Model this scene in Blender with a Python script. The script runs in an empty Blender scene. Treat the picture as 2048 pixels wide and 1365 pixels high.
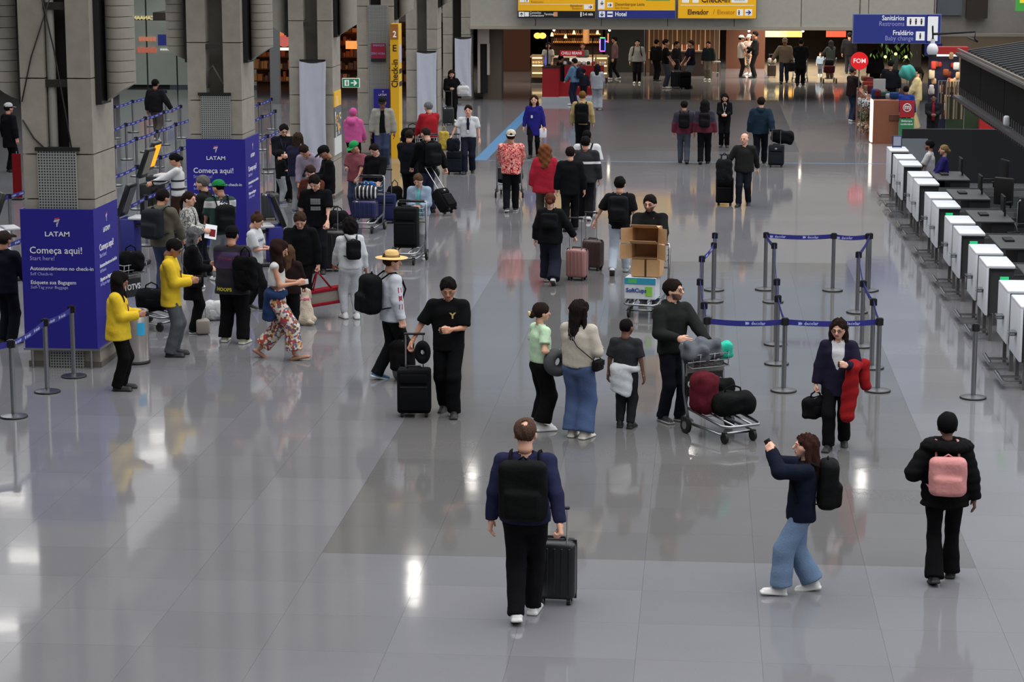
import bpy, bmesh, math, random
import numpy as np
from mathutils import Vector, Matrix
from mathutils.bvhtree import BVHTree

random.seed(7)
SC = bpy.context.scene
COL = SC.collection

# ------------------------------------------------------------------ camera
FPX, HC = 4460.0, 6.0                       # focal length in pixels of a 2048 px wide frame, eye height (m)
PITCH = math.atan(820 / FPX)
YAW = math.atan(388 / math.hypot(820, FPX))  # the hall runs along +Y; the view is turned a little to its left
FW = Vector((-math.sin(YAW) * math.cos(PITCH), math.cos(YAW) * math.cos(PITCH), -math.sin(PITCH)))
RT = Vector((math.cos(YAW), math.sin(YAW), 0))
UP = RT.cross(FW)
CAM = Vector((0, 0, HC))
cam_d = bpy.data.cameras.new('camera')
cam_d.sensor_width = 36
cam_d.lens = FPX / 2048 * 36
cam_d.clip_end = 400
cam = bpy.data.objects.new('camera', cam_d)
COL.objects.link(cam)
mw = Matrix((RT, UP, -FW)).transposed().to_4x4()
mw.translation = CAM
cam.matrix_world = mw
SC.camera = cam

# ------------------------------------------------------------------ world, light, exposure
SC.view_settings.view_transform = 'Standard'
SC.view_settings.look = 'None'
SC.view_settings.gamma = 1
SC.view_settings.use_curve_mapping = False
SC.view_settings.exposure = 0.0
SC.cycles.use_denoising = True
SC.cycles.max_bounces = 6
wd = bpy.data.worlds.new('world'); SC.world = wd; wd.use_nodes = True
wd.node_tree.nodes['Background'].inputs[0].default_value = (0.55, 0.62, 0.75, 1)
wd.node_tree.nodes['Background'].inputs[1].default_value = 0.06


def area(name, loc, size, energy, color, spread=180, rot=(0, 0, 0)):
    l = bpy.data.lights.new(name, 'AREA')
    l.shape = 'RECTANGLE'; l.size, l.size_y = size
    l.energy = energy; l.color = color; l.spread = math.radians(spread)
    o = bpy.data.objects.new(name, l); COL.objects.link(o)
    o.location = loc; o.rotation_euler = rot
    return o


# louvred ceiling lighting of the hall (downlight only) and the dimmer lighting under the left mezzanine
area('hall_ceiling_lighting', (0.5, 40, 10.6), (21, 96), 9400, (1.0, 0.985, 0.97), 125)
area('mezzanine_ceiling_lighting', (-15.0, 56, 4.9), (10, 58), 2500, (0.96, 0.98, 1.0), 160)
area('concourse_ceiling_lighting', (-1, 92, 2.75), (22, 14), 800, (1.0, 0.9, 0.76), 150)


area('added_side_light', (14.2, 44, 8.4), (3.4, 80), 2600, (0.95, 0.98, 1.0), 170, (0, math.pi / 2, 0))   # added light from the right to brighten the hall-facing column sides


# ------------------------------------------------------------------ projection helpers
def ray(x, y):
    return FW * FPX + RT * (x - 1024) - UP * (y - 682.5)


def fl(x, y, z=0.0):
    d = ray(x, y)
    return CAM + d * ((z - HC) / d.z)


def aty(x, y, Y):
    d = ray(x, y)
    return CAM + d * (Y / d.y)


def proj(p):
    v = Vector(p) - CAM
    z = v.dot(FW)
    return 1024 + FPX * v.dot(RT) / z, 682.5 - FPX * v.dot(UP) / z


def tall(x, yf, yh):
    a = fl(x, yf); lo, hi = 0.0, 4.0
    for _ in range(30):
        m = (lo + hi) / 2
        if proj(a + Vector((0, 0, m)))[1] > yh: lo = m
        else: hi = m
    return lo


# ------------------------------------------------------------------ materials
MATS = {}


def lin(c):
    return tuple(((v / 255) / 12.92 if v <= 10 else (((v / 255) + 0.055) / 1.055) ** 2.4) for v in c)


def mat(key, rgb=(128, 128, 128), rough=0.7, metal=0.0, bump=0.0, scale=30.0, var=0.1, gain=1.25, emit=0.0, spec=0.5,
        coat=0.0, alpha=1.0, trans=0.0):
    """procedural principled material: rgb in 0-255, mottled by a noise texture"""
    if key in MATS: return MATS[key]
    m = bpy.data.materials.new(key); m.use_nodes = True
    nt = m.node_tree; N = nt.nodes; L = nt.links
    b = N['Principled BSDF']
    c = [min(0.92, v * gain) for v in lin(rgb)]
    tc = N.new('ShaderNodeTexCoord')
    no = N.new('ShaderNodeTexNoise'); no.inputs['Scale'].default_value = scale; no.inputs['Detail'].default_value = 4
    L.new(tc.outputs['Object'], no.inputs['Vector'])
    mx = N.new('ShaderNodeMix'); mx.data_type = 'RGBA'
    mx.inputs[6].default_value = (*[v * (1 - var) for v in c], 1)
    mx.inputs[7].default_value = (*[min(0.95, v * (1 + var)) for v in c], 1)
    L.new(no.outputs['Fac'], mx.inputs[0])
    L.new(mx.outputs[2], b.inputs['Base Color'])
    b.inputs['Roughness'].default_value = rough
    b.inputs['Metallic'].default_value = metal
    b.inputs['Specular IOR Level'].default_value = spec
    b.inputs['Coat Weight'].default_value = coat
    b.inputs['Transmission Weight'].default_value = trans
    b.inputs['Alpha'].default_value = alpha
    if bump:
        bp = N.new('ShaderNodeBump'); bp.inputs['Strength'].default_value = bump; bp.inputs['Distance'].default_value = 0.02
        L.new(no.outputs['Fac'], bp.inputs['Height']); L.new(bp.outputs['Normal'], b.inputs['Normal'])
    if emit:
        b.inputs['Emission Color'].default_value = (*lin(rgb), 1)
        b.inputs['Emission Strength'].default_value = emit
    MATS[key] = m
    return m


def cloth(rgb, key=None, bump=0.25, scale=22, var=0.14, rough=0.9):
    g = 0.3 * rgb[0] + 0.59 * rgb[1] + 0.11 * rgb[2]
    return mat(key or 'cloth_%d_%d_%d' % rgb, tuple(0.88 * v + 0.12 * g for v in rgb), rough, 0, bump, scale, var, gain=1.0, spec=0.08)


def skin(rgb):
    return mat('skin_%d_%d_%d' % rgb, rgb, 0.55, 0, 0.03, 60, 0.06, gain=1.35)


def plain(rgb, rough=0.5, **k):
    return mat('plain_%d_%d_%d_%d' % (*rgb, int(rough * 100)), rgb, rough, **k)


def metal(rgb=(150, 152, 155), rough=0.3):
    return mat('metal_%d_%d_%d_%d' % (*rgb, int(rough * 100)), rgb, rough, 1.0, 0, 50, 0.05)


def glow(rgb, s):
    return mat('glow_%d_%d_%d_%d' % (*rgb, int(s * 100)), rgb, 0.6, emit=s, gain=0.3)


def pattern(key, cols, scale=12, kind='voronoi', rough=0.9):
    """cells of several colours (printed cloth, goods on far shelves)"""
    if key in MATS: return MATS[key]
    m = bpy.data.materials.new(key); m.use_nodes = True
    nt = m.node_tree; N = nt.nodes; L = nt.links; b = N['Principled BSDF']
    tc = N.new('ShaderNodeTexCoord')
    if kind == 'voronoi':
        t = N.new('ShaderNodeTexVoronoi'); t.inputs['Scale'].default_value = scale
        L.new(tc.outputs['Object'], t.inputs['Vector'])
        sp = N.new('ShaderNodeSeparateColor'); L.new(t.outputs['Color'], sp.inputs[0]); src = sp.outputs[0]
    else:
        t = N.new('ShaderNodeTexNoise'); t.inputs['Scale'].default_value = scale; t.inputs['Detail'].default_value = 3
        t.inputs['Distortion'].default_value = 2.5
        L.new(tc.outputs['Object'], t.inputs['Vector']); src = t.outputs['Fac']
    r = N.new('ShaderNodeValToRGB'); r.color_ramp.interpolation = 'CONSTANT'
    el = r.color_ramp.elements
    while len(el) < len(cols): el.new(0.5)
    n = len(cols)
    for i, c in enumerate(cols):
        el[i].position = i / n if kind == 'voronoi' else (0 if i == 0 else 0.36 + 0.28 * (i - 0.5) / (n - 1))
        el[i].color = (*[min(0.9, v * 1.2) for v in lin(c)], 1)
    L.new(src, r.inputs[0]); L.new(r.outputs[0], b.inputs['Base Color'])
    b.inputs['Roughness'].default_value = rough
    MATS[key] = m
    return m


def banded(key, base, bands, axis=2, rough=0.9):
    """plain cloth with woven bands: bands = [(lo, hi, rgb)] along a local axis"""
    if key in MATS: return MATS[key]
    m = bpy.data.materials.new(key); m.use_nodes = True
    nt = m.node_tree; N = nt.nodes; L = nt.links; b = N['Principled BSDF']
    tc = N.new('ShaderNodeTexCoord'); sp = N.new('ShaderNodeSeparateXYZ'); L.new(tc.outputs['Object'], sp.inputs[0])
    prev = None
    base_rgb = N.new('ShaderNodeRGB'); base_rgb.outputs[0].default_value = (*[v * 1.25 for v in lin(base)], 1)
    prev = base_rgb.outputs[0]
    for lo, hi, c in bands:
        a = N.new('ShaderNodeMath'); a.operation = 'GREATER_THAN'; a.inputs[1].default_value = lo; L.new(sp.outputs[axis], a.inputs[0])
        d = N.new('ShaderNodeMath'); d.operation = 'LESS_THAN'; d.inputs[1].default_value = hi; L.new(sp.outputs[axis], d.inputs[0])
        e = N.new('ShaderNodeMath'); e.operation = 'MULTIPLY'; L.new(a.outputs[0], e.inputs[0]); L.new(d.outputs[0], e.inputs[1])
        mx = N.new('ShaderNodeMix'); mx.data_type = 'RGBA'; L.new(e.outputs[0], mx.inputs[0]); L.new(prev, mx.inputs[6])
        mx.inputs[7].default_value = (*[min(0.9, v * 1.2) for v in lin(c)], 1); prev = mx.outputs[2]
    L.new(prev, b.inputs['Base Color']); b.inputs['Roughness'].default_value = rough
    MATS[key] = m
    return m


# ------------------------------------------------------------------ mesh helpers
def link(name, me, parent=None):
    o = bpy.data.objects.new(name, me)
    COL.objects.link(o)
    if parent: o.parent = parent
    return o


def tag(o, label=None, cat=None, group=None, kind=None):
    if label: o['label'] = label
    if cat: o['category'] = cat
    if group: o['group'] = group
    if kind: o['kind'] = kind
    return o


def empty(name, loc=(0, 0, 0), rz=0.0, s=1.0, label=None, cat=None, group=None, kind=None):
    o = bpy.data.objects.new(name, None)
    o.empty_display_size = 0.1
    COL.objects.link(o)
    o.location = loc; o.rotation_euler = (0, 0, rz); o.scale = (s, s, s)
    return tag(o, label, cat, group, kind)


def qmesh(name, V, Q, mats=(), mi=None, smooth=True):
    """fast mesh from numpy arrays of verts and quads"""
    me = bpy.data.meshes.new(name)
    V = np.asarray(V, np.float32); Q = np.asarray(Q, np.int32)
    me.vertices.add(len(V)); me.vertices.foreach_set('co', V.ravel())
    me.loops.add(Q.size); me.loops.foreach_set('vertex_index', Q.ravel())
    me.polygons.add(len(Q)); me.polygons.foreach_set('loop_start', np.arange(0, Q.size, 4, dtype=np.int32))
    if mi is not None: me.polygons.foreach_set('material_index', np.asarray(mi, np.int32))
    me.polygons.foreach_set('use_smooth', np.full(len(Q), smooth))
    for m in mats: me.materials.append(m)
    me.update(calc_edges=True)
    return me


class MB:
    """collects simple shapes into one mesh"""
    def __init__(s): s.v = []; s.f = []; s.sm = []

    def add(s, v, f, smooth=False, M=None):
        n = len(s.v)
        s.v += [tuple(M @ Vector(p)) for p in v] if M else [tuple(p) for p in v]
        s.f += [tuple(i + n for i in q) for q in f]; s.sm += [smooth] * len(f)
        return s

    def box(s, c, d, M=None):
        x, y, z = c; a, b, h = d[0] / 2, d[1] / 2, d[2] / 2
        v = [(x + i * a, y + j * b, z + k * h) for i in (-1, 1) for j in (-1, 1) for k in (-1, 1)]
        return s.add(v, [(0, 1, 3, 2), (4, 6, 7, 5), (0, 4, 5, 1), (2, 3, 7, 6), (0, 2, 6, 4), (1, 5, 7, 3)], False, M)

    def rbox(s, c, d, r=0.03, n=3, M=None):
        """box with rounded edges"""
        bm = bmesh.new(); bmesh.ops.create_cube(bm, size=1)
        for v in bm.verts: v.co = Vector((v.co.x * d[0], v.co.y * d[1], v.co.z * d[2]))
        bmesh.ops.bevel(bm, geom=bm.edges[:], offset=min(r, min(d) * 0.49), segments=n, profile=0.5, affect='EDGES')
        bm.verts.index_update()
        v = [tuple(p.co + Vector(c)) for p in bm.verts]; f = [[q.index for q in g.verts] for g in bm.faces]
        bm.free()
        return s.add(v, f, n > 1, M)

    def cyl(s, a, b, r, r2=None, n=12, smooth=True, M=None):
        a, b = Vector(a), Vector(b); r2 = r if r2 is None else r2
        d = (b - a).normalized(); u = d.orthogonal().normalized(); w = d.cross(u)
        v = []; f = []
        for i in range(n):
            t = 2 * math.pi * i / n; e = u * math.cos(t) + w * math.sin(t)
            v += [a + e * r, b + e * r2]
        for i in range(n):
            j = (i + 1) % n; f.append((2 * i, 2 * j, 2 * j + 1, 2 * i + 1))
        s.add(v, f, smooth, M)
        s.add([v[2 * i] for i in range(n)], [tuple(reversed(range(n)))], False, M)
        return s.add([v[2 * i + 1] for i in range(n)], [tuple(range(n))], False, M)

    def tube(s, pts, r, n=8, closed=False, M=None, flat=1.0):
        pts = [Vector(p) for p in pts]; m = len(pts); v = []; f = []
        u = None
        for i, p in enumerate(pts):
            if closed: d = pts[(i + 1) % m] - pts[i - 1]
            else: d = pts[min(i + 1, m - 1)] - pts[max(i - 1, 0)]
            d.normalize()
            u = d.orthogonal().normalized() if u is None else (u - d * u.dot(d)).normalized()
            w = d.cross(u)
            for k in range(n):
                t = 2 * math.pi * k / n
                v.append(p + u * (math.cos(t) * r) + w * (math.sin(t) * r * flat))
        for i in range(m if closed else m - 1):
            for k in range(n):
                a, b = i * n + k, i * n + (k + 1) % n
                c, d2 = ((i + 1) % m) * n + (k + 1) % n, ((i + 1) % m) * n + k
                f.append((a, b, c, d2))
        if not closed: f += [tuple(reversed(range(n))), tuple(range((m - 1) * n, m * n))]
        return s.add(v, f, True, M)

    def lathe(s, prof, c=(0, 0, 0), n=20, M=None):
        v = []; f = []; m = len(prof)
        for i in range(n):
            t = 2 * math.pi * i / n
            v += [(c[0] + r * math.cos(t), c[1] + r * math.sin(t), c[2] + z) for r, z in prof]
        for i in range(n):
            j = (i + 1) % n
            f += [(i * m + k, j * m + k, j * m + k + 1, i * m + k + 1) for k in range(m - 1)]
        return s.add(v, f, True, M)

    def ball(s, c, r, n=10, M=None):
        rx, ry, rz = (r, r, r) if isinstance(r, (int, float)) else r
        v = []; f = []; m = n + 1
        k2 = 2 * n
        for i in range(m):
            a = math.pi * i / n
            for j in range(k2):
                t = 2 * math.pi * j / k2
                v.append((c[0] + rx * math.sin(a) * math.cos(t), c[1] + ry * math.sin(a) * math.sin(t), c[2] + rz * math.cos(a)))
        for i in range(n):
            for j in range(k2):
                f.append((i * k2 + j, (i + 1) * k2 + j, (i + 1) * k2 + (j + 1) % k2, i * k2 + (j + 1) % k2))
        return s.add(v, f, True, M)

    def prism(s, poly, z0, z1, M=None):
        n = len(poly); v = [(p[0], p[1], z0) for p in poly] + [(p[0], p[1], z1) for p in poly]
        f = [tuple(reversed(range(n))), tuple(range(n, 2 * n))] + [(i, (i + 1) % n, n + (i + 1) % n, n + i) for i in range(n)]
        return s.add(v, f, False, M)

    def mesh(s, name, m):
        me = bpy.data.meshes.new(name); me.from_pydata(s.v, [], s.f)
        me.polygons.foreach_set('use_smooth', s.sm)
        for k in (m if isinstance(m, (list, tuple)) else [m]): me.materials.append(k)
        me.update()
        return me

    def build(s, name, m, parent=None, **t):
        return tag(link(name, s.mesh(name, m), parent), **t)


def text_mb(txt, size, bold=0.0, align='CENTER', depth=0.004, res=2):
    c = bpy.data.curves.new('t', 'FONT'); c.body = txt; c.size = size; c.align_x = align; c.align_y = 'CENTER'
    c.offset = bold; c.extrude = depth / 2; c.resolution_u = res
    o = bpy.data.objects.new('t', c); COL.objects.link(o)
    dg = bpy.context.evaluated_depsgraph_get()
    me = bpy.data.meshes.new_from_object(o.evaluated_get(dg))
    v = [tuple(p.co) for p in me.vertices]; f = [tuple(p.vertices) for p in me.polygons]
    bpy.data.objects.remove(o); bpy.data.curves.remove(c); bpy.data.meshes.remove(me)
    mb = MB(); mb.add(v, f)
    return mb


def face_mat(right, up, origin):
    """matrix that lays text (x right, y up) on a plane"""
    r, u = Vector(right).normalized(), Vector(up).normalized()
    M = Matrix((r, u, r.cross(u))).transposed().to_4x4(); M.translation = Vector(origin)
    return M


def letter(parent, lines, M, m, name='lettering'):
    """lines: (text, x, y, size, bold, align)"""
    mb = MB()
    for t, x, y, sz, bold, al in lines:
        q = text_mb(t, sz, bold, al); mb.add(q.v, q.f, False, M @ Matrix.Translation((x, y, 0)))
    return mb.build(name, m, parent)


# ------------------------------------------------------------------ implicit surfaces (bodies, clothes, bags)
def nets(F, lo, hi, h):
    lo = np.array(lo, float) - 1.6 * h
    n = np.ceil((np.array(hi, float) + 1.6 * h - lo) / h).astype(int) + 1
    ax = [(lo[i] + h * np.arange(n[i])).astype(np.float32) for i in range(3)]
    P = np.stack(np.meshgrid(*ax, indexing='ij'), -1).reshape(-1, 3)
    d = F(P).reshape(n)
    s = d < 0
    off = [(i, j, k) for i in (0, 1) for j in (0, 1) for k in (0, 1)]
    c = sum(s[i:n[0] - 1 + i, j:n[1] - 1 + j, k:n[2] - 1 + k].astype(np.int8) for i, j, k in off)
    idx = np.argwhere((c > 0) & (c < 8))
    vid = np.full(np.array(n) - 1, -1, np.int64)
    vid[idx[:, 0], idx[:, 1], idx[:, 2]] = np.arange(len(idx))
    cv = np.stack([d[idx[:, 0] + i, idx[:, 1] + j, idx[:, 2] + k] for i, j, k in off], 1)
    acc = np.zeros((len(idx), 3)); cnt = np.zeros(len(idx))
    for a in range(8):
        for b in range(a + 1, 8):
            if bin(a ^ b).count('1') != 1: continue
            m = (cv[:, a] < 0) != (cv[:, b] < 0)
            t = np.where(m, cv[:, a] / (cv[:, a] - cv[:, b] + 1e-12), 0)
            p = np.array(off[a]) + t[:, None] * (np.array(off[b]) - np.array(off[a]))
            acc += np.where(m[:, None], p, 0); cnt += m
    V = lo + h * (idx + acc / cnt[:, None])
    Q = []
    for axis in range(3):
        o1, o2 = [(1, 2), (2, 0), (0, 1)][axis]
        sl = [slice(None)] * 3; sh = [slice(None)] * 3
        sl[axis] = slice(0, -1); sh[axis] = slice(1, None)
        e = np.argwhere(s[tuple(sl)] != s[tuple(sh)])
        e = e[(e[:, o1] > 0) & (e[:, o2] > 0) & (e[:, o1] < n[o1] - 1) & (e[:, o2] < n[o2] - 1)]
        q = []
        for da, db in ((1, 1), (0, 1), (0, 0), (1, 0)):
            g = e.copy(); g[:, o1] -= da; g[:, o2] -= db
            q.append(vid[g[:, 0], g[:, 1], g[:, 2]])
        q = np.stack(q, 1)
        inside = s[e[:, 0], e[:, 1], e[:, 2]]
        q[~inside] = q[~inside][:, ::-1]
        Q.append(q)
    return V, np.concatenate(Q)


def A(*p): return np.array(p, np.float32)


def rc(P, a, b, ra, rb, sx=1.0, cap=False, sy=1.0):
    a = np.asarray(a, np.float32); b = np.asarray(b, np.float32); ba = b - a; L = float(np.linalg.norm(ba)) + 1e-9
    q = P - a; w = q @ (ba / L); t = np.clip(w / L, 0, 1)
    r = q - t[:, None] * ba
    if sx != 1: r[:, 0] /= sx
    if sy != 1: r[:, 1] /= sy
    d = np.sqrt((r * r).sum(1)) - (ra + (rb - ra) * t)
    if cap: d = np.maximum(d, w - L)
    return d


def ell(P, c, r):
    r = np.asarray(r, np.float32); q = (P - np.asarray(c, np.float32)) / r
    k = np.sqrt((q * q).sum(1))
    return (k - 1) * r.min()


def rb(P, c, h, r):
    """rounded box, h = half sizes"""
    q = np.abs(P - np.asarray(c, np.float32)) - (np.asarray(h, np.float32) - r)
    return np.sqrt((np.maximum(q, 0) ** 2).sum(1)) + np.minimum(q.max(1), 0) - r


def smin(a, b, k):
    h = np.clip(0.5 + 0.5 * (b - a) / k, 0, 1)
    return b * (1 - h) + a * h - k * h * (1 - h)


def un(ds, k=0.03):
    d = ds[0]
    for e in ds[1:]: d = smin(d, e, k)
    return d


def folds(P, amp, ph=0.0, fx=17.0, fz=9.0):
    x, y, z = P[:, 0], P[:, 1], P[:, 2]
    return amp * (np.sin(fx * x + 6 * z + ph + 1.8 * np.sin(fz * z + 7 * y)) * 0.6 + np.sin(fx * 1.3 * y - 11 * z + 2 * ph + 1.5 * np.sin(13 * x)) * 0.5
                  + 0.35 * np.sin(38 * z + 15 * x + ph + 2 * np.sin(9 * y)))


def sdf_obj(name, F, lo, hi, h, m, parent=None):
    V, Q = nets(F, lo, hi, h)
    return link(name, qmesh(name, V, Q, [m]), parent)

# =================================================================== SETTING
def granite(key, rgb, rough=0.12, var=0.10):
    """polished granite slabs: speckle, slab to slab tone, long soft polishing waves"""
    m = bpy.data.materials.new(key); m.use_nodes = True
    nt = m.node_tree; N = nt.nodes; L = nt.links; b = N['Principled BSDF']
    g = N.new('ShaderNodeNewGeometry')
    sc = N.new('ShaderNodeVectorMath'); sc.operation = 'DIVIDE'; sc.inputs[1].default_value = (1.055, 1.0, 1.0)
    ad = N.new('ShaderNodeVectorMath'); ad.operation = 'ADD'; ad.inputs[1].default_value = (3.66, -20.9, 0.31)
    L.new(g.outputs['Position'], ad.inputs[0]); L.new(ad.outputs[0], sc.inputs[0])
    flo = N.new('ShaderNodeVectorMath'); flo.operation = 'FLOOR'; L.new(sc.outputs[0], flo.inputs[0])
    wn = N.new('ShaderNodeTexWhiteNoise'); L.new(flo.outputs[0], wn.inputs['Vector'])
    n1 = N.new('ShaderNodeTexNoise'); n1.inputs['Scale'].default_value = 55; n1.inputs['Detail'].default_value = 6; L.new(g.outputs['Position'], n1.inputs['Vector'])
    n2 = N.new('ShaderNodeTexNoise'); n2.inputs['Scale'].default_value = 0.9; n2.inputs['Detail'].default_value = 5; L.new(g.outputs['Position'], n2.inputs['Vector'])
    s1 = N.new('ShaderNodeMath'); s1.operation = 'MULTIPLY'; s1.inputs[1].default_value = 0.35; L.new(n1.outputs['Fac'], s1.inputs[0])
    s2 = N.new('ShaderNodeMath'); s2.operation = 'MULTIPLY_ADD'; s2.inputs[1].default_value = 0.30; L.new(wn.outputs['Value'], s2.inputs[0]); L.new(s1.outputs[0], s2.inputs[2])
    s3 = N.new('ShaderNodeMath'); s3.operation = 'MULTIPLY_ADD'; s3.inputs[1].default_value = 0.35; L.new(n2.outputs['Fac'], s3.inputs[0]); L.new(s2.outputs[0], s3.inputs[2])
    c = lin(rgb)
    mx = N.new('ShaderNodeMix'); mx.data_type = 'RGBA'
    mx.inputs[6].default_value = (*[v * (1 - 2 * var) for v in c], 1); mx.inputs[7].default_value = (*[v * (1 + 2 * var) for v in c], 1)
    L.new(s3.outputs[0], mx.inputs[0]); L.new(mx.outputs[2], b.inputs['Base Color'])
    b.inputs['Roughness'].default_value = rough
    b.inputs['IOR'].default_value = 1.5
    n3 = N.new('ShaderNodeTexNoise'); n3.inputs['Scale'].default_value = 1.7; n3.inputs['Detail'].default_value = 2; L.new(g.outputs['Position'], n3.inputs['Vector'])
    bp = N.new('ShaderNodeBump'); bp.inputs['Strength'].default_value = 0.12; bp.inputs['Distance'].default_value = 0.01
    L.new(n3.outputs['Fac'], bp.inputs['Height']); L.new(bp.outputs['Normal'], b.inputs['Normal'])
    MATS[key] = m
    return m


G_LIGHT = granite('granite_light', (119, 119, 123), 0.07)
G_DARK = granite('granite_dark', (103, 102, 102), 0.07)
G_BLACK = granite('granite_honed_dark', (66, 66, 70), 0.32); G_BLACK.node_tree.nodes['Principled BSDF'].inputs['Specular IOR Level'].default_value = 0.22
G_WARM = granite('granite_beige', (150, 138, 118), 0.12)
G_BLUE = mat('floor_stripe_blue', (82, 134, 180), 0.25, gain=1.0, var=0.05)
CONC = mat('concrete', (138, 133, 123), 0.85, 0, 0.25, 5.0, 0.22, gain=1.25)
CONC_D = mat('concrete_dark', (92, 88, 82), 0.9, 0, 0.25, 5.0, 0.2)
JOINT = plain((84, 84, 84), 0.6)
BLACK = plain((14, 14, 16), 0.6)
BLACKM = plain((20, 21, 23), 0.35)
STEEL = metal((165, 166, 168), 0.32)
CHROME = metal((190, 190, 192), 0.18)
WHITE = plain((205, 208, 212), 0.45)

floor = MB().box((-6, 55, -0.106), (42, 130, 0.2)).build('floor', JOINT, kind='structure')
slab_l = MB().box((0, 0, -0.003), (1.0532, 0.9982, 0.006)).mesh('slab', G_LIGHT)
slab_d = MB().box((0, 0, -0.003), (1.0532, 0.9982, 0.006)).mesh('slab_dark', G_DARK)
for i in range(-6, 7):
    for j in range(-4, 19):
        dark = 0 <= i < 6 and j >= 0
        o = link('slab', slab_d if dark else slab_l, floor)
        o.location = (-3.66 + 1.055 * (i + 0.5), 20.9 + j + 0.5, 0)


def field(x0, x1, y0, y1, m, name='slab_field', z=0.0):
    return MB().box(((x0 + x1) / 2, (y0 + y1) / 2, z - 0.003), (x1 - x0, y1 - y0, 0.006)).build(name, m, floor, kind='stuff')


XL, XR = -9.99, 3.725
field(-27, XL, -10, 120, G_LIGHT); field(XR, 15, -10, 91, G_LIGHT); field(XR, 15, 91, 120, G_WARM); field(XL, XR, -10, 16.9, G_LIGHT)
field(XL, -3.66, 39.9, 120, G_LIGHT); field(2.67, XR, 39.9, 91, G_LIGHT); field(2.67, XR, 91, 120, G_WARM)
field(-3.66, 2.67, 39.9, 40.9, G_DARK); field(-3.66, 2.67, 40.9, 61.9, G_LIGHT)
field(-3.66, 2.67, 61.9, 81.2, G_BLACK); field(-3.66, 2.67, 81.2, 120, G_LIGHT)
MB().box((-5.9, 69, 0.0005), (0.34, 20, 0.001)).build('blue_stripe', G_BLUE, floor)
MB().box((-0.4, 58.95, 0.0005), (10.6, 0.13, 0.001)).build('blue_stripe', mat('floor_line_blue', (96, 132, 165), 0.2, gain=1.0), floor)

# ceiling and outer walls of the hall (above and around the view)
MB().box((-5, 47, 11.2), (44, 130, 0.3)).build('ceiling', mat('ceiling_paint', (190, 196, 204), 0.8), kind='structure')
MB().box((-27.2, 47, 5.5), (0.3, 130, 11.2)).build('wall_left', CONC_D, kind='structure')
MB().box((14.6, 47, 5.5), (0.3, 130, 11.2)).build('wall_right', CONC, kind='structure')
MB().box((-6, -12, 5.5), (42, 0.3, 11.2)).build('wall_back', CONC, kind='structure')
MB().box((-18.4, 53, 5.35), (17, 70, 0.5)).build('ceiling_mezzanine', CONC, kind='structure')
wr_ = empty('added_side_window', (0, 0, 0), kind='structure')   # made-up unseen windows, added to go with the side light
for k in range(16):
    MB().box((14.38, 6.5 + k * 5, 8.4), (0.06, 4.7, 3.4)).build('pane', mat('side_pane', (170, 178, 188), 0.2), wr_)
lamp_m = glow((255, 250, 240), 14)
for k, (u, v, z, ax, where) in enumerate(((945, 955, 9.6, 0, 'centre left'), (828, 1180, 9.6, 0, 'nearest of the left pair'), (828, 1142, 9.6, 0, 'farther of the left pair'), (1722, 960, 9.6, 0, 'right of centre'), (1378, 925, 9.6, 0, 'centre right'),
                                      (1980, 790, 9.6, 0, 'far right'), (1062, 1140, 9.6, 0, 'middle'), (1190, 640, 9.6, 0, 'farthest'), (306, 912, 4.9, 1, 'beside the second column'), (325, 872, 4.9, 1, 'behind the second column'),
                                      (22, 995, 4.9, 1, 'left of the nearest column'), (50, 1112, 4.9, 1, 'nearest under the mezzanine'), (4, 1252, 4.9, 1, 'leftmost under the mezzanine'))):
    # hanging fluorescent fittings above the view that the polished floor mirrors
    q = fl(u, v, -z)
    e = empty('ceiling_lamp', (q.x, q.y, z), math.pi / 2 * ax, label='fluorescent fitting mirrored in the polished floor, %s' % where, cat='lamp', group='hall ceiling lamps')
    MB().box((0, 0, 0.06), (0.34, 1.0, 0.1)).build('housing', WHITE, e) if z > 6 else MB().box((0, 0, 0.03), (0.12, 0.75, 0.03)).build('housing', WHITE, e)
    MB().box((0, 0, 0.0), (0.26, 0.9, 0.02) if z > 6 else (0.06, 0.55, 0.02)).build('diffuser', lamp_m, e)
    for y_ in (-0.4, 0.4): MB().cyl((0, y_, 0.11), (0, y_, (11.05 if z > 6 else 5.1) - z), 0.008, n=6).build('hanger', STEEL, e)

# far end: concrete fascia with the low concourse behind it
FY = 80.0
zb = aty(1250, 58, FY).z


def slab_wall(name, x0, x1, y, z0, z1, th, m, **k):
    return MB().box(((x0 + x1) / 2, y + th / 2, (z0 + z1) / 2), (x1 - x0, th, z1 - z0)).build(name, m, **k)


x_f0, x_f1 = aty(940, 30, FY).x, aty(1872, 30, FY).x
fasc = empty('wall_far', (0, 0, 0), kind='structure')
step = (x_f1 - x_f0) / 7
for k in range(7):
    slab_wall('fascia_panel', x_f0 + k * step + 0.012, x_f0 + (k + 1) * step - 0.012, FY, zb, 6.2, 0.4, mat('fascia_concrete', (158, 154, 145), 0.85, 0, 0.2, 5.0, 0.12), parent=fasc)
slab_wall('fascia_backing', x_f0, x_f1, FY + 0.05, zb + 0.02, 6.2, 0.3, JOINT, parent=fasc)
slab_wall('fascia_lip', x_f0, x_f1, FY - 0.06, zb - 0.02, zb + 0.10, 0.08, mat('concrete_pale', (150, 143, 130), 0.8), parent=fasc)
cw = empty('added_glow_panes', (0, 0, 0), kind='structure')
for k in range(9):   # unseen glowing panes added above the fascia to lighten the floor's reflection
    slab_wall('pane', x_f0 + (x_f1 - x_f0) * k / 9 + 0.05, x_f0 + (x_f1 - x_f0) * (k + 1) / 9 - 0.05, FY + 0.1, 6.25, 11.0, 0.1, glow((150, 165, 185), 0.55), parent=cw)
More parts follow.
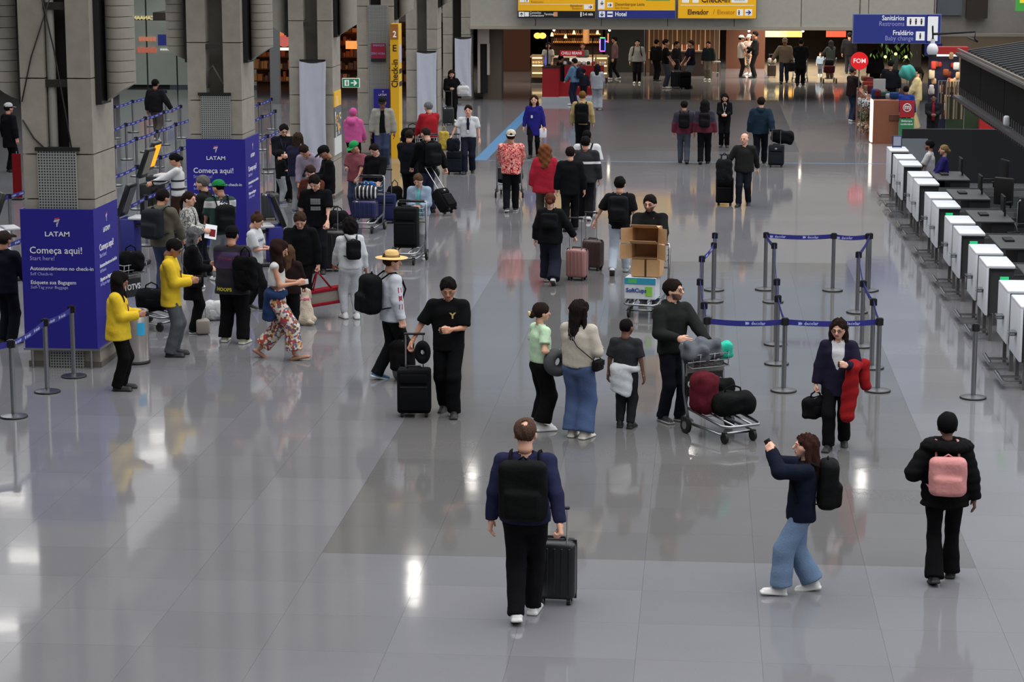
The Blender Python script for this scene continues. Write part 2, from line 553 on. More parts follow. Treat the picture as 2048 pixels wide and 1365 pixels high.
slab_wall('frame', x_f0, x_f1, FY + 0.25, 6.2, 11.0, 0.1, JOINT, parent=cw)
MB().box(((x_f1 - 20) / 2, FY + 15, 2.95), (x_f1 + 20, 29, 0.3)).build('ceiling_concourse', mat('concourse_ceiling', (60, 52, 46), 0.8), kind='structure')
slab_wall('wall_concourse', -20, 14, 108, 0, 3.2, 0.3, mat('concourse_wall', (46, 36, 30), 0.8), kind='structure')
# pier closing the left end of the opening, and the wall right of the fascia
slab_wall('trim_1', aty(966, 100, FY + 1).x, aty(1003, 100, FY + 1).x, FY + 1, 0, 2.9, 0.8, mat('pier_brown', (92, 82, 72), 0.8), kind='structure')
rw = slab_wall('wall_corner', x_f1 + 0.02, 14.4, FY + 1.5, aty(1900, 66, FY + 1.5).z, 11, 0.4, mat('concrete_grey', (128, 124, 118), 0.85, 0, 0.2, 5.0, 0.12), kind='structure')
slab_wall('wall_beige', x_f1 + 0.02, 14.4, FY + 1.7, 0, aty(1900, 66, FY + 1.5).z, 0.3, mat('beige_plaster', (176, 154, 130), 0.8), kind='structure')
w = MB(); p0, p1 = aty(1874, 24, FY + 1.35), aty(1926, -20, FY + 1.35)
w.box(((p0.x + p1.x) / 2, FY + 1.4, (p0.z + p1.z) / 2 + 0.3), (p1.x - p0.x, 0.12, 1.6))
wn_ = w.build('window_1', mat('window_blue', (92, 98, 104), 0.15), kind='structure')
MB().box((p1.x + 0.5, FY + 1.3, 3.6), (0.75, 0.25, 1.3)).build('trim_2', plain((44, 38, 33), 0.8), kind='structure')
MB().box((11.0, FY + 1.2, aty(1950, 70, FY + 1).z), (6.0, 0.5, 0.10)).build('trim_3', mat('soffit_pale', (128, 122, 114), 0.8), kind='structure')

# ------------------------------------------------------------------- concrete columns
PERF = bpy.data.materials.new('perforated_steel'); PERF.use_nodes = True
_n = PERF.node_tree; _N = _n.nodes; _L = _n.links; _b = _N['Principled BSDF']
_t = _N.new('ShaderNodeTexCoord'); _s = _N.new('ShaderNodeVectorMath'); _s.operation = 'MULTIPLY'; _s.inputs[1].default_value = (26, 1, 26); _L.new(_t.outputs['Object'], _s.inputs[0])
_f = _N.new('ShaderNodeVectorMath'); _f.operation = 'FRACTION'; _L.new(_s.outputs[0], _f.inputs[0])
_d = _N.new('ShaderNodeVectorMath'); _d.operation = 'SUBTRACT'; _d.inputs[1].default_value = (0.5, 0.5, 0.5); _L.new(_f.outputs[0], _d.inputs[0])
_m = _N.new('ShaderNodeVectorMath'); _m.operation = 'MULTIPLY'; _m.inputs[1].default_value = (1, 0, 1); _L.new(_d.outputs[0], _m.inputs[0])
_l = _N.new('ShaderNodeVectorMath'); _l.operation = 'LENGTH'; _L.new(_m.outputs[0], _l.inputs[0])
_c = _N.new('ShaderNodeMath'); _c.operation = 'LESS_THAN'; _c.inputs[1].default_value = 0.30; _L.new(_l.outputs[1], _c.inputs[0])
_x = _N.new('ShaderNodeMix'); _x.data_type = 'RGBA'; _x.inputs[6].default_value = (0.30, 0.31, 0.30, 1); _x.inputs[7].default_value = (0.012, 0.012, 0.012, 1)
_L.new(_c.outputs[0], _x.inputs[0]); _L.new(_x.outputs[2], _b.inputs['Base Color']); _b.inputs['Roughness'].default_value = 0.45

BREAKS = [0, 0.85, 1.7, 2.36, 2.98, 4.02, 5.3, 11.0]
CX0, CX1, CD = -9.33, -8.34, 1.12
W_CLAD = mat('wing_cladding', (128, 124, 115), 0.6, 0, 0.15, 6, 0.15)


def wing_seg(side, z0, z1, slant):
    """one band of the curved cladding beside a column, its lower edge rising away from the column when slant"""
    prof = []
    for k in range(9):
        a = math.pi * k / 8
        prof.append((0.09 + 0.20 * (1 - math.cos(a)), 0.35 - 0.34 * math.sin(a)))
    v = []; f = []
    for x, y in prof:
        zz = z0 + slant * x
        v += [(side * x, y, zz), (side * x, y, z1)]
    n = len(prof); mb = MB()
    for k in range(n - 1): f.append((2 * k, 2 * k + 2, 2 * k + 3, 2 * k + 1) if side > 0 else (2 * k + 1, 2 * k + 3, 2 * k + 2, 2 * k))
    mb.add(v, f, True)
    c = [tuple(2 * k + 1 for k in range(n)), tuple(2 * k for k in reversed(range(n)))]
    mb.add(v, c if side > 0 else [tuple(reversed(q)) for q in c], False)
    return mb


SEG = {}


def column(Y, label, segs=True, pipe=True, dark_recess=True):
    e = empty('concrete_column', (0, Y, 0), kind='structure', label=label)
    for k in range(len(BREAKS) - 1):
        z0, z1 = BREAKS[k] + 0.008, BREAKS[k + 1] - 0.008
        for x0, x1 in ((CX0, CX0 + 0.34), (CX1 - 0.33, CX1)):
            MB().box(((x0 + x1) / 2, CD / 2, (z0 + z1) / 2), (x1 - x0, CD, z1 - z0)).build('concrete_block', CONC, e)
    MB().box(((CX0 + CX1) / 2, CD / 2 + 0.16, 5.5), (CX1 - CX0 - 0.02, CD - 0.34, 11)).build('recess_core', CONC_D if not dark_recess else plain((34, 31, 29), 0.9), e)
    MB().box(((CX0 + CX1) / 2, CD / 2, 0.04), (CX1 - CX0 + 0.05, CD + 0.05, 0.08)).build('plinth', CONC_D, e)
    if pipe:
        MB().cyl((CX0 + 0.41, 0.12, 2.3), (CX0 + 0.41, 0.12, 9), 0.062, n=12).build('pipe', mat('pipe_grey', (140, 138, 132), 0.5), e)
        for z in (2.9, 3.95, 5.0):
            MB().box((CX0 + 0.52, 0.10, z), (0.42, 0.12, 0.10)).build('bracket', plain((36, 33, 30), 0.8), e)
    else:
        for z in (3.95, 5.1):
            MB().box(((CX0 + CX1) / 2, 0.06, z), (0.42, 0.10, 0.09)).build('bracket', plain((44, 41, 38), 0.8), e)
    for s, x in ((1, CX1), (-1, CX0)):
        if segs:
            z = 3.62
            for q in range(11):
                key = (s, q == 0)
                zz = 3.62 if q == 0 else 3.95 + (q - 1) * 0.15
                z1 = 3.942 if q == 0 else zz + 0.142
                if key not in SEG: SEG[key] = wing_seg(s, 0 if q == 0 else 0, z1 - zz, 0.62 if q == 0 else 0).mesh('cladding_band', W_CLAD)
                o = link('cladding_band', SEG[key], e); o.location = (x, 0.2, zz)
            zt = 3.95 + 10 * 0.15
        else:
            o = wing_seg(s, 0, 2.0, 0.62).build('cladding_wing', W_CLAD, e); o.location = (x, 0.2, 3.62); zt = 5.62
        o = wing_seg(s, 0, 5.5, 0).build('upper_cladding', W_CLAD, e); o.location = (x, 0.2, zt)
        MB().box((x + s * 0.045, 0.45, 6.2), (0.085, 0.5, 5.1)).build('shadow_gap', BLACK, e)
    return e


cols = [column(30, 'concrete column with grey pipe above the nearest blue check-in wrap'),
        column(40, 'concrete column above the second blue check-in wrap', pipe=False, dark_recess=False),
        column(50, 'concrete column with a white cloth and a green exit sign beside it', False, False, False),
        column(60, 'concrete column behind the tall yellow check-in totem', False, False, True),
        column(70, 'concrete column with a white cloth right of the yellow totem', False, False, False),
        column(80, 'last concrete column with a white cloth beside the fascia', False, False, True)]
column(20, 'concrete column nearer than the view', False, False, True) if False else None


def perf_panel(Y, pxl, pxr, pyt, pyb, parent):
    a, b = aty(pxl, pyt, Y), aty(pxr, pyb, Y)
    o = MB().rbox((0, 0, 0), (b.x - a.x, 0.03, a.z - b.z), 0.008, 1).build('perforated_cover', PERF, parent)
    o.location = ((a.x + b.x) / 2, -0.03, (a.z + b.z) / 2)
    return o


pc = perf_panel(30, 75, 158, 300, 425, cols[0])
perf_panel(30, 100, 170, 690, 738, cols[0])
perf_panel(40, 402, 463, 190, 282, cols[1])
perf_panel(60, 735, 779, 10, 262, cols[3])
MB().box(((CX0 + CX1) / 2, 0.0, aty(110, 298, 30).z), (0.62, 0.12, 0.05)).build('cover_rail', BLACK, cols[0])
MB().box(((CX0 + CX1) / 2, 0.0, aty(430, 188, 40).z), (0.6, 0.12, 0.05)).build('cover_rail', BLACK, cols[1])
# loose cables on the nearest columns
for pts, r in (([(-8.82, -0.03, 5.4), (-8.62, -0.03, 4.4), (-8.5, -0.03, 3.6), (-8.42, -0.03, 3.02)], 0.012),
               ([(-8.62, -0.02, 5.2), (-8.95, -0.02, 4.3), (-9.1, -0.02, 3.7)], 0.01),
               ([(-9.1, -0.02, 3.45), (-8.95, -0.02, 3.2), (-8.8, -0.02, 3.06), (-8.7, -0.02, 3.02)], 0.012)):
    MB().tube([(q[0] - 0.21, q[1], q[2]) for q in pts], r, 6).build('cable', plain((30, 28, 27), 0.7), cols[0])
MB().tube([(-8.95, 0.0, 3.2), (-8.94, 0.0, 3.5), (-8.86, 0.0, 3.6), (-8.78, 0.0, 3.45), (-8.68, 0.0, 3.25)], 0.022, 8).build('cable', plain((60, 57, 54), 0.7), cols[1])

BLUE = mat('panel_blue', (34, 28, 140), 0.5, gain=1.0, var=0.06)
BLUE2 = mat('panel_blue_side', (34, 28, 140), 0.5, gain=1.0, var=0.06)
LET = mat('lettering_white', (215, 216, 232), 0.6)
LET2 = mat('lettering_dim', (150, 150, 205), 0.6)


def tail_logo(parent, M, s):
    """small striped tail mark"""
    mb = MB(); mr = MB()
    for k, (x0, x1, y, h) in enumerate([(-0.35, 0.45, 0.62, 0.16), (-0.42, 0.5, 0.40, 0.12), (-0.5, 0.40, 0.18, 0.12), (-0.05, 0.30, -0.05, 0.12), (-0.10, 0.22, -0.28, 0.12), (-0.06, 0.12, -0.60, 0.2)]):
        v = [(x0 * s, (y - 0.08) * s, 0.003), (x1 * s, (y + 0.05) * s, 0.003), (x1 * s, (y + 0.05 + h) * s, 0.003), (x0 * s, (y - 0.08 + h) * s, 0.003)]
        (mr if k == 0 else mb).add(v, [(0, 1, 2, 3)], False, M)
    mb.build('logo_mark', LET, parent); mr.build('logo_stripe', mat('logo_coral', (205, 60, 80), 0.6), parent)


def blue_wrap(Y, pl, pr, pe, pt, pb, label, k):
    y0 = Y - 0.12
    a, b = aty(pl, pt, y0), aty(pr, pb, y0)
    x0, x1, z0, z1 = a.x, b.x, b.z, a.z
    y1 = y0 + 1.28
    e = empty('check_in_wrap', ((x0 + x1) / 2, y0, 0), label=label, cat='sign', group='blue column wraps')
    cx = (x0 + x1) / 2
    MB().box((0, 0, (z0 + z1) / 2), (x1 - x0, 0.03, z1 - z0)).build('front_panel', BLUE, e)
    MB().box(((x1 - x0) / 2 - 0.015, (y1 - y0) / 2, (z0 + z1) / 2), (0.03, y1 - y0 - 0.03, z1 - z0)).build('side_panel', BLUE2, e)
    MB().box((-(x1 - x0) / 2 + 0.015, (y1 - y0) / 2, (z0 + z1) / 2), (0.03, y1 - y0 - 0.03, z1 - z0)).build('side_panel', BLUE2, e)
    fr = MB(); w = x1 - x0
    fr.box((0, 0.0, z0 - 0.015), (w + 0.04, 0.05, 0.03)).box((w / 2, (y1 - y0) / 2, z0 - 0.015), (0.05, y1 - y0, 0.03))
    for x in (-w / 2 + 0.1, w / 2 - 0.1): fr.cyl((x, 0, 0), (x, 0, z0 - 0.02), 0.018, n=8)
    fr.cyl((w / 2, y1 - y0 - 0.05, 0), (w / 2, y1 - y0 - 0.05, z0 - 0.02), 0.018, n=8)
    fr.build('frame', STEEL, e)
    H = z1 - z0
    for M, ww, off in ((face_mat((1, 0, 0), (0, 0, 1), (0, -0.017, z0)), w, 0), (face_mat((0, 1, 0), (0, 0, 1), (w / 2 + 0.002, (y1 - y0) / 2, z0)), y1 - y0, 0)):
        l = -0.39 * w
        letter(e, [('LATAM', 0, 0.822 * H, 0.093, 0.001, 'CENTER')], M @ Matrix.Diagonal((1.2, 1, 1, 1)), LET)
        letter(e, [('Começa aqui!', l, 0.705 * H, 0.135, 0.0008, 'LEFT'), ('Autoatendimento no check-in', l, 0.575 * H, 0.074, 0.0004, 'LEFT'),
                   ('Etiquete sua Bagagem', l, 0.475 * H, 0.074, 0.0004, 'LEFT')], M, LET)
        letter(e, [('Start here!', l, 0.648 * H, 0.082, 0, 'LEFT'), ('Self Check-in', l, 0.536 * H, 0.06, 0, 'LEFT'), ('Self-Tag your Baggage', l, 0.44 * H, 0.06, 0, 'LEFT')], M, LET2)
        tail_logo(e, M @ Matrix.Translation((0, 0.905 * H, 0)), 0.085)
    return e


blue_wrap(30, 40, 196, 249, 418, 698, 'nearest blue wrap around a column reading Começa aqui, beside two staff in yellow', 0)
blue_wrap(40, 372, 495, 527, 278, 492, 'second blue wrap around a column reading Começa aqui, behind the queue of passengers', 1)


# white cloths hung over the column fronts
def hung_cloth(Y, pl, pr, pt, pb, label, seed):
    y0 = Y - 0.06
    a, b = aty(pl, pt, y0), aty(pr, pb, y0)
    nx, nz = 28, 40; V = []; Q = []
    for k in range(nz + 1):
        t = k / nz
        for i in range(nx + 1):
            u = i / nx
            x = a.x + (b.x - a.x) * (u * (1 - 0.05 * math.sin(3 * t)) + 0.02)
            y = y0 - 0.05 - 0.022 * math.sin(3.2 * u + seed + 1.5 * t) * (0.4 + t) - 0.02 * math.sin(11 * u - 5 * t + seed) * t - 0.016 * math.exp(-((u - 0.08) / 0.05) ** 2) - 0.016 * math.exp(-((u - 0.93) / 0.05) ** 2)
            z = a.z + (max(0.02, b.z) - a.z) * t - 0.05 * math.sin(math.pi * u) * (1 - t)
            V.append((x, y, z))
    for k in range(nz):
        for i in range(nx):
            q = k * (nx + 1) + i; Q.append((q, q + nx + 1, q + nx + 2, q + 1))
    n = len(V)
    V += [(x, y + 0.006, z) for x, y, z in V]
    Q += [tuple(n + i for i in reversed(q)) for q in Q]
    o = link('hung_cloth', qmesh('hung_cloth', V, Q, [mat('white_cloth', (172, 176, 188), 0.9, 0, 0.1, 8, 0.05)]))
    tag(o, label, 'cloth', 'white cloths hung on columns')
    MB().box(((a.x + b.x) / 2, y0 + 0.0, a.z + 0.01), ((b.x - a.x) * 0.95, 0.05, 0.05)).build('hanging_rail', BLACK, o)


hung_cloth(50, 598, 655, 122, 352, 'widest white cloth hung on a column left of the green exit sign', 0.3)
hung_cloth(70, 833, 874, 104, 262, 'white cloth hung on the column right of the yellow check-in totem', 1.9)
hung_cloth(80, 909, 943, 76, 192, 'white cloth hung on the last column behind a standing person', 3.1)

# ------------------------------------------------------------------- left side: glazed end wall and a warm shop
GY = 86.0
gx0, gx1 = aty(235, 100, GY).x, aty(380, 100, GY).x
gl = empty('window_2', (0, 0, 0), kind='structure')
npan = 5; gs = (gx1 + 3 - gx0) / npan
GLASS = mat('glowing_glass', (176, 186, 176), 0.22, 0, 0, 2, 0.12, gain=1.2, emit=0.14)  # faint emission added to the panes in place of light coming through
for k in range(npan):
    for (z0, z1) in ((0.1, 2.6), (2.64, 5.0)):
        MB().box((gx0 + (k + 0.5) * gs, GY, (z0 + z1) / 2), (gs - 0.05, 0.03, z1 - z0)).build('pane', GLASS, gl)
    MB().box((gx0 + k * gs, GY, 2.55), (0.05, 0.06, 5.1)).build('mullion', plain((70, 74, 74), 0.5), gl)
# glowing letters stand in for a café sign's reflection; warm shop lights beside them
e = empty('cafe_sign_reflection', (0, 0, 0), label='reflection of a small café sign, made as glowing letters on the far glazing', cat='sign')
p = aty(300, 36, GY - 0.05)
letter(e, [('CAFÉ CANAAN', 0, 0, 0.2, 0.004, 'CENTER')], face_mat((-1, 0, 0), (0, 0, 1), (p.x, p.y, p.z)), glow((235, 215, 150), 0.8))
e2 = empty('shop_light_strip', (0, 0, 0), label='row of warm shop lights low in the far glazing', cat='light')
for (x0, x1, y, hh, c, s) in ((277, 312, 78, 0.16, (230, 140, 110), 0.55), (274, 313, 100, 0.2, (220, 120, 95), 0.5), (320, 344, 99, 0.06, (235, 230, 220), 0.7)):
    a, b = aty(x0, y, GY - 0.06), aty(x1, y, GY - 0.06)
    for k in range(5):
        MB().box((a.x + (b.x - a.x) * (k + 0.5) / 5, a.y, a.z), ((b.x - a.x) / 6.5, 0.03, hh)).build('lamp_panel', glow(c, s), e2)
p = aty(330, 80, GY - 0.06)
o = MB().box((p.x, p.y, p.z), (0.55, 0.03, 0.42)).build('lit_poster', glow((60, 70, 150), 0.35)); tag(o, 'small dim blue lit poster in the far glazing', 'poster')

# warm shop between the middle columns
SY = 84.0
sx0, sx1 = aty(500, 100, SY).x, aty(835, 100, SY).x
shop = empty('shop_interior', ((sx0 + sx1) / 2, SY, 0), label='dim shop with warm lit shelves behind the middle columns', cat='shop')
W2 = (sx1 - sx0)
MB().box((0, 1.2, 1.8), (W2, 0.1, 3.6)).build('back_wall', mat('shop_wall', (96, 58, 34), 0.8), shop)
MB().box((0, 0.6, 3.75), (W2, 1.6, 0.25)).build('header', mat('shop_header', (120, 70, 44), 0.7), shop)
rng = random.Random(3)
for r in range(7):
    z = 0.35 + r * 0.46
    MB().box((0, 0.85, z), (W2, 0.4, 0.03)).build('shelf', mat('shelf_wood', (110, 62, 34), 0.6), shop)
    mbs = {}
    x = -W2 / 2
    while x < W2 / 2:
        w_ = rng.uniform(0.08, 0.22); h_ = rng.uniform(0.14, 0.36); c = rng.choice([(190, 96, 48), (150, 60, 36), (214, 150, 84), (90, 54, 40), (200, 120, 60), (120, 90, 70)])
        mbs.setdefault(c, MB()).box((x + w_ / 2, 0.85, z + 0.02 + h_ / 2), (w_ * 0.85, 0.25, h_)); x += w_
    for c, m_ in mbs.items(): m_.build('goods', plain(c, 0.6), shop, kind='stuff')
for k in range(14):
    x = -W2 / 2 + (k + 0.5) * W2 / 14
    MB().box((x, 0.5, 3.35 - (k % 3) * 0.25), (0.5, 0.12, 0.10)).build('lamp', glow((255, 170, 90), 3.2), shop)
area('shop_lighting', ((sx0 + sx1) / 2, SY - 0.3, 3.4), (W2, 1.2), 900, (1.0, 0.6, 0.32), 170)
for x, y, w_, h_, c, s in ((551, 66, 0.65, 0.45, (230, 130, 80), 0.8), (726, 72, 0.45, 0.42, (255, 190, 110), 2.0), (710, 90, 0.7, 0.3, (240, 150, 80), 1.2), (560, 98, 0.7, 0.1, (255, 225, 190), 2.0)):
    p = aty(x, y, SY - 0.25)
    MB().box((p.x - shop.location.x, -0.25, p.z), (w_, 0.06, h_)).build('lit_board', glow(c, s), shop)
p = aty(569, 82, SY - 0.4)
o = MB().ball((p.x, p.y, p.z), (0.28, 0.28, 0.22)).build('round_lamp', glow((220, 110, 100), 0.7)); tag(o, 'round pinkish lamp hanging in the warm shop', 'lamp')
MB().cyl((0, 0, 0.2), (0, 0, 1.2), 0.01, n=6).build('cord', BLACK, o).location = (p.x, p.y, p.z)
# grey doorway piers of the shop
for k, (x0, x1) in enumerate(((541, 559), (717, 724))):
    a, b = aty(x0, 200, 78), aty(x1, 200, 78)
    slab_wall('trim_%d' % (k + 4), a.x, b.x, 78, 0, 4.2, 0.3, mat('pier_grey', (92, 94, 94), 0.6), kind='structure')

# =================================================================== SIGNS
YEL = mat('sign_yellow', (232, 172, 12), 0.5, emit=0.22, gain=1.1, var=0.03)
NAVY = mat('sign_navy', (36, 48, 128), 0.5, emit=0.15, gain=1.0, var=0.05)
SBLK = mat('sign_black', (18, 18, 20), 0.5)
SWHT = mat('sign_white', (225, 225, 225), 0.5, emit=0.25)
SDRK = mat('sign_dark_text', (70, 40, 20), 0.6)
SBRN = mat('sign_brown_text', (170, 105, 20), 0.6)


def m_per_px(Y): return Y / 4535.0


def board(name, Y, xl, xr, yt, yb, m, th=0.12, parent=None, **t):
    """flat board standing at depth Y, edges given where they show in the view"""
    a, b = aty(xl, yt, Y), aty(xr, yb, Y)
    c = ((a.x + b.x) / 2, Y + th / 2, (a.z + b.z) / 2)
    o = MB().box((0, 0, 0), (b.x - a.x, th, a.z - b.z)).build(name, m, parent, **t)
    o.location = Vector(c) - (parent.location if parent else Vector())
    return o


def ptext(parent, txt, x, y, hpx, Y, m, al='LEFT', bold=0.0, sx=0.84, name='lettering', rot=0):
    p = aty(x, y, Y - 0.006); s = hpx * m_per_px(Y) * 1.35
    M = face_mat((1, 0, 0), (0, 0, 1), p - parent.location)
    if rot: M = M @ Matrix.Rotation(rot, 4, 'Z')
    M = M @ Matrix.Diagonal((sx, 1, 1, 1))
    return letter(parent, [(txt, 0, 0, s, bold * s, al)], M, m, name)


def arrow(parent, x, y, w, Y, m, kind='right'):
    p = aty(x, y, Y - 0.012) - parent.location; s = w * m_per_px(Y)
    mb = MB(); R = {'right': 0, 'up': math.pi / 2, 'down': -math.pi / 2}[kind]
    M = face_mat((1, 0, 0), (0, 0, 1), p) @ Matrix.Rotation(R, 4, 'Z')
    mb.add([(-.45 * s, -.08 * s, 0), (.25 * s, -.08 * s, 0), (.25 * s, .08 * s, 0), (-.45 * s, .08 * s, 0)], [(0, 1, 2, 3)], False, M)
    for q in (1, -1):
        v = [(.45 * s, 0, 0), (.05 * s, .4 * s * q, 0), (-.1 * s, .3 * s * q, 0), (.2 * s, 0, 0)]
        mb.add(v, [(0, 1, 2, 3) if q > 0 else (3, 2, 1, 0)], False, M)
    mb.build('arrow', m, parent)


def picto(parent, x, y, Y, m, s=1.0):
    """little standing figure"""
    p = aty(x, y, Y - 0.012) - parent.location; k = s * m_per_px(Y)
    M = face_mat((1, 0, 0), (0, 0, 1), p); mb = MB()
    mb.add([(2 * k * math.cos(a * .785), 5 * k + 2 * k * math.sin(a * .785), 0) for a in range(8)], [tuple(range(8))], False, M)
    mb.add([(-2.4 * k, 2.5 * k, 0), (-2.0 * k, -2 * k, 0), (2.0 * k, -2 * k, 0), (2.4 * k, 2.5 * k, 0)], [(0, 1, 2, 3)], False, M)
    mb.add([(-1.6 * k, -7 * k, 0), (1.6 * k, -7 * k, 0), (1.6 * k, -2 * k, 0), (-1.6 * k, -2 * k, 0)], [(0, 1, 2, 3)], False, M)
    mb.build('pictogram', m, parent)


def sign(name, loc_px, Y, label):
    return empty(name, aty(loc_px[0], loc_px[1], Y), label=label, cat='sign', group=None)


Y1 = FY - 0.35
s = sign('overhead_sign', (1112, 36), Y1, 'yellow overhead sign with a black connections strip, leftmost of the three on the fascia')
board('yellow_face', Y1, 1036, 1190, -26, 22, YEL, parent=s); board('black_strip', Y1, 1036, 1190, 21.5, 36, SBLK, parent=s)
board('edge', Y1 + .01, 1034, 1192, -27, 37.2, plain((90, 92, 100), 0.5), parent=s)
ptext(s, 'Conexões', 1059, 25.5, 5, Y1, SWHT); ptext(s, 'Connections', 1059, 31, 5, Y1, SWHT)
ptext(s, 'Terminal', 1088, 28.5, 5, Y1, SWHT); ptext(s, '2-6 min', 1186, 28.5, 6, Y1, SWHT, 'RIGHT', .02)
ptext(s, 'Elevadores', 1165, 11.5, 5, Y1, SDRK, 'RIGHT'); ptext(s, 'Elevators', 1165, 17, 5, Y1, SBRN, 'RIGHT')
ptext(s, 'Sanitários', 1062, -3, 6, Y1, SDRK); ptext(s, 'Restrooms', 1062, 4, 5, Y1, SBRN)
for x, y, w_, h_ in ((1043, 28.5, 11, 10), (1053.5, 28.5, 8, 9), (1044, 0, 9, 9), (1054, 0, 8, 9), (1172, 14, 8, 9), (1181, 14, 9, 9)):
    board('icon_plate', Y1 - .006, x - w_ / 2, x + w_ / 2, y - h_ / 2, y + h_ / 2, SWHT, 0.006, s)
board('number_plate', Y1 - .006, 1107, 1115, 24, 33, mat('plate_orange', (225, 150, 110), 0.6), 0.006, s)
board('divider', Y1 - .006, 1038, 1188, 8, 9, SWHT, 0.005, s)
arrow(s, 1181, 14, 8, Y1 - .01, SDRK); arrow(s, 1043, 28.5, 8, Y1 - .01, SBLK, 'up')
picto(s, 1162, 28.5, Y1 + .005, SWHT, .7); picto(s, 1054, 0, Y1, plain((120, 60, 90)), .5)
s = sign('overhead_sign', (1272, 37), Y1, 'overhead sign with a blue Hotel strip, middle of the three on the fascia')
board('yellow_face', Y1, 1196, 1350, -26, 21, YEL, parent=s); board('blue_strip', Y1, 1196, 1350, 20.5, 36.5, NAVY, parent=s)
board('edge', Y1 + .01, 1194, 1352, -27, 38, plain((90, 92, 100), 0.5), parent=s)
ptext(s, 'Hotel', 1230, 28.5, 9, Y1, SWHT, bold=.02); ptext(s, 'Desembarque Leste', 1230, 8.5, 6.5, Y1, SDRK); ptext(s, 'East Arrivals', 1230, 15.5, 5, Y1, SBRN)
board('green_plate', Y1 - .006, 1292, 1340, -8, 1, mat('plate_green', (70, 150, 70), 0.6), 0.006, s)
for x, y, w_, h_ in ((1204, 28.5, 12, 12), (1220, 28.5, 11, 11), (1203, 5, 13, 26), (1220, 10, 11, 10)):
    board('icon_plate', Y1 - .006, x - w_ / 2, x + w_ / 2, y - h_ / 2, y + h_ / 2, SWHT, 0.006, s)
arrow(s, 1204, 28.5, 10, Y1 - .01, NAVY, 'down'); arrow(s, 1204, 6, 9, Y1 - .01, SDRK, 'down'); arrow(s, 1220, 10, 8, Y1 - .01, SDRK)
board('pictogram', Y1 - .013, 1215, 1225, 27, 30, NAVY, 0.004, s)
s = sign('overhead_sign', (1434, 38), Y1, 'large yellow Elevador sign with an arrow, rightmost of the three on the fascia')
board('yellow_face', Y1, 1357, 1512, -26, 37, YEL, parent=s); board('edge', Y1 + .01, 1355.5, 1513.5, -27, 38.3, plain((90, 92, 100), 0.5), parent=s)
ptext(s, 'Elevador', 1375, 24.5, 10.5, Y1, SDRK, bold=.025); ptext(s, 'Elevator', 1434, 24.5, 9.5, Y1, SBRN); ptext(s, '/', 1426, 24.5, 11, Y1, SBRN)
ptext(s, 'Check-in', 1402, -1, 14, Y1, SDRK, bold=.02)
for x, y, w_, h_ in ((1480, 25, 12, 13), (1497, 25, 14, 13), (1371, -1, 14, 13), (1391, -1, 12, 13), (1479, -1, 32, 13)):
    board('icon_plate', Y1 - .006, x - w_ / 2, x + w_ / 2, y - h_ / 2, y + h_ / 2, SWHT, 0.006, s)
board('divider', Y1 - .006, 1360, 1508, 10, 11.4, SWHT, 0.005, s)
arrow(s, 1497, 25, 12, Y1 - .01, NAVY); picto(s, 1478, 25, Y1, SBLK, .7); ptext(s, 'Online', 1479, -1, 7, Y1 - .01, plain((140, 140, 140)), 'CENTER')

RY = 62.0
s = sign('restroom_sign', (1793, 87), RY, 'blue hanging sign reading Sanitários, Restrooms, Fraldário, Baby change')
board('blue_face', RY, 1708, 1855, 29.5, 86, NAVY, parent=s); board('edge', RY + .01, 1706, 1881, 28, 87.5, mat('edge_pale', (104, 112, 150), 0.5), parent=s)
board('blue_face', RY, 1854.5, 1879.5, 29.5, 86, NAVY, parent=s); board('white_plate', RY - .006, 1856, 1875, 33, 82, SWHT, 0.006, s)
ptext(s, 'Sanitários', 1809, 36.5, 10, RY, SWHT, 'RIGHT', .012); ptext(s, 'Restrooms', 1809, 48, 10, RY, LET2, 'RIGHT')
ptext(s, 'Fraldário', 1827, 66, 10, RY, SWHT, 'RIGHT', .012); ptext(s, 'Baby change', 1827, 77, 10, RY, LET2, 'RIGHT')
board('icon_plate', RY - .006, 1814, 1849, 34, 52, SWHT, 0.006, s); board('icon_plate', RY - .006, 1832, 1849, 63, 81, SWHT, 0.006, s)
for x in (1821, 1832, 1843): picto(s, x, 43, RY, SBLK, .85)
picto(s, 1840.5, 72, RY, SBLK, .8)
for x in (1720, 1869):
    a = aty(x, 28, RY) - s.location
    MB().cyl(a + Vector((0, .06, 0)), a + Vector((0, .06, 3.0)), 0.02, n=6).build('hanger', CHROME, s)

# green exit sign beside the third column
s = sign('exit_sign', (702, 175), 49.4, 'green exit sign with a running figure and a white arrow')
GRN = mat('exit_green', (30, 110, 72), 0.5, emit=0.35); board('green_face', 49.4, 685, 718, 157.5, 174.5, GRN, 0.05, s); board('edge', 49.41, 684, 719, 156.5, 175.5, SWHT, 0.05, s)
arrow(s, 708, 166, 15, 49.38, SWHT); board('door_mark', 49.39, 689, 698, 160, 172, SWHT, 0.004, s); picto(s, 694, 166, 49.385, GRN, .7)
a = aty(687, 166, 49.4) - s.location; MB().box(a + Vector((-.02, .33, 0)), (.05, .58, .06)).build('bracket', STEEL, s)

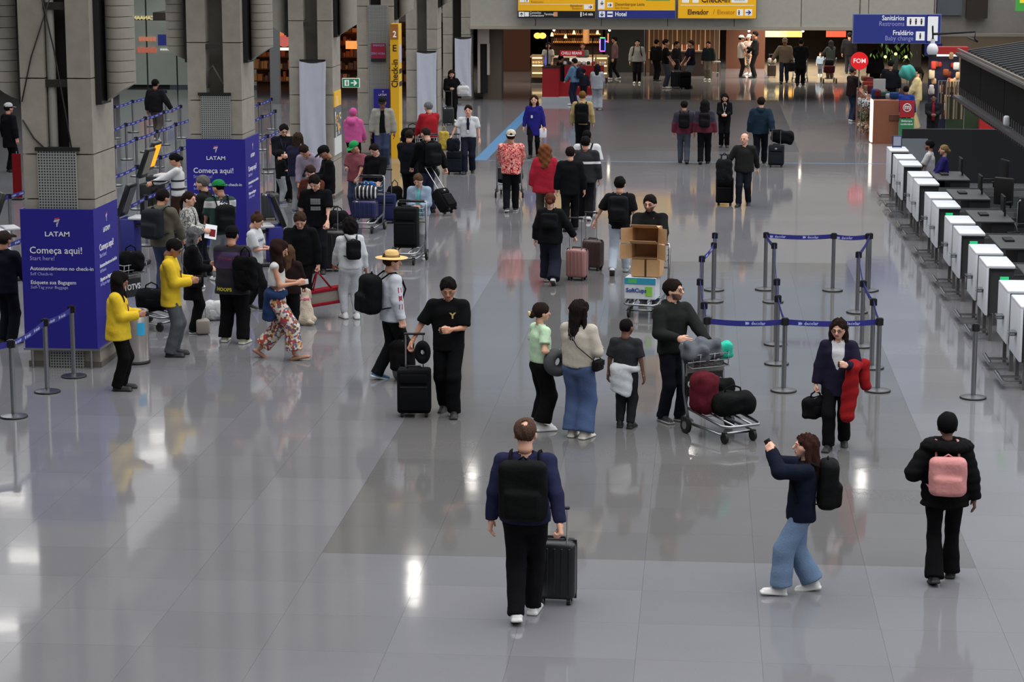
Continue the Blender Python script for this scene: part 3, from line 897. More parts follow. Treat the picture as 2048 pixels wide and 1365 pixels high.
# advert on the hall side of the third column
ad = empty('column_advert', (CX1 + .012, 50.55, 0), label='narrow yellow, grey and white advert on the side of the third column', cat='poster')
za, zb2 = aty(682, 182, 50.5).z, aty(682, 308, 50.5).z
hh = za - zb2
for nm, f0, f1, c in (('yellow_band', 0, .24, (228, 170, 40)), ('grey_band', .24, .72, (96, 98, 108)), ('white_band', .72, 1, (196, 198, 196))):
    MB().box((0, 0, za - hh * (f0 + f1) / 2), (.02, .95, hh * (f1 - f0))).build(nm, plain(c, .6), ad)
rng = random.Random(5)
for k in range(16):
    MB().rbox((.013, rng.uniform(-.38, .38), za - hh * rng.uniform(.28, .68)), (.006, rng.uniform(.05, .2), rng.uniform(.05, .16)), .003, 1).build('print_patch', plain(rng.choice([(230, 160, 60), (215, 190, 120), (60, 60, 70), (235, 235, 235)]), .6), ad)
letter(ad, [('11', 0, 0, .3, .01, 'CENTER')], face_mat((0, 1, 0), (0, 0, 1), (.014, -.1, za - .16 * hh)), plain((240, 235, 225), .6))
# posters on the fourth column
p = sign('red_poster', (757, 125), 59.9, 'small dark red poster on the perforated column cover')
board('red_sheet', 59.9, 742, 771, 87, 117, mat('poster_red', (128, 20, 48), .6), .02, p); board('dark_strip', 59.9, 742, 771, 117, 123.5, SBLK, .02, p)
ptext(p, 'EMBARQUE', 746, 91, 4, 59.9, LET2); ptext(p, 'ZERO HORA', 770, 107.5, 4.5, 59.9, LET2, 'RIGHT')
p = sign('blue_poster', (764, 262), 59.85, 'small plain blue airline wrap low on the fourth column')
board('blue_sheet', 59.80, 747, 779, 178, 300, BLUE, .14, p); ptext(p, 'LATAM', 765, 190, 4.5, 59.79, LET, 'CENTER'); tail_logo(p, face_mat((1, 0, 0), (0, 0, 1), aty(766, 184, 59.78) - p.location), .05)

# tall yellow check-in totem
TY = 59.33
ty0, ty1 = aty(780, 48, TY), aty(798, 272, TY)
tt = empty('check_in_totem', ((ty0.x + ty1.x) / 2, TY, 0), label='tall yellow totem reading 2 E Check-in', cat='sign')
zt, zbt = ty0.z, max(0.0, ty1.z)
YELT = mat('totem_yellow', (222, 168, 20), .55, gain=1.1, var=.04); YELS = mat('totem_yellow_pale', (226, 180, 52), .55, gain=1.1, var=.04); BRN = mat('totem_brown', (150, 96, 40), .6)
W3 = ty1.x - ty0.x
MB().box((0, .3, (zt + 0) / 2), (W3, .6, zt)).build('front_face', YELT, tt)
MB().box((W3 / 2 + .006, .3, zt / 2), (.012, .6, zt)).build('side_face', YELS, tt)
MB().box((0, -.006, zt - .2), (W3, .012, .4)).build('number_band', BRN, tt)
ptext(tt, '2', 789, 69, 13, TY - .02, SWHT, 'CENTER', .02); ptext(tt, 'E', 789, 97, 14, TY, SBLK, 'CENTER', .008, sx=1.0)
ptext(tt, 'Check-in', 790, 147, 14, TY, SBLK, 'CENTER', .01, rot=math.pi / 2)
for f0, f1, c in ((.16, .29, (170, 172, 190)), (.335, .37, (40, 40, 50)), (.43, .465, (40, 40, 50)), (.85, .88, (40, 40, 50))):
    MB().box((W3 / 2 + .014, .3, zt * (1 - (f0 + f1) / 2)), (.006, .48, zt * (f1 - f0))).build('side_print', plain(c, .6), tt)

# doorway frame, red machine and fire extinguisher near the far left end
d = empty('door_1', (0, 0, 0), kind='structure')
board('frame', 80.6, 955, 978, 58, 88, mat('door_frame_pale', (170, 160, 150), .7), .2, d)
board('jamb', 80.6, 955, 960, 88, 186, mat('door_frame_pale'), .2, d); board('jamb', 80.6, 974, 979, 88, 150, mat('door_frame_pale'), .2, d)
board('dark_opening', 80.85, 960, 975, 88, 186, BLACK, .05, d)
v = empty('vending_machine', fl(970, 187), label='narrow red vending machine in the pale doorway', cat='machine')
board('body', v.location.y - .15, 966, 974, 98, 186, mat('machine_red', (150, 34, 30), .5), .5, v); board('panel', v.location.y - .165, 969, 972, 106, 140, plain((215, 190, 185), .5), .02, v)
board('side_strip', v.location.y - .16, 960, 966, 86, 186, BLACKM, .4, v)
fe = empty('fire_extinguisher', fl(990, 163), label='red fire extinguisher box on the brown pier', cat='extinguisher')
board('cabinet', fe.location.y - .2, 983, 996, 129, 156, mat('machine_red'), .25, fe); board('handle', fe.location.y - .22, 988, 991, 138, 146, BLACK, .03, fe)
board('base', fe.location.y - .2, 981, 998, 156, 162, BLACK, .3, fe)

# =================================================================== BARRIERS
BELT = mat('belt_blue', (38, 40, 132), .7, gain=1.0, var=.08); BELT_T = mat('belt_print', (168, 176, 226), .7)
base_me = MB().lathe([(0, 0), (.17, 0), (.175, .008), (.17, .022), (.10, .034), (.03, .042), (0, .044)], n=24).mesh('base', plain((26, 27, 29), .4))
cover_me = MB().lathe([(.165, .0245), (.10, .037), (.031, .046)], n=24).mesh('base_cover', metal((120, 122, 125), .35))
post_me = MB().cyl((0, 0, .03), (0, 0, .93), .032, n=16).mesh('post', metal((150, 152, 156), .3))
head_me = MB().cyl((0, 0, .90), (0, 0, .99), .036, n=16).box((0, .034, .935), (.05, .03, .09)).box((0, -.034, .935), (.05, .03, .09)).box((.034, 0, .935), (.03, .05, .09)).box((-.034, 0, .935), (.03, .05, .09)).mesh('head', plain((24, 24, 27), .4))
_bt = {}


def stanchion(pos, label, group, to=None, dip=.03, print_on=True, step=.55):
    e = empty('barrier_post', (pos[0], pos[1], 0), label=label, cat='barrier', group=group)
    for n, me in (('base', base_me), ('base_cover', cover_me), ('post', post_me), ('head', head_me)): link(n, me, e)
    if to is not None:
        v = Vector((to[0] - pos[0], to[1] - pos[1], 0)); L = v.length; u = v.normalized(); nrm = Vector((u.y, -u.x, 0))
        if nrm.dot(Vector((e.location.x, e.location.y, 0))) > 0: nrm = -nrm    # printed side towards the hall
        V = []; F = []
        n = 10
        for k in range(n + 1):
            t = .05 / L + (1 - .1 / L) * k / n; z = .935 - dip * 4 * t * (1 - t); q = u * (t * L)
            for zz in (-.037, .037):
                for s_ in (-.002, .002): V.append((q.x + nrm.x * s_, q.y + nrm.y * s_, z + zz))
        for k in range(n):
            a = 4 * k; F += [(a, a + 4, a + 6, a + 2), (a + 1, a + 3, a + 7, a + 5), (a + 2, a + 6, a + 7, a + 3), (a, a + 1, a + 5, a + 4)]
        mb = MB(); mb.add(V, F); b = mb.build('belt', BELT, e)
        if print_on:
            if 'q' not in _bt: _bt['q'] = text_mb('decolar', .062, .0012, 'LEFT', .001, 1)
            mb = MB(); rd = u if nrm.cross(Vector((0, 0, 1))).dot(u) < 0 else -u
            rdir = Vector((0, 0, 1)).cross(nrm)
            k = 0; t0 = .16
            while t0 + .36 < L:
                tt_ = t0 + .18; z = .935 - dip * 4 * (tt_ / L) * (1 - tt_ / L)
                o = u * (t0 if rdir.dot(u) > 0 else t0 + .36) + nrm * .0032 + Vector((0, 0, z))
                M = face_mat(rdir, (0, 0, 1), o)
                mb.add(_bt['q'].v, _bt['q'].f, False, M @ Matrix.Translation((.075, 0, 0)))
                mb.add([(0, -.024, 0), (.045, 0, 0), (0, .024, 0)], [(0, 1, 2)], False, M)
                mb.add([(.02, -.024, 0), (.055, -.006, 0), (.055, .006, 0), (.02, .024, 0), (.035, 0, 0)], [(0, 1, 4), (4, 2, 3)], False, M)
                t0 += step; k += 1
            if k: mb.build('lettering', BELT_T, b)
    return e


gq = 'posts of the right hand queue'
c0 = [fl(x, y) for x, y in ((1419, 640), (1413, 676), (1408, 718))]
NL, NM, NR = fl(1420, 783), fl(1567, 783), fl(1755, 783)
right = [fl(1755, 783), fl(1743, 737), fl(1734, 694), fl(1722, 626), fl(1716, 600), fl(1735, 580)]
# right row, near to far, with belts running along it
stanchion(NR, 'barrier post at the near right corner of the blue belt queue', gq, to=NM)
stanchion(NM, 'barrier post in the middle of the near blue belt', gq, to=fl(1412, 781))
stanchion(fl(1412, 781), 'barrier post at the near left end of the blue belt, behind a trolley', gq)
mid = [fl(1553, 729), fl(1551, 690), fl(1546, 605), fl(1530, 580)]
for k, (q, t) in enumerate(zip(mid, [NM, mid[0], mid[1], mid[2]])):
    stanchion(q, ['first', 'second', 'third', 'last'][k] + ' barrier post behind the middle of the near belt, counted from the camera', gq, to=t, print_on=False)
rr = [fl(1743, 737), fl(1723, 694), fl(1714, 626), fl(1737, 582)]
for k, (q, t) in enumerate(zip(rr, [NR, rr[0], rr[1], rr[2]])):
    stanchion(q, ['first', 'second', 'third', 'farthest'][k] + ' barrier post going back along the right side of the queue', gq, to=t, print_on=False)
FM = fl(1665, 582)
stanchion(FM, 'barrier post in the middle of the far blue belt', gq, to=mid[3]); stanchion(fl(1733, 583), 'barrier post at the right end of the far blue belt', gq, to=FM, step=.42)
ll = [fl(1426, 604), fl(1428, 581), fl(1402, 636), fl(1398, 690), fl(1406, 745)]
for k, (q, t) in enumerate(zip(ll, [ll[2], ll[0], ll[3], ll[4], fl(1412, 781)])):
    stanchion(q, ['barrier post standing in front of a twin post left of the queue', 'farthest barrier post on the left side of the queue', 'barrier post left of the queue with a slanting belt', 'barrier post half hidden right of the laughing person', 'barrier post hidden close behind the laughing person'][k], gq, to=t, print_on=(k == 0))
stanchion(fl(1946, 797), 'single barrier post standing alone by the check-in counters', 'single post')
lg = 'posts by the nearest blue wrap'
L3, L2, L1 = fl(148, 754), fl(95, 785), fl(28, 835)
stanchion(L3, 'barrier post farthest back of the three by the nearest blue wrap', lg, to=L2, step=.42)
stanchion(L2, 'middle one of the three barrier posts by the nearest blue wrap', lg, to=L1, step=.42)
stanchion(L1, 'nearest of the three barrier posts at the left edge of the view', lg, to=(L1.x - .9, L1.y - .9), step=.42)
# queue maze under the mezzanine
rows = [(-10.7, 40.0, 5), (-12.3, 43.5, 7), (-14.0, 48.0, 7), (-15.3, 52.0, 7), (-17.2, 58.0, 7)]
names = ['first', 'second', 'third', 'fourth', 'fifth']
for r, (x, y0, n) in enumerate(rows):
    pts = [(x, y0 + 2.1 * k) for k in range(n)]
    for k in range(n):
        stanchion(pts[k], 'barrier post number %s from the camera in the %s belt row behind the columns' % (['one', 'two', 'three', 'four', 'five', 'six', 'seven'][k], names[r]), 'queue maze posts behind the columns', to=pts[k + 1] if k + 1 < n else None, step=.5)
for r, (x, y0, n) in enumerate([(-11.35, 35.2, 4), (-13.4, 40.2, 4), (-10.9, 51.5, 4), (-12.2, 55.5, 5), (-13.2, 62.0, 4)]):
    pts = [(x, y0 + 1.9 * k) for k in range(n)]
    for k in range(n):
        stanchion(pts[k], 'barrier post number %s in the %s' % (['one', 'two', 'three', 'four', 'five'][k], ['short belt row left of the nearest column', 'inner short belt row left of the nearest column', 'belt row between second and third columns', 'inner belt row between second and third columns', 'belt row before the warm shop'][r]), 'queue maze posts behind the columns', to=pts[k + 1] if k + 1 < n else None, step=.5)

# =================================================================== CHECK-IN COUNTERS
CW = mat('counter_white', (196, 200, 206), .4, gain=1.3, var=.03); CG = mat('counter_grey', (46, 49, 50), .5); CGL = mat('counter_glass', (70, 76, 76), .12)
ys = [51.6, 49.85, 48.45, 46.25, 44.9, 42.55, 41.2, 38.95, 37.6, 35.35, 34.0, 31.65, 30.35]
ordn = ['farthest', 'second', 'third', 'fourth', 'fifth', 'sixth', 'seventh', 'eighth', 'ninth', 'tenth', 'eleventh', 'twelfth', 'nearest']
X0 = 4.20
top_me = MB().rbox((.21, -.49, 1.125), (.42, .98, .05), .012, 2).mesh('top', CW)
fr_me = MB().rbox((.02, -.49, .76), (.04, .98, .72), .01, 2).mesh('front_panel', CW)
bd_me = MB().box((.225, -.49, .76), (.36, .93, .66)).mesh('body', CG)
ed_me = MB().box((.05, -.978, .75), (.016, .012, .72)).box((.23, -.978, 1.09), (.38, .012, .016)).mesh('edge_strip', BLACK)
sh_me = MB().box((-.05, -.62, .75), (.10, .22, .012)).box((-.05, -.62, .71), (.09, .2, .008)).mesh('hand_shelf', CGL)
lg_me = MB().box((0, 0, .2), (.05, .05, .4)).mesh('leg', plain((92, 90, 88), .4))
bar_me = MB().cyl((-.18, -.15, .1), (-.18, -.85, .1), .03, n=10).box((-.02, -.3, .07), (.3, .03, .03)).box((-.02, -.7, .07), (.3, .03, .03)).mesh('bumper_bar', CHROME)
led_me = MB().box((.08, .0, 1.17), (.12, .03, .04)).mesh('status_light', glow((20, 190, 120), .8))
cv_me = MB().box((1.6, -.1, .35), (2.3, .62, .5)).mesh('scale_body', mat('scale_steel', (92, 96, 98), .35, .6))
cb_me = MB().box((1.6, -.1, .607), (2.2, .5, .012)).mesh('scale_belt', plain((34, 36, 38), .6))
rl_me = MB().box((1.6, .22, .66), (2.3, .02, .1)).box((1.6, -.42, .66), (2.3, .02, .1)).mesh('side_rail', STEEL)
for k, y in enumerate(ys):
    e = empty('check_in_counter', (X0, y, 0), label='white check-in counter, %s' % ('farthest of the row, with a small blue tablet on it' if k == 0 else 'nearest of the row at the right edge' if k == 12 else ordn[k] + ' counting from the far end of the row'), cat='counter', group='white check-in counters')
    for n, me in (('top', top_me), ('front_panel', fr_me), ('body', bd_me), ('edge_strip', ed_me), ('bumper_bar', bar_me)): link(n, me, e)
    for lx, ly in ((.1, -.15), (.1, -.85), (.34, -.15), (.34, -.85)): link('leg', lg_me, e).location = (lx, ly, 0)
    if k: link('hand_shelf', sh_me, e)
    if k in (7, 9, 11): link('status_light', led_me, e)
    if k % 2 == 0 and k:
        c = empty('baggage_scale', (X0, y - 1.45, 0), label='steel baggage scale belt beyond the %s check-in counter from the far end' % ('nearest' if k == 12 else ordn[k]), cat='conveyor', group='baggage scales')
        link('scale_body', cv_me, c); link('scale_belt', cb_me, c); link('side_rail', rl_me, c)
# keyboards and monitors on a dark staff desk behind the counters
for k in range(6):
    y = 31.2 + k * 3.45
    dk = empty('staff_desk', (5.5, y, 0), label='dark staff desk behind the counters, %s from the camera' % ['first', 'second', 'third', 'fourth', 'fifth', 'sixth'][k], cat='desk', group='staff desks')
    MB().rbox((-.25, -.4, .86), (.7, 1.6, .04), .01, 1).build('desk_top', plain((66, 69, 70), .45), dk); MB().box((-.1, -.4, .42), (.4, 1.5, .84)).build('cabinet', plain((30, 31, 33), .6), dk)
    mb = MB(); mb.box((-.35, -.3, .9), (.16, .4, .025)); mb.build('keyboard', BLACK, dk)
    mb = MB(); mb.rbox((-.02, -.45, 1.12), (.04, .46, .3), .01, 1).cyl((.02, -.45, .88), (.02, -.45, 1.0), .02, n=8).build('monitor', BLACKM, dk)
# tablet on the far counter
tb = empty('tablet_stand', (X0 + .2, 51.2, 1.15), label='small blue framed tablet standing on the farthest counter', cat='tablet')
MB().rbox((0, 0, .15), (.22, .02, .28), .01, 1).build('frame', plain((30, 44, 96), .5), tb); MB().box((0, -.013, .16), (.17, .005, .21)).build('screen', glow((170, 175, 195), .35), tb)
MB().box((0, .05, .01), (.16, .16, .02)).build('foot', WHITE, tb)
# low dark partition behind the staff
MB().box((7.6, 54.6, .65), (5.6, .12, 1.3)).build('staff_partition', plain((26, 27, 30), .6)); tag(bpy.data.objects['staff_partition'], 'low black partition behind the check-in staff', 'partition')
gp = empty('glass_screen', (4.95, 53.6, 0), label='small pale glass screen behind the farthest check-in counter', cat='screen')
MB().box((0, 0, .75), (.75, .03, .8)).build('pane', mat('pale_screen', (120, 128, 134), .25), gp); MB().box((0, 0, .18), (.8, .06, .36)).build('foot', CG, gp)


def office_chair(x, y, z, rz, label):
    p = fl(x, y); e = empty('office_chair', p, rz, label=label, cat='chair')
    MB().rbox((0, 0, .47), (.5, .48, .09), .04, 3).build('seat', BLACK, e); MB().rbox((0, -.24, .86), (.46, .07, .56), .035, 3).build('backrest', BLACK, e)
    for a in range(5):
        t = a * 1.2566; MB().tube([(0, 0, .12), (.28 * math.cos(t), .28 * math.sin(t), .07)], .018, 6).ball((.29 * math.cos(t), .29 * math.sin(t), .03), .03, 6).build('leg', plain((30, 30, 32), .4), e)
    MB().cyl((0, 0, .1), (0, 0, .44), .03, n=10).build('column', CHROME, e)
    for s_ in (-1, 1): MB().tube([(s_ * .27, -.1, .45), (s_ * .28, -.1, .68), (s_ * .28, .14, .68)], .02, 6).build('armrest', BLACK, e)


office_chair(1990, 470, 0, 2.4, 'black office chair behind the counters, nearer of two'); office_chair(1985, 424, 0, 1.8, 'black office chair behind the counters, farther of two')
office_chair(2042, 545, 0, 2.0, 'black office chair at the right edge behind the near counters')
wc = empty('baggage_equipment', fl(2046, 500), .3, label='black folded wheelchair frame standing behind the counters', cat='wheelchair')
MB().rbox((0, 0, .5), (.5, .45, .08), .03, 2).build('seat', BLACK, wc); MB().rbox((0, -.25, .8), (.5, .06, .5), .03, 2).build('backrest', BLACK, wc)
for s_ in (-1, 1):
    MB().tube([(s_ * .3, -.1 + .28 * math.cos(t * .3927), .3 + .28 * math.sin(t * .3927)) for t in range(16)], .022, 6, True).build('wheel', BLACKM, wc)
    MB().tube([(s_ * .26, -.35, 1.0), (s_ * .26, -.25, .95), (s_ * .26, -.25, .5), (s_ * .26, .35, .5), (s_ * .26, .45, .12)], .015, 6).build('side_frame', CHROME, wc)
wc.name = 'folded_wheelchair'

# overhead black slatted canopy with dark display screens above the counters
cn = empty('counter_canopy', (6.0, 0, 0), label='black slatted canopy with dark screens hanging above the check-in counters', cat='canopy')
cy0, cy1 = 34.0, 54.0
CANO = plain((46, 47, 48), .4); CANG = plain((70, 70, 70), .4)
for k in range(5):
    y = cy0 + (cy1 - cy0) * (k + .5) / 5
    MB().rbox((.12, y, 2.72), (.1, (cy1 - cy0) / 5 - .03, .78), .02, 1).build('screen', mat('screen_black', (11, 11, 12), .7, spec=.1), cn)
MB().box((0, (cy0 + cy1) / 2, 3.14), (.12, cy1 - cy0, .07)).build('upper_rail', CANG, cn); MB().box((0.0, (cy0 + cy1) / 2, 3.25), (.05, cy1 - cy0, .04)).build('upper_rail', plain((96, 96, 95), .4), cn)
MB().box((.0, (cy0 + cy1) / 2, 2.12), (.16, cy1 - cy0, .08)).build('lower_rail', metal((105, 106, 108), .4), cn)
sl_me = MB().box((1.0, 0, 0), (2.0, .16, .05)).mesh('slat', CANO); hs_me = MB().box((0, 0, 0), (.05, .12, .22)).mesh('hanging_slat', CANO)
n = 32
for k in range(n):
    y = cy0 + (cy1 - cy0) * (k + .5) / n
    o = link('slat', sl_me, cn); o.location = (.2, y, 3.22); o.rotation_euler = (0, -.16, 0)
    o = link('slat', sl_me, cn); o.location = (2.3, y, 3.62); o.rotation_euler = (0, -.16, 0)
for k in range(60):
    y = cy0 + (cy1 - cy0) * (k + .5) / 60
    o = link('hanging_slat', hs_me, cn); o.location = (.16, y, 2.0); o = link('hanging_slat', hs_me, cn); o.location = (.1, y, 2.28)
MB().box((2.25, (cy0 + cy1) / 2, 3.58), (.12, cy1 - cy0, .12)).build('purlin', CANO, cn); MB().box((4.3, (cy0 + cy1) / 2, 3.95), (.12, cy1 - cy0, .12)).build('purlin', CANO, cn)
for y in (cy0 + 1, 44, cy1 - 1): MB().cyl((2.2, y, 3.6), (2.2, y, 11), .03, n=8).build('hanger', CANO, cn)
for k in range(4): MB().rbox((.0, cy1 - 9 + k * 2.6, 2.3), (.12, .12, .2), .04, 2).build('lamp_cap', WHITE, cn) if k == 0 else None
# lit screen up in the top right corner
o = board('lit_screen', 46, 2034, 2060, -30, 22, glow((60, 150, 60), .8), .1); tag(o, 'bright green and yellow lit screen in the top right corner', 'screen')
board('yellow_stripe', 45.97, 2040, 2058, -2, 6, glow((230, 210, 60), .8), .02, o)
# dome camera on a black arm
dc = empty('dome_camera', aty(1865, 100, 52), label='white dome camera hanging from a black arm under the restroom sign', cat='camera')
M_ = MB(); M_.ball((0, 0, .0), (.13, .13, .16), 10).cyl((0, 0, .1), (0, 0, .25), .05, n=10).build('dome', WHITE, dc)
MB().cyl((0, 0, -.16), (0, 0, -.1), .1, n=14).build('lens', BLACK, dc)
MB().tube([(0, 0, .25), (0, 0, .36), (.95, 0, .42), (.95, 0, .25), (1.0, 0, .2)], .028, 8).tube([(0, 0, .3), (-.02, -.1, .45), (-.03, -.16, .55)], .02, 6).build('arm', BLACK, dc)
MB().cyl((1.0, 0, .2), (1.0, 1.8, .2), .028, n=8).build('arm_brace', BLACK, dc)

# stainless bin by the yellow jackets, small totem behind
b = empty('waste_bin', fl(273, 726), label='round stainless steel waste bin with a blue sticker', cat='bin')
MB().lathe([(0, .03), (.185, .03), (.19, .05), (.19, .74), (.18, .76), (.14, .765), (.13, .74), (0, .70)], n=28).build('body', mat('bin_steel', (176, 170, 166), .28, .75, 0, 30, .05), b)
MB().lathe([(0, 0), (.195, 0), (.195, .035), (0, .035)], n=28).build('base_ring', BLACK, b)
MB().lathe([(.125, .742), (.0, .72)], n=24).build('lid_opening', BLACK, b)
MB().prism([(.192 * math.cos(a), .192 * math.sin(a)) for a in np.linspace(-1.2, -.55, 8)] + [(.188 * math.cos(a), .188 * math.sin(a)) for a in np.linspace(-.55, -1.2, 8)], .42, .6).build('sticker', plain((40, 150, 190), .5), b)


# =================================================================== LUGGAGE
def suitcase(x, y, w, h, d, face, rgb, label, handle=.45, kind='hard', tilt=0.0, pos=None, z=0.0, group=None, lay=False, wheels=True, cat='suitcase'):
    p = Vector(pos) if pos else fl(x, y)
    e = empty('suitcase', (p.x, p.y, z), -math.radians(face), label=label, cat=cat, group=group)
    e.rotation_euler = (math.radians(tilt), 0, -math.radians(face))
    if lay: e.rotation_euler = (math.radians(90), 0, -math.radians(face))
    m = mat('case_%d_%d_%d_%s' % (*rgb, kind), rgb, .38 if kind == 'hard' else .9, 0, .1, 40, .12, gain=1.0, spec=.5 if kind == 'hard' else .12)
    w0 = .05 if wheels else 0.0
    MB().rbox((0, 0, w0 + h / 2), (w, d, h), .055 if kind == 'hard' else .04, 4).build('shell', m, e)
    if kind == 'hard':
        n = 5
        mb = MB()
        for k in range(n):
            xx = -w * .36 + w * .72 * k / (n - 1)
            for s_ in (-1, 1): mb.rbox((xx, s_ * (d / 2), w0 + h / 2), (w * .06, .014, h * .8), .006, 2)
        mb.build('rib_panel', m, e, kind='stuff')
        MB().box((0, 0, w0 + h / 2), (w + .006, .014, h + .006)).build('zip_seam', BLACK, e)
        MB().rbox((w * .28, d / 2 + .002, w0 + h * .93), (.05, .012, .03), .004, 1).build('lock', CHROME, e)
    else:
        for s_ in (-1, 1):
            MB().rbox((0, s_ * (d / 2 + .012), w0 + h * .36), (w * .84, .05, h * .56), .02, 3).build('front_pocket', m, e)
            MB().rbox((0, s_ * (d / 2 + .008), w0 + h * .8), (w * .8, .03, h * .2), .012, 2).build('upper_pocket', m, e)
        MB().box((0, d / 2 + .04, w0 + h * .62), (w * .8, .006, .012)).box((0, -d / 2 - .04, w0 + h * .62), (w * .8, .006, .012)).build('zip', BLACK, e)
        MB().rbox((0, -d / 2 - .028, w0 + h * .83), (.06, .01, .035), .003, 1).build('badge', plain((150, 150, 155), .4), e)
    MB().tube([(-.09, 0, w0 + h - .01), (-.08, 0, w0 + h + .025), (.08, 0, w0 + h + .025), (.09, 0, w0 + h - .01)], .013, 6).build('carry_handle', BLACK, e)
    if wheels:
        for i in (-1, 1):
            for j in (-1, 1):
                MB().cyl((i * (w / 2 - .06) - .018, j * (d / 2 - .05), .03), (i * (w / 2 - .06) + .018, j * (d / 2 - .05), .03), .03, n=12).box((i * (w / 2 - .06), j * (d / 2 - .05), .055), (.03, .05, .03)).build('wheel', plain((22, 22, 24), .4), e)
    if handle:
        yy = -d / 2 + .03; hw = min(.11, w * .3)
        for s_ in (-1, 1): MB().cyl((s_ * hw, yy, w0 + h - .02), (s_ * hw, yy, w0 + h + handle), .009, n=8).build('handle_rod', CHROME, e)
        MB().rbox((0, yy, w0 + h + handle), (hw * 2 + .05, .035, .03), .012, 2).build('grip', BLACK, e)
    return e


def soft_bag(name, p, size, rgb, label, rz=0.0, strap=True, cat='bag', seed=0, m=None, tilt=0.0, bumps=.012):
    """slumped bag standing on p (world position of its underside)"""
    e = empty(name, p, rz, label=label, cat=cat); e.rotation_euler = (0, tilt, rz)
    w, d, h = size; m = m or cloth(rgb, bump=.3)
    hs = (w / 2, d / 2, h / 2); vx = max(.012, min(size) / 14)
    sdf_obj('body', lambda P: rb(P, (0, 0, h / 2), hs, min(hs) * .75) + folds(P, bumps, seed, 14 / max(w, .3), 12), (-w / 2 - .03, -d / 2 - .03, -.03), (w / 2 + .03, d / 2 + .03, h + .03), vx, m, e)
    MB().tube([(-w * .42, 0, h * .72), (0, -d * .2, h * .99), (w * .42, 0, h * .72)], .005, 5).build('zip', plain((70, 70, 74), .4), e)
    if strap:
        MB().tube([(-w * .2, 0, h * .9), (-w * .17, .0, h * 1.15), (0, 0, h * 1.28), (w * .17, 0, h * 1.15), (w * .2, 0, h * .9)], .011, 6).build('strap', m, e)
    MB().rbox((0, -d * .46, h * .4), (w * .5, d * .14, h * .4), .02, 2).build('pocket', m, e)
    return e


def cart(x, y, face, label, pos=None, ad=True):
    """airport luggage trolley; local +y is its front"""
    p = Vector(pos) if pos else fl(x, y)
    e = empty('luggage_trolley', p, -math.radians(face), label=label, cat='trolley', group='luggage trolleys')
    G = metal((140, 142, 145), .35)
    MB().tube([(-.26, -.38, .30), (-.26, .42, .22), (-.2, .5, .22), (.2, .5, .22), (.26, .42, .22), (.26, -.38, .30)], .018, 8).tube([(-.12, -.38, .30), (-.12, .5, .22)], .012, 6).tube([(.12, -.38, .30), (.12, .5, .22)], .012, 6).tube([(-.26, 0, .265), (.26, 0, .265)], .012, 6).build('tray_frame', G, e)
    MB().tube([(-.28, -.30, .12), (-.28, -.42, .5), (-.28, -.46, 1.0), (-.27, -.5, 1.06), (.27, -.5, 1.06), (.28, -.46, 1.0), (.28, -.42, .5), (.28, -.30, .12)], .02, 8).build('upright_frame', G, e)
    MB().tube([(-.24, -.5, 1.07), (.24, -.5, 1.07)], .026, 8).build('handle', BLACKM, e)
    MB().tube([(-.28, -.30, .13), (-.24, .34, .11), (.24, .34, .11), (.28, -.30, .13)], .018, 8).build('under_frame', G, e)
    for s_ in (-1, 1):
        MB().cyl((s_ * .31 - .02, -.32, .1), (s_ * .31 + .02, -.32, .1), .1, n=18).build('rear_wheel', BLACK, e)
        MB().cyl((s_ * .2 - .018, .38, .065), (s_ * .2 + .018, .38, .065), .065, n=16).box((s_ * .2, .38, .11), (.05, .06, .05)).build('front_wheel', BLACK, e)
        MB().cyl((s_ * .335, -.32, .1), (s_ * .328, -.32, .1), .05, n=12).build('hub', STEEL, e)
    bk = MB()
    for z in (.82, .9, .98): bk.tube([(-.26, -.45, z), (-.26, -.26, z - .02), (.26, -.26, z - .02), (.26, -.45, z)], .007, 5)
    for q in range(6): bk.tube([(-.25 + q * .1, -.45, .80), (-.25 + q * .1, -.27, .80), (-.25 + q * .1, -.26, .97)], .006, 5)
    bk.build('basket', G, e)
    MB().rbox((0, -.41, .70), (.54, .03, .04), .01, 1).build('top_rail', plain((120, 118, 116), .5), e)
    if ad:
        MB().rbox((0, -.405, .58), (.52, .03, .30), .008, 1).build('ad_board', plain((28, 30, 34), .5), e)
        MB().rbox((0, -.40, .77), (.54, .02, .14), .008, 1).build('upper_board', plain((112, 110, 108), .5), e)
        letter(e, [('TOTVS', .05, 0, .12, .004, 'CENTER')], face_mat((-1, 0, 0), (0, 0, 1), (0, -.386, .585)), LET)
        mb = MB(); mb.tube([(.19 + .05 * math.cos(t * .52), -.386, .585 + .05 * math.sin(t * .52)) for t in range(12)], .009, 5, True).build('logo_ring', LET, e)
        letter(e, [('TOTVS', .05, 0, .12, .004, 'CENTER')], face_mat((1, 0, 0), (0, 0, 1), (0, -.424, .585)), LET)
    return e


def local(e, v):
    """world point of a point given in a thing's own frame"""
    return Matrix.LocRotScale(e.location, e.rotation_euler, e.scale) @ Vector(v)

# =================================================================== PEOPLE
def Rz(a): return Matrix.Rotation(a, 3, 'Z')


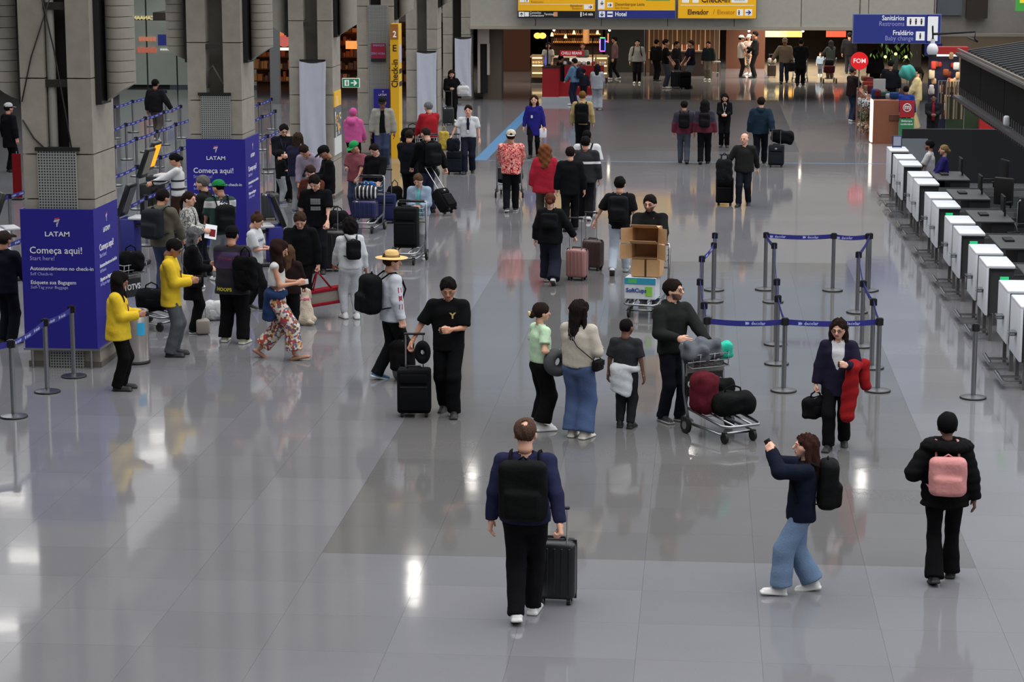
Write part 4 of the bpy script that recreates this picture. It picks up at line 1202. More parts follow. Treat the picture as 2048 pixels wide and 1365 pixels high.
def head_sdf(P, woman=False):
    d = un([ell(P, (0, -.012, .032), (.074, .094, .092)), rc(P, (0, .022, -.02), (0, .058, -.088), .062, .026 if not woman else .022, 1.0),
            rc(P, (-.045, .03, -.02), (-.03, .035, -.07), .03, .022), rc(P, (.045, .03, -.02), (.03, .035, -.07), .03, .022)], .035)
    for s in (-1, 1):
        d = np.maximum(d, -(ell(P, (s * .031, .101, .006), (.018, .014, .010))) - .004)
        d = smin(d, ell(P, (s * .031, .078, .005), (.014, .014, .010)), .006)
        d = smin(d, ell(P, (s * .076, -.008, -.012), (.011, .02, .033)), .008)
        d = smin(d, rc(P, (s * .014, .088, .026), (s * .045, .078, .028), .008, .006), .012)
    d = smin(d, rc(P, (0, .088, .012), (0, .106, -.028), .008, .0145), .014)
    d = smin(d, rc(P, (-.02, .083, -.056), (.02, .083, -.056), .007, .007), .008)
    d = smin(d, rc(P, (-.016, .08, -.068), (.016, .08, -.068), .008, .008), .008)
    d = smin(d, rc(P, (0, -.025, -.06), (0, -.03, -.115), .05 if not woman else .043, .055 if not woman else .046), .03)
    return d


HEADS = {}


def head_tpl(woman, beard, h):
    k = (woman, beard, h)
    if k not in HEADS:
        V, Q = nets(lambda P: head_sdf(P, woman), (-.1, -.12, -.2), (.1, .13, .135), h)
        c = V[Q].mean(1); x, y, z = np.abs(c[:, 0]), c[:, 1], c[:, 2]
        mi = np.zeros(len(Q), int)
        mi[(y > .078) & (x < .024) & (z > -.075) & (z < -.050)] = 1
        mi[(y > .072) & (x > .014) & (x < .048) & (z > .0235) & (z < .031)] = 2
        mi[(y > .07) & (x > .021) & (x < .041) & (z > -.001) & (z < .011)] = 3
        if beard:
            mi[(z < -.04 + .25 * (x - .03)) & (z > -.105) & (y > .005) & (mi != 1) & ~((x < .02) & (z > -.047))] = 4
        HEADS[k] = (V, Q, mi)
    return HEADS[k]


HANDS = {}


def hand_tpl(pose, h):
    """right hand: wrist at the origin, fingers along +y, palm facing -z, thumb towards -x"""
    k = (pose, h)
    if k in HANDS: return HANDS[k]
    curl = {'relax': 28, 'grip': 82, 'hold': 55}[pose]
    prims = [(A(0, -.03, 0), A(0, .02, 0), .026, .026, 1.15)]
    segs = []
    for i, (x, L) in enumerate(((-.031, .072), (-.010, .08), (.011, .075), (.031, .058))):
        p = np.array([x, .09 - abs(i - 1) * .004, 0.0]); a = math.radians(curl * (.55 + .08 * i)); y, z = 0, 0
        for f in (.45, .32, .23):
            q = p + L * f * np.array([x * .6, math.cos(a), -math.sin(a)])
            segs.append((p, q, .0105, .0085)); p = q; a += math.radians(curl * .62)
    t = {'relax': ((-.05, .045, -.018), (-.058, .085, -.03)), 'grip': ((-.045, .06, -.035), (-.018, .082, -.058)), 'hold': ((-.05, .06, -.02), (-.04, .1, -.03))}[pose]
    segs += [(np.array((-.025, .02, -.006)), np.array(t[0]), .016, .0125), (np.array(t[0]), np.array(t[1]), .0125, .0095)]

    def F(P):
        d = rb(P, (0, .05, 0), (.044, .052, .016), .015)
        d = smin(d, rc(P, prims[0][0], prims[0][1], .026, .025, 1.1), .02)
        e = None
        for a, b, r0, r1 in segs:
            q = rc(P, a, b, r0, r1); e = q if e is None else np.minimum(e, q)
        return smin(d, e, .008)
    HANDS[k] = nets(F, (-.085, -.06, -.13), (.06, .19, .04), h)
    return HANDS[k]


HAIRS = {}


def hair_tpl(style, h, pit=0):
    if (style, h, pit) in HAIRS: return HAIRS[(style, h, pit)]
    sp, cp = math.sin(math.radians(pit)), math.cos(math.radians(pit))

    def dn(p, L): return (p[0] * 1.3 if p[0] else 0, p[1] + sp * L - .045 * (1 - sp), p[2] - cp * L)

    def F(P):
        x, y, z = P[:, 0], P[:, 1], P[:, 2]
        th = np.arctan2(x, -y)
        wav = .0035 * np.sin(34 * th + 9 * z * 3) + .002 * np.sin(61 * th - 40 * z) + .0035 * np.sin(58 * x + 20 * z) * np.sin(52 * y - 31 * z)
        vol = {'buzz': .004, 'thin': .007, 'bald': .004, 'short': .014, 'afro': .05, 'curly': .03}.get(style, .012)
        cap = ell(P, (0, -.014, .034), (.076 + vol, .097 + vol, .094 + vol))
        line = .75 * y - .66 * z - .019 - .35 * np.clip(np.abs(x) - .035, 0, .05) + .003 * np.sin(70 * x) + .002 * np.sin(150 * x + 40 * z)
        cap = np.maximum(cap, line)
        cap = np.maximum(cap, -.085 - z if style not in ('short', 'buzz', 'bald', 'thin') else -.07 - z - .25 * (y + .1))
        if style in ('short', 'buzz', 'bald', 'thin'):
            ear = np.sqrt((np.abs(x) - .08) ** 2 + (y + .0) ** 2 + (z + .02) ** 2) - .03
            cap = np.maximum(cap, -ear)
        if style == 'bald': cap = np.maximum(cap, z - .045 + .2 * (y + .05))
        if style == 'thin': cap = np.maximum(cap, (.026 - np.sqrt(x ** 2 + (y + .075) ** 2 + (z - .1) ** 2)))
        d = cap + wav
        if style in ('long', 'longcurl', 'bob'):
            zl = -.26 if style != 'bob' else -.12
            w = .022 if style == 'longcurl' else .0
            back = rc(P, (0, -.055, .04), dn((0, -.06, .04), .1 - zl), .07 + w, .045 + w, 1.3)
            sd = np.minimum(rc(P, (-.078, -.01, .03), dn((-.08, .02, .03), .03 - zl), .03 + w * .6, .024 + w), rc(P, (.078, -.01, .03), dn((.08, .02, .03), .03 - zl), .03 + w * .6, .024 + w))
            d = smin(d, smin(back, sd, .03), .02) + (wav * 1.2 if style != 'longcurl' else .010 * np.sin(42 * z + 9 * x) * np.sin(38 * x + 7 * z))
            d = np.maximum(d, -ell(P, (0, .07, -.03), (.068, .06, .10)))
        if style == 'curly':
            d = smin(d, ell(P, (0, -.05, -.02), (.125, .10, .14)), .03) + .012 * np.sin(55 * x) * np.sin(52 * y) * np.sin(50 * z + 1)
            d = np.maximum(d, -ell(P, (0, .09, -.03), (.07, .09, .11)))
        if style == 'afro':
            d = d + .010 * np.sin(70 * x) * np.sin(65 * y) * np.sin(66 * z)
        if style == 'bun': d = smin(d, ell(P, (0, -.13, -.02), (.045, .04, .045)), .015)
        if style == 'topbun': d = smin(d, ell(P, (0, -.06, .14), (.042, .042, .04)), .015)
        if style == 'pony': d = smin(d, smin(rc(P, (0, -.115, .03), (0, -.15, -.05), .03, .032), rc(P, (0, -.15, -.05), (0, -.13, -.26), .034, .012), .02), .015)
        return d
    lo = (-.19, -.22, -.42) if style in ('long', 'longcurl', 'curly', 'pony', 'bob') else (-.15, -.2, -.15)
    HAIRS[(style, h, pit)] = nets(F, lo, (.19, .2, .2), h)
    return HAIRS[(style, h, pit)]


_hair_me = {}


def add_hair(style, m, h, parent, M, name='hair', pit=0):
    pit = int(round(pit / 8.0)) * 8 if style in ('long', 'longcurl', 'bob') else 0
    k = (style, m.name, h, pit)
    if k not in _hair_me:
        V, Q = hair_tpl(style, h, pit); _hair_me[k] = qmesh('hair', V, Q, [m])
    o = link(name, _hair_me[k], parent); o.matrix_local = M
    return o


_shoe_me = {}


def shoe_mesh(up, sole, h, kind='shoe'):
    k = (up.name, sole.name, h, kind)
    if k not in _shoe_me:
        def F(P):
            d = rc(P, (0, -.055, .045), (0, .13, .032), .043, .036, 1.0)
            d = smin(d, rc(P, (0, -.05, .06), (0, .02, .06), .04, .028), .03)
            if kind == 'shoe': d = smin(d, rc(P, (0, -.045, .07), (0, -.05, .11), .042, .038), .02)
            if kind == 'sandal': d = rc(P, (0, -.055, .02), (0, .14, .012), .04, .04)
            s = rb(P, (0, .035, .015), (.047, .142, .02), .018); s = np.maximum(s, -P[:, 2])
            return np.maximum(smin(d, s, .006), -P[:, 2])
        V, Q = nets(F, (-.06, -.12, -.01), (.06, .19, .16), h)
        mi = (V[Q].mean(1)[:, 2] < .028).astype(int)
        _shoe_me[k] = qmesh('shoe', V, Q, [up, sole], mi)
    return _shoe_me[k]


ARM = {  # right hand targets (x out, y forward, z up) on a 1.75 m figure, hand pose, thumb direction
    'hang': ((.27, .03, .86), 'relax', (0, 1, 0)), 'fwd': ((.26, .2, .92), 'relax', (0, 1, .2)), 'back': ((.27, -.2, .9), 'relax', (0, 1, -.2)),
    'phone': ((.07, .30, 1.14), 'hold', (-.2, .1, 1)), 'phonehi': ((.06, .36, 1.42), 'hold', (-.3, -.2, 1)), 'both': ((.06, .29, 1.08), 'hold', (-.5, .2, 1)),
    'push': ((.20, .42, 1.02), 'grip', (-1, .1, .2)), 'pull': ((.30, -.22, .84), 'grip', (0, 1, .3)), 'carry': ((.27, .05, .83), 'grip', (0, 1, 0)),
    'fold': ((-.06, .22, 1.12), 'relax', (0, .2, 1)), 'reach': ((.18, .48, 1.15), 'relax', (-.4, 0, 1)), 'hip': ((.25, .06, 1.0), 'grip', (0, 1, .3)),
    'strap': ((.12, .16, 1.28), 'grip', (-.4, .2, 1)), 'low': ((.2, .3, .86), 'grip', (-.5, .6, .3)), 'up': ((.16, .36, 1.56), 'hold', (-.5, -.3, .8)), 'side': ((.42, .08, .92), 'grip', (0, 1, .2)),
}
LEGS = {  # (y offset, lift, foot pitch) left, right
    'stand': ((.02, 0, 0), (-.02, 0, 0)), 'walkL': ((.24, .0, 12), (-.26, .045, -38)), 'walkR': ((-.26, .045, -38), (.24, 0, 12)),
    'stepL': ((.14, 0, 0), (-.16, .02, -18)), 'stepR': ((-.16, .02, -18), (.14, 0, 0)), 'shift': ((.05, 0, 0), (-.05, 0, 0)),
}
BOT = {'slim': (.092, .064, .05, .07), 'jeans': (.098, .078, .068, .05), 'straight': (.098, .082, .078, .045), 'wide': (.108, .106, .118, .05), 'flare': (.094, .066, .092, .05), 'baggy': (.118, .104, .088, .06), 'jog': (.104, .086, .06, .08)}
PEOPLE = []


def ik(a, t, l1, l2, pole):
    d = t - a; L = min(d.length, (l1 + l2) * .995); n = d.normalized(); t = a + n * L
    x = (l1 * l1 - l2 * l2 + L * L) / (2 * L); h = math.sqrt(max(1e-5, l1 * l1 - x * x))
    p = (pole - n * pole.dot(n)).normalized()
    return a + n * x + p * h, t


def person(x, y, face, label, yh=None, H=None, woman=False, legs='stand', aL='hang', aR='hang', lean=0.0, head=(0, 0), sk=(176, 128, 104), hair='short', hc=(34, 27, 24),
           top=None, inner=None, bot=None, shoe=((30, 30, 32), (30, 30, 32)), hat=None, beard=False, glasses=False, fat=0.0, spread=.085, child=False, pos=None, lod=None, twist=0.0,
           tied=None, kind='shoe', seed=None, hs=1.0, socks=None, sit=0.0, z=0.0):
    """top / inner: dict(m, t=thickness, hem=distance below the pelvis, sl=sleeve 0..2, open=half width, hood, collar, puff)"""
    p = Vector(pos) if pos else fl(x, y)
    if H is None: H = tall(x, y, yh) / (math.cos(math.radians(lean)) * .999)
    px = 4535 / p.y * H
    if lod is None: lod = 0 if px > 215 else 1 if px > 120 else 2
    hb, hg, hh, hn = ((.028, .0165, .0068, .0066), (.036, .024, .0098, .0115), (.046, .031, .013, .015))[lod]
    S = H / 1.75
    root = empty('person', (p.x, p.y, z), -math.radians(face), S, label, 'person')
    root.scale = (S * 1.09, S * 1.06, S)
    seed = seed if seed is not None else (x * .37 + y * .11) % 6.28
    Lf, Rf = LEGS[legs] if isinstance(legs, str) else legs
    LL = .83
    drop = max(LL - math.sqrt(LL * LL - max(abs(Lf[0]), abs(Rf[0])) ** 2) - .01, 0.0)
    pel = Vector((0, 0, .93 - drop - sit))
    le = math.radians(lean); u = Vector((0, math.sin(le), math.cos(le)))
    chest = pel + u * .35; nb = pel + u * .545
    sw = (.16 if woman else .18) * (1.0 if not child else .95)
    tx = Matrix.Rotation(math.radians(-twist), 3, 'Z') @ Vector((1, 0, 0))
    shp = pel + u * .475
    sh = {-1: shp - tx * sw, 1: shp + tx * sw}
    hp = {s: pel + Vector((s * (.085 if not woman else .09), 0, -.03)) for s in (-1, 1)}
    an, kn = {}, {}
    for s, (fy, lift, fp) in ((-1, Lf), (1, Rf)):
        t = Vector((s * spread, fy, .085 + lift))
        kn[s], an[s] = ik(hp[s], t, .425, .415, Vector((0, 1, 0)))
    el, wr, hpz, thb = {}, {}, {}, {}
    for s, a in ((-1, aL), (1, aR)):
        tg, ps, th = ARM[a] if isinstance(a, str) else a
        t = Vector((tg[0] * s, tg[1], tg[2]))
        t = t + Vector((0, math.sin(le) * max(0, (t.z - .9)), -drop * .6 - (1 - math.cos(le)) * .4 - sit))
        pole = Vector((s * .55, -.9, -.35)) if tg[2] < 1.25 else Vector((s * .8, -.2, -.8))
        el[s], wr[s] = ik(sh[s], t, .285, .255, pole); hpz[s] = ps; thb[s] = Vector((th[0] * s, th[1], th[2]))
    hm = Matrix.Translation(nb + u * .07) @ Matrix.Rotation(-le * .5, 4, 'X') @ Matrix.Rotation(math.radians(-head[1]), 4, 'Z') @ Matrix.Rotation(math.radians(-head[0]), 4, 'X') @ Matrix.Translation((0, .02, .092))
    hsz = hs * (1.18 if child else 1.06)
    HM = hm @ Matrix.Diagonal((hsz, hsz, hsz, 1))
    n3 = lambda v: np.array(v, np.float32)
    g = dict(pel=n3(pel), chest=n3(chest), nb=n3(nb), u=n3(u), sh={s: n3(sh[s]) for s in sh}, el={s: n3(el[s]) for s in el}, wr={s: n3(wr[s]) for s in wr},
             hp={s: n3(hp[s]) for s in hp}, kn={s: n3(kn[s]) for s in kn}, an={s: n3(an[s]) for s in an})
    hips = .012 if woman else 0.0
    # --- body: one continuous skin
    hn0 = n3(HM @ Vector((0, -.03, -.09)))

    def body(P):
        ds = [rc(P, g['pel'], g['pel'] + .2 * g['u'], .095 + hips + fat, .082 + fat, 1.4), rc(P, g['pel'] + .2 * g['u'], g['chest'], .082 + fat, .1, 1.45), rc(P, g['sh'][-1], g['sh'][1], .05, .05), rc(P, g['nb'] - .05 * g['u'], hn0, .055, .047)]
        for s in (-1, 1):
            ds += [rc(P, g['sh'][s], g['el'][s], .046 if not woman else .04, .036), rc(P, g['el'][s], g['wr'][s], .038, .026)]
            ds += [rc(P, g['hp'][s], g['kn'][s], .078, .05), rc(P, g['kn'][s], g['an'][s], .052, .036)]
        return un(ds, .025)
    pts = np.array([g['pel'], g['nb'], hn0] + [g[k][s] for k in ('sh', 'el', 'wr', 'kn', 'an') for s in (-1, 1)])
    lo, hi = pts.min(0) - .16, pts.max(0) + .16; lo[2] = max(lo[2], -.0)
    V, Q = nets(body, lo, hi, hb)
    Vs, Qs, Ms = [V], [Q], [np.zeros(len(Q), int)]; n = len(V)
    hv, hq, hmi = head_tpl(woman, beard, hh)
    mm = np.array(HM)
    Vs.append(hv @ mm[:3, :3].T + mm[:3, 3]); Qs.append(hq + n); Ms.append(hmi); n += len(hv)
    hands = {}
    for s in (-1, 1):
        f = (wr[s] - el[s]).normalized(); t = thb[s]; t = (t - f * t.dot(f)).normalized()
        xx = -t if s > 0 else t
        M = Matrix((xx, f, xx.cross(f))).transposed(); hands[s] = M.to_4x4(); hands[s].translation = wr[s]
        v, q = hand_tpl(hpz[s], hn)
        v = v * (1, 1, 1)
        if s < 0: v = v * (-1, 1, 1); q = q[:, ::-1]
        m3 = np.array(M); k = .92 if woman else 1.0
        Vs.append((v * k) @ m3.T + g['wr'][s]); Qs.append(q + n); Ms.append(np.zeros(len(q), int)); n += len(v)
    smt = skin(sk); hm_ = mat('hair_%d_%d_%d' % hc, hc, .9, 0, .7, 130, .4, gain=.85, spec=.12)
    me = qmesh('body', np.concatenate(Vs), np.concatenate(Qs), [smt, mat('lips', (150, 88, 80), .5), hm_, mat('eye_dark', (74, 60, 54), .3), mat('beard_%d_%d_%d_%d' % (*hc, sk[0]), tuple(int(.62 * a + .38 * b) for a, b in zip(hc, sk)), .8, 0, .3, 120, .3)], np.concatenate(Ms))
    link('body', me, root)
    rec = dict(root=root, g=g, HM=HM, hands=hands, pel=pel, u=u, nb=nb, S=S, pos=p, face=face, lod=lod, sh=sh, wr=wr, el=el)

    # --- clothes
    def garment(name, o, over=0.0):
        t = o.get('t', .014) + over; hem = o.get('hem', -.06); sl = o.get('sl', 2.0); ts = o.get('ts', t); fl_ = o.get('flare', 0.0)
        ch = .108 + t; be = .098 + hips * .8 + fat + t

        def F(P):
            up = (P - g['pel']) @ g['u']
            ds = [rc(P, g['chest'] + .02 * g['u'], g['pel'], ch, be, 1.48)]
            if hem < -.02: ds.append(rc(P, g['pel'], g['pel'] + (hem - .03) * n3((0, .0, 1)), be, be + .012 + fl_, 1.42))
            d = un(ds, .02)
            d = smin(d, rc(P, g['sh'][-1], g['sh'][1], .046 + t * .6, .046 + t * .6), .04)
            d = smin(d, rc(P, g['nb'] - .07 * g['u'], g['nb'] - .0 * g['u'], .07 + t * .4, .055 + t * .3), .035)
            for s in (-1, 1): d = smin(d, rc(P, g['nb'] - .03 * g['u'], g['sh'][s] * .8 + g['nb'] * .2 - .015 * g['u'], .05 + t * .4, .05 + t * .5), .03)
            if o.get('collar'): d = smin(d, rc(P, g['nb'] - .03 * g['u'], g['nb'] + .05 * g['u'], .066 + t * .3, .062 + t * .3, 1, True), .01)
            if o.get('hood'):
                hb_ = g['nb'] + n3((0, -.075, -.01)); k = o['hood']
                d = smin(d, rc(P, hb_ + n3((-.07, .03, .02)), hb_ + n3((0, -.02, -.03)), .045 * k, .06 * k), .03)
                d = smin(d, rc(P, hb_ + n3((.07, .03, .02)), hb_ + n3((0, -.02, -.03)), .045 * k, .06 * k), .03)
            if o.get('fur'):
                k = o['fur']; cpt = g['nb'] + n3((0, -.02, .0))
                q = P - cpt; rr = np.sqrt((q[:, 0] / 1.25) ** 2 + q[:, 1] ** 2); f2 = np.sqrt((rr - .13) ** 2 + (q[:, 2] + .02) ** 2) - k
                d = smin(d, f2 + .008 * np.sin(70 * P[:, 0]) * np.sin(66 * P[:, 1]) * np.sin(60 * P[:, 2]), .02)
            d = np.maximum(d, (hem) - up)
            for s in (-1, 1):
                a, e_, w = g['sh'][s], g['el'][s], g['wr'][s]
                if sl <= 1:
                    b = a + (e_ - a) * sl
                    d = smin(d, rc(P, a, b, .05 + ts, .052 + ts * 1.2, 1, True), .03)
                else:
                    b = e_ + (w - e_) * (sl - 1) * .985
                    d = smin(d, rc(P, a, e_, .05 + ts, .046 + ts), .03); d = smin(d, rc(P, e_, b, .046 + ts, .034 + ts * .9, 1, True), .02)
            d = np.maximum(d, .058 + o.get('neck', 0) - np.sqrt((((P - g['nb']) - ((P - g['nb']) @ g['u'])[:, None] * g['u']) ** 2).sum(1)) - np.where(((P - g['nb']) @ g['u']) < -.055, .08, 0.0)) if not o.get('closed') else d
            if o.get('open'):
                zz = np.clip((P[:, 2] - g['pel'][2] + .1) / .6, 0, 1)
                slit = np.maximum(np.abs(P[:, 0]) - (o['open'] * (1 - .45 * zz) if not o.get('v') else o['open'] * np.clip((zz - .42) * 3, -.2, 1)), .02 - P[:, 1] + .0)
                d = np.maximum(d, -slit)
            if o.get('puff'): d = d - .009 * np.abs(np.sin(P[:, 2] * 36))
            return d + folds(P, o.get('folds', .0045) * (1.0 if lod < 2 else .8), seed)
        lo2 = np.min([g['pel'] + n3((-.3, -.25, hem - .06)), g['sh'][-1] - .13, g['wr'][-1] - .1, g['wr'][1] - .1, g['el'][-1] - .1, g['el'][1] - .1], 0)
        hi2 = np.max([g['nb'] + n3((.3, .25, .12)), g['sh'][1] + .13, g['wr'][-1] + .1, g['wr'][1] + .1, g['el'][-1] + .1, g['el'][1] + .1], 0)
        lo2[:2] = np.minimum(lo2[:2], g['nb'][:2] - .24); lo2[1] = min(lo2[1], -.24)
        return sdf_obj(name, F, lo2, hi2, hg, o['m'], root)
    if bot:
        st = bot.get('kind', 'jeans')
        if st == 'skirt':
            L = bot.get('len', .5)
            F = lambda P: np.maximum(rc(P, g['pel'] + .1 * g['u'], g['pel'] - n3((0, 0, L)), .105 + hips, .13 + bot.get('flare', 0), 1.3, True), -L + .0 * P[:, 0] - (P[:, 2] - g['pel'][2])) + folds(P, .006, seed, 26, 3)
            lo3, hi3 = g['pel'] + n3((-.28, -.25, -L - .05)), g['pel'] + n3((.28, .25, .15))
        else:
            rh, rk, ra, cut = BOT.get(st, BOT['jeans']); cut = bot.get('cut', cut); short = bot.get('short', 0)

            def F(P):
                d = rc(P, g['pel'] + .09 * g['u'], g['pel'] - n3((0, 0, .05)), .098 + hips + fat, .105 + hips + fat * .6, 1.38)
                for s in (-1, 1):
                    a, k_, b = g['hp'][s], g['kn'][s], g['an'][s]
                    if short: e1 = smin(rc(P, a, a + (k_ - a) * short, rh, rk + .02, 1, True), rc(P, a, a + (k_ - a) * .3, rh, rh), .01)
                    else:
                        dr = (b - k_) / np.linalg.norm(b - k_); e1 = smin(rc(P, a, k_, rh, rk), rc(P, k_, b + dr * (.075 - cut), rk, ra, 1, True), .03)
                    d = smin(d, e1, .022)
                d = np.maximum(d, (P - g['pel']) @ g['u'] - .13)
                return d + folds(P, bot.get('folds', .005), seed + 2, 14, 13)
            q = np.array([g['pel'] + .14 * g['u']] + [g[k][s] for k in ('hp', 'kn', 'an') for s in (-1, 1)])
            lo3, hi3 = q.min(0) - .2, q.max(0) + n3((.2, .2, .05)); lo3[2] = max(.01, lo3[2])
        sdf_obj('skirt' if st == 'skirt' else 'shorts' if bot.get('short') else 'trousers', F, lo3, hi3, hg, bot['m'], root)
    if inner: garment('shirt', inner)
    if top: rec['top'] = garment(top.get('name', 'jacket' if inner else 'shirt'), top)
    if tied:
        def F(P):
            d = rc(P, g['pel'] + n3((-.1, 0, .06)), g['pel'] + n3((.1, 0, .06)), .135, .135, 1.0)
            d = np.maximum(np.maximum(d, P[:, 2] - g['pel'][2] - .11), g['pel'][2] + .01 - P[:, 2])
            sk_ = rc(P, g['pel'] + n3((tied.get('dx', 0), -.05, .04)), g['pel'] + n3((tied.get('dx', 0), -.09, -tied.get('len', .35))), .13, .12, 1.35)
            sk_ = np.maximum(sk_, P[:, 1] - g['pel'][1] - tied.get('wrap', .02)); sk_ = np.maximum(sk_, g['pel'][2] - tied.get('len', .35) + .05 * np.sin(11 * P[:, 0] + seed) - P[:, 2])
            return smin(d, sk_, .02) + folds(P, .008, seed, 24, 6)
        sdf_obj('tied_jacket', F, g['pel'] + n3((-.33, -.33, -tied.get('len', .35) - .08)), g['pel'] + n3((.33, .3, .16)), hg, tied['m'], root)
    # --- shoes
    sm = shoe_mesh(plain(shoe[0], .6), plain(shoe[1], .6), max(.0095, hg * .75), kind)
    for s, (fy, lift, fp) in ((-1, Lf), (1, Rf)):
        o = link('shoe', sm, root)
        o.matrix_local = Matrix.Translation(an[s] + Vector((0, .0, 0))) @ Matrix.Rotation(-s * .13, 4, 'Z') @ Matrix.Rotation(math.radians(fp), 4, 'X') @ Matrix.Translation((0, .035, -.085))
    # --- head wear and hair
    if hair: add_hair(hair, hm_, hh * 1.35, root, HM, pit=head[0] + lean * .5)
    if hat: add_hat(hat, root, HM, rec)
    if glasses:
        mb = MB()
        for s in (-1, 1):
            mb.tube([(s * .032 + .023 * math.cos(t * .628), .094, .004 + .017 * math.sin(t * .628)) for t in range(10)], .0032, 5, True)
            mb.tube([(s * .054, .093, .008), (s * .078, .06, .008), (s * .082, -.005, .004)], .003, 5)
        mb.tube([(-.01, .096, .008), (.01, .096, .008)], .003, 5)
        mb.build('glasses', BLACKM, root).matrix_local = HM
    PEOPLE.append(rec)
    return rec


def add_hat(hat, root, HM, rec):
    k, rgb = hat[0], hat[1]; m = cloth(rgb, bump=.1)
    M = HM
    if k in ('cap', 'capback'):
        mb = MB(); prof = []
        n = 20; V = []; F = []
        for i in range(7):
            a = math.pi / 2 * i / 6
            for j in range(n):
                t = 2 * math.pi * j / n
                V.append((.094 * math.cos(t) * math.cos(a) ** .8, -.014 + .112 * math.sin(t) * math.cos(a) ** .8, .045 + .1 * math.sin(a)))
        for i in range(6):
            for j in range(n): F.append((i * n + j, i * n + (j + 1) % n, (i + 1) * n + (j + 1) % n, (i + 1) * n + j))
        mb.add(V, F, True); mb.build('cap', m, root).matrix_local = M
        br = MB(); s = 1 if k == 'cap' else -1
        pts = [(-.075, .055)] + [(.078 * math.sin(t), .09 + .09 * math.cos(t)) for t in np.linspace(-1.3, 1.3, 9)] + [(.075, .055)]
        pts = [(x, -.0 + s * y) for x, y in pts]
        if s < 0: pts = pts[::-1]
        br.prism(list(reversed(pts)), .046, .056); br.build('brim', cloth(hat[2]) if len(hat) > 2 else m, root).matrix_local = M @ Matrix.Rotation(-.18 * s, 4, 'X')
    if k == 'beanie':
        F = lambda P: np.maximum(ell(P, (0, -.014, .04), (.092, .112, .11)), .75 * P[:, 1] - .66 * P[:, 2] - .03 if len(hat) < 3 else .03 - P[:, 2]) + .002 * np.sin(90 * P[:, 0])
        F2 = lambda P: np.maximum(F(P), -.075 - P[:, 2])
        sdf_obj('beanie', F2, (-.11, -.14, -.09), (.11, .12, .16), .011, m, root).matrix_local = M
    if k == 'straw':
        MB().lathe([(.0, .15), (.05, .15), (.075, .14), (.085, .11), (.098, .055), (.15, .04), (.195, .045), (.20, .05), (.195, .052), (.15, .048), (.1, .062)], (0, -.01, 0), 28).build('straw_hat', mat('straw', (205, 172, 112), .85, 0, .5, 120, .15), root).matrix_local = M @ Matrix.Rotation(.05, 4, 'X')
        MB().lathe([(.0995, .058), (.094, .09)], (0, -.01, 0), 28).build('hat_band', cloth((150, 120, 74)), root).matrix_local = M @ Matrix.Rotation(.05, 4, 'X')


def worn(rec, name, label, cat='backpack'):
    r = rec['root']
    e = empty(name, r.location, r.rotation_euler.z, 1.0, label, cat); e.scale = r.scale
    return e


def backpack(rec, rgb, label, w=.30, h=.44, d=.17, dz=0.0, t=.03, m=None, flap=True, side=0.0):
    """backpack worn on the back, straps over the shoulders"""
    e = worn(rec, 'backpack', label); g = rec['g']; m = m or cloth(rgb, bump=.35, rough=.75)
    u = Vector(rec['u']); c = rec['pel'] + u * (.30 + dz) + Vector((side, -.115 - t - d / 2, 0)); hx = .016 if rec['lod'] == 0 else .024
    o = sdf_obj('bag_body', lambda P: smin(rb(P, (0, 0, 0), (w / 2, d / 2, h / 2), min(w, d) * .38), rb(P, (0, -d * .3, -h * .2), (w * .38, d * .42, h * .24), .04), .03) + folds(P, .004, 1.0), (-w / 2 - .03, -d - .03, -h / 2 - .03), (w / 2 + .03, d / 2 + .03, h / 2 + .03), hx, m, e)
    o.location = c; o.rotation_euler = (-math.asin(u.y), 0, 0)
    MB().tube([(-w * .38, -d * .5, -.02), (0, -d * .56, .0), (w * .38, -d * .5, -.02)], .005, 5).build('zip', plain((54, 56, 60), .4), o)
    MB().tube([(-.04, d * .1, h * .49), (0, d * .1, h * .56), (.04, d * .1, h * .49)], .009, 6).build('grab_handle', m, o)
    for s in (-1, 1):
        sp = Vector(rec['sh'][s]) * .62 + Vector(rec['nb']) * .38
        MB().tube([c + Vector((s * w * .3, d * .45, h * .38)), sp + Vector((0, -.055, .045 + t * .4)), sp + Vector((0, .02, .052 + t * .4)), sp + Vector((s * .015, .10, -.02 + t * .2)), sp + Vector((s * .03, .135 + t * .4, -.16)), Vector((s * (.155 + t), .06, c.z - h * .28)), c + Vector((s * w * .42, d * .4, -h * .36))], .02, 6, flat=.35).build('shoulder_strap', m, e)
    return e


def phone(rec, s, label, rgb=(18, 18, 20)):
    r = rec['root']; M = rec['hands'][s]
    W = Matrix.LocRotScale(r.location, r.rotation_euler, r.scale)
    e = empty('phone', (0, 0, 0), label=label, cat='phone')
    e.matrix_world = W @ M @ Matrix.Translation((-.0 * s, .085, -.034)) @ Matrix.Rotation(.25, 4, 'X')
    MB().rbox((0, 0, 0), (.074, .15, .010), .004, 2).build('case', plain(rgb, .35), e); MB().box((0, 0, -.0055), (.066, .14, .001)).build('screen', glow((150, 165, 190), .25), e)
    return e


def hand_pos(rec, s, off=(0, .07, -.03)):
    r = rec['root']
    return Matrix.LocRotScale(r.location, r.rotation_euler, r.scale) @ rec['hands'][s] @ Vector(off)


def wp(rec, v):
    r = rec['root']
    return Matrix.LocRotScale(r.location, r.rotation_euler, r.scale) @ Vector(v)


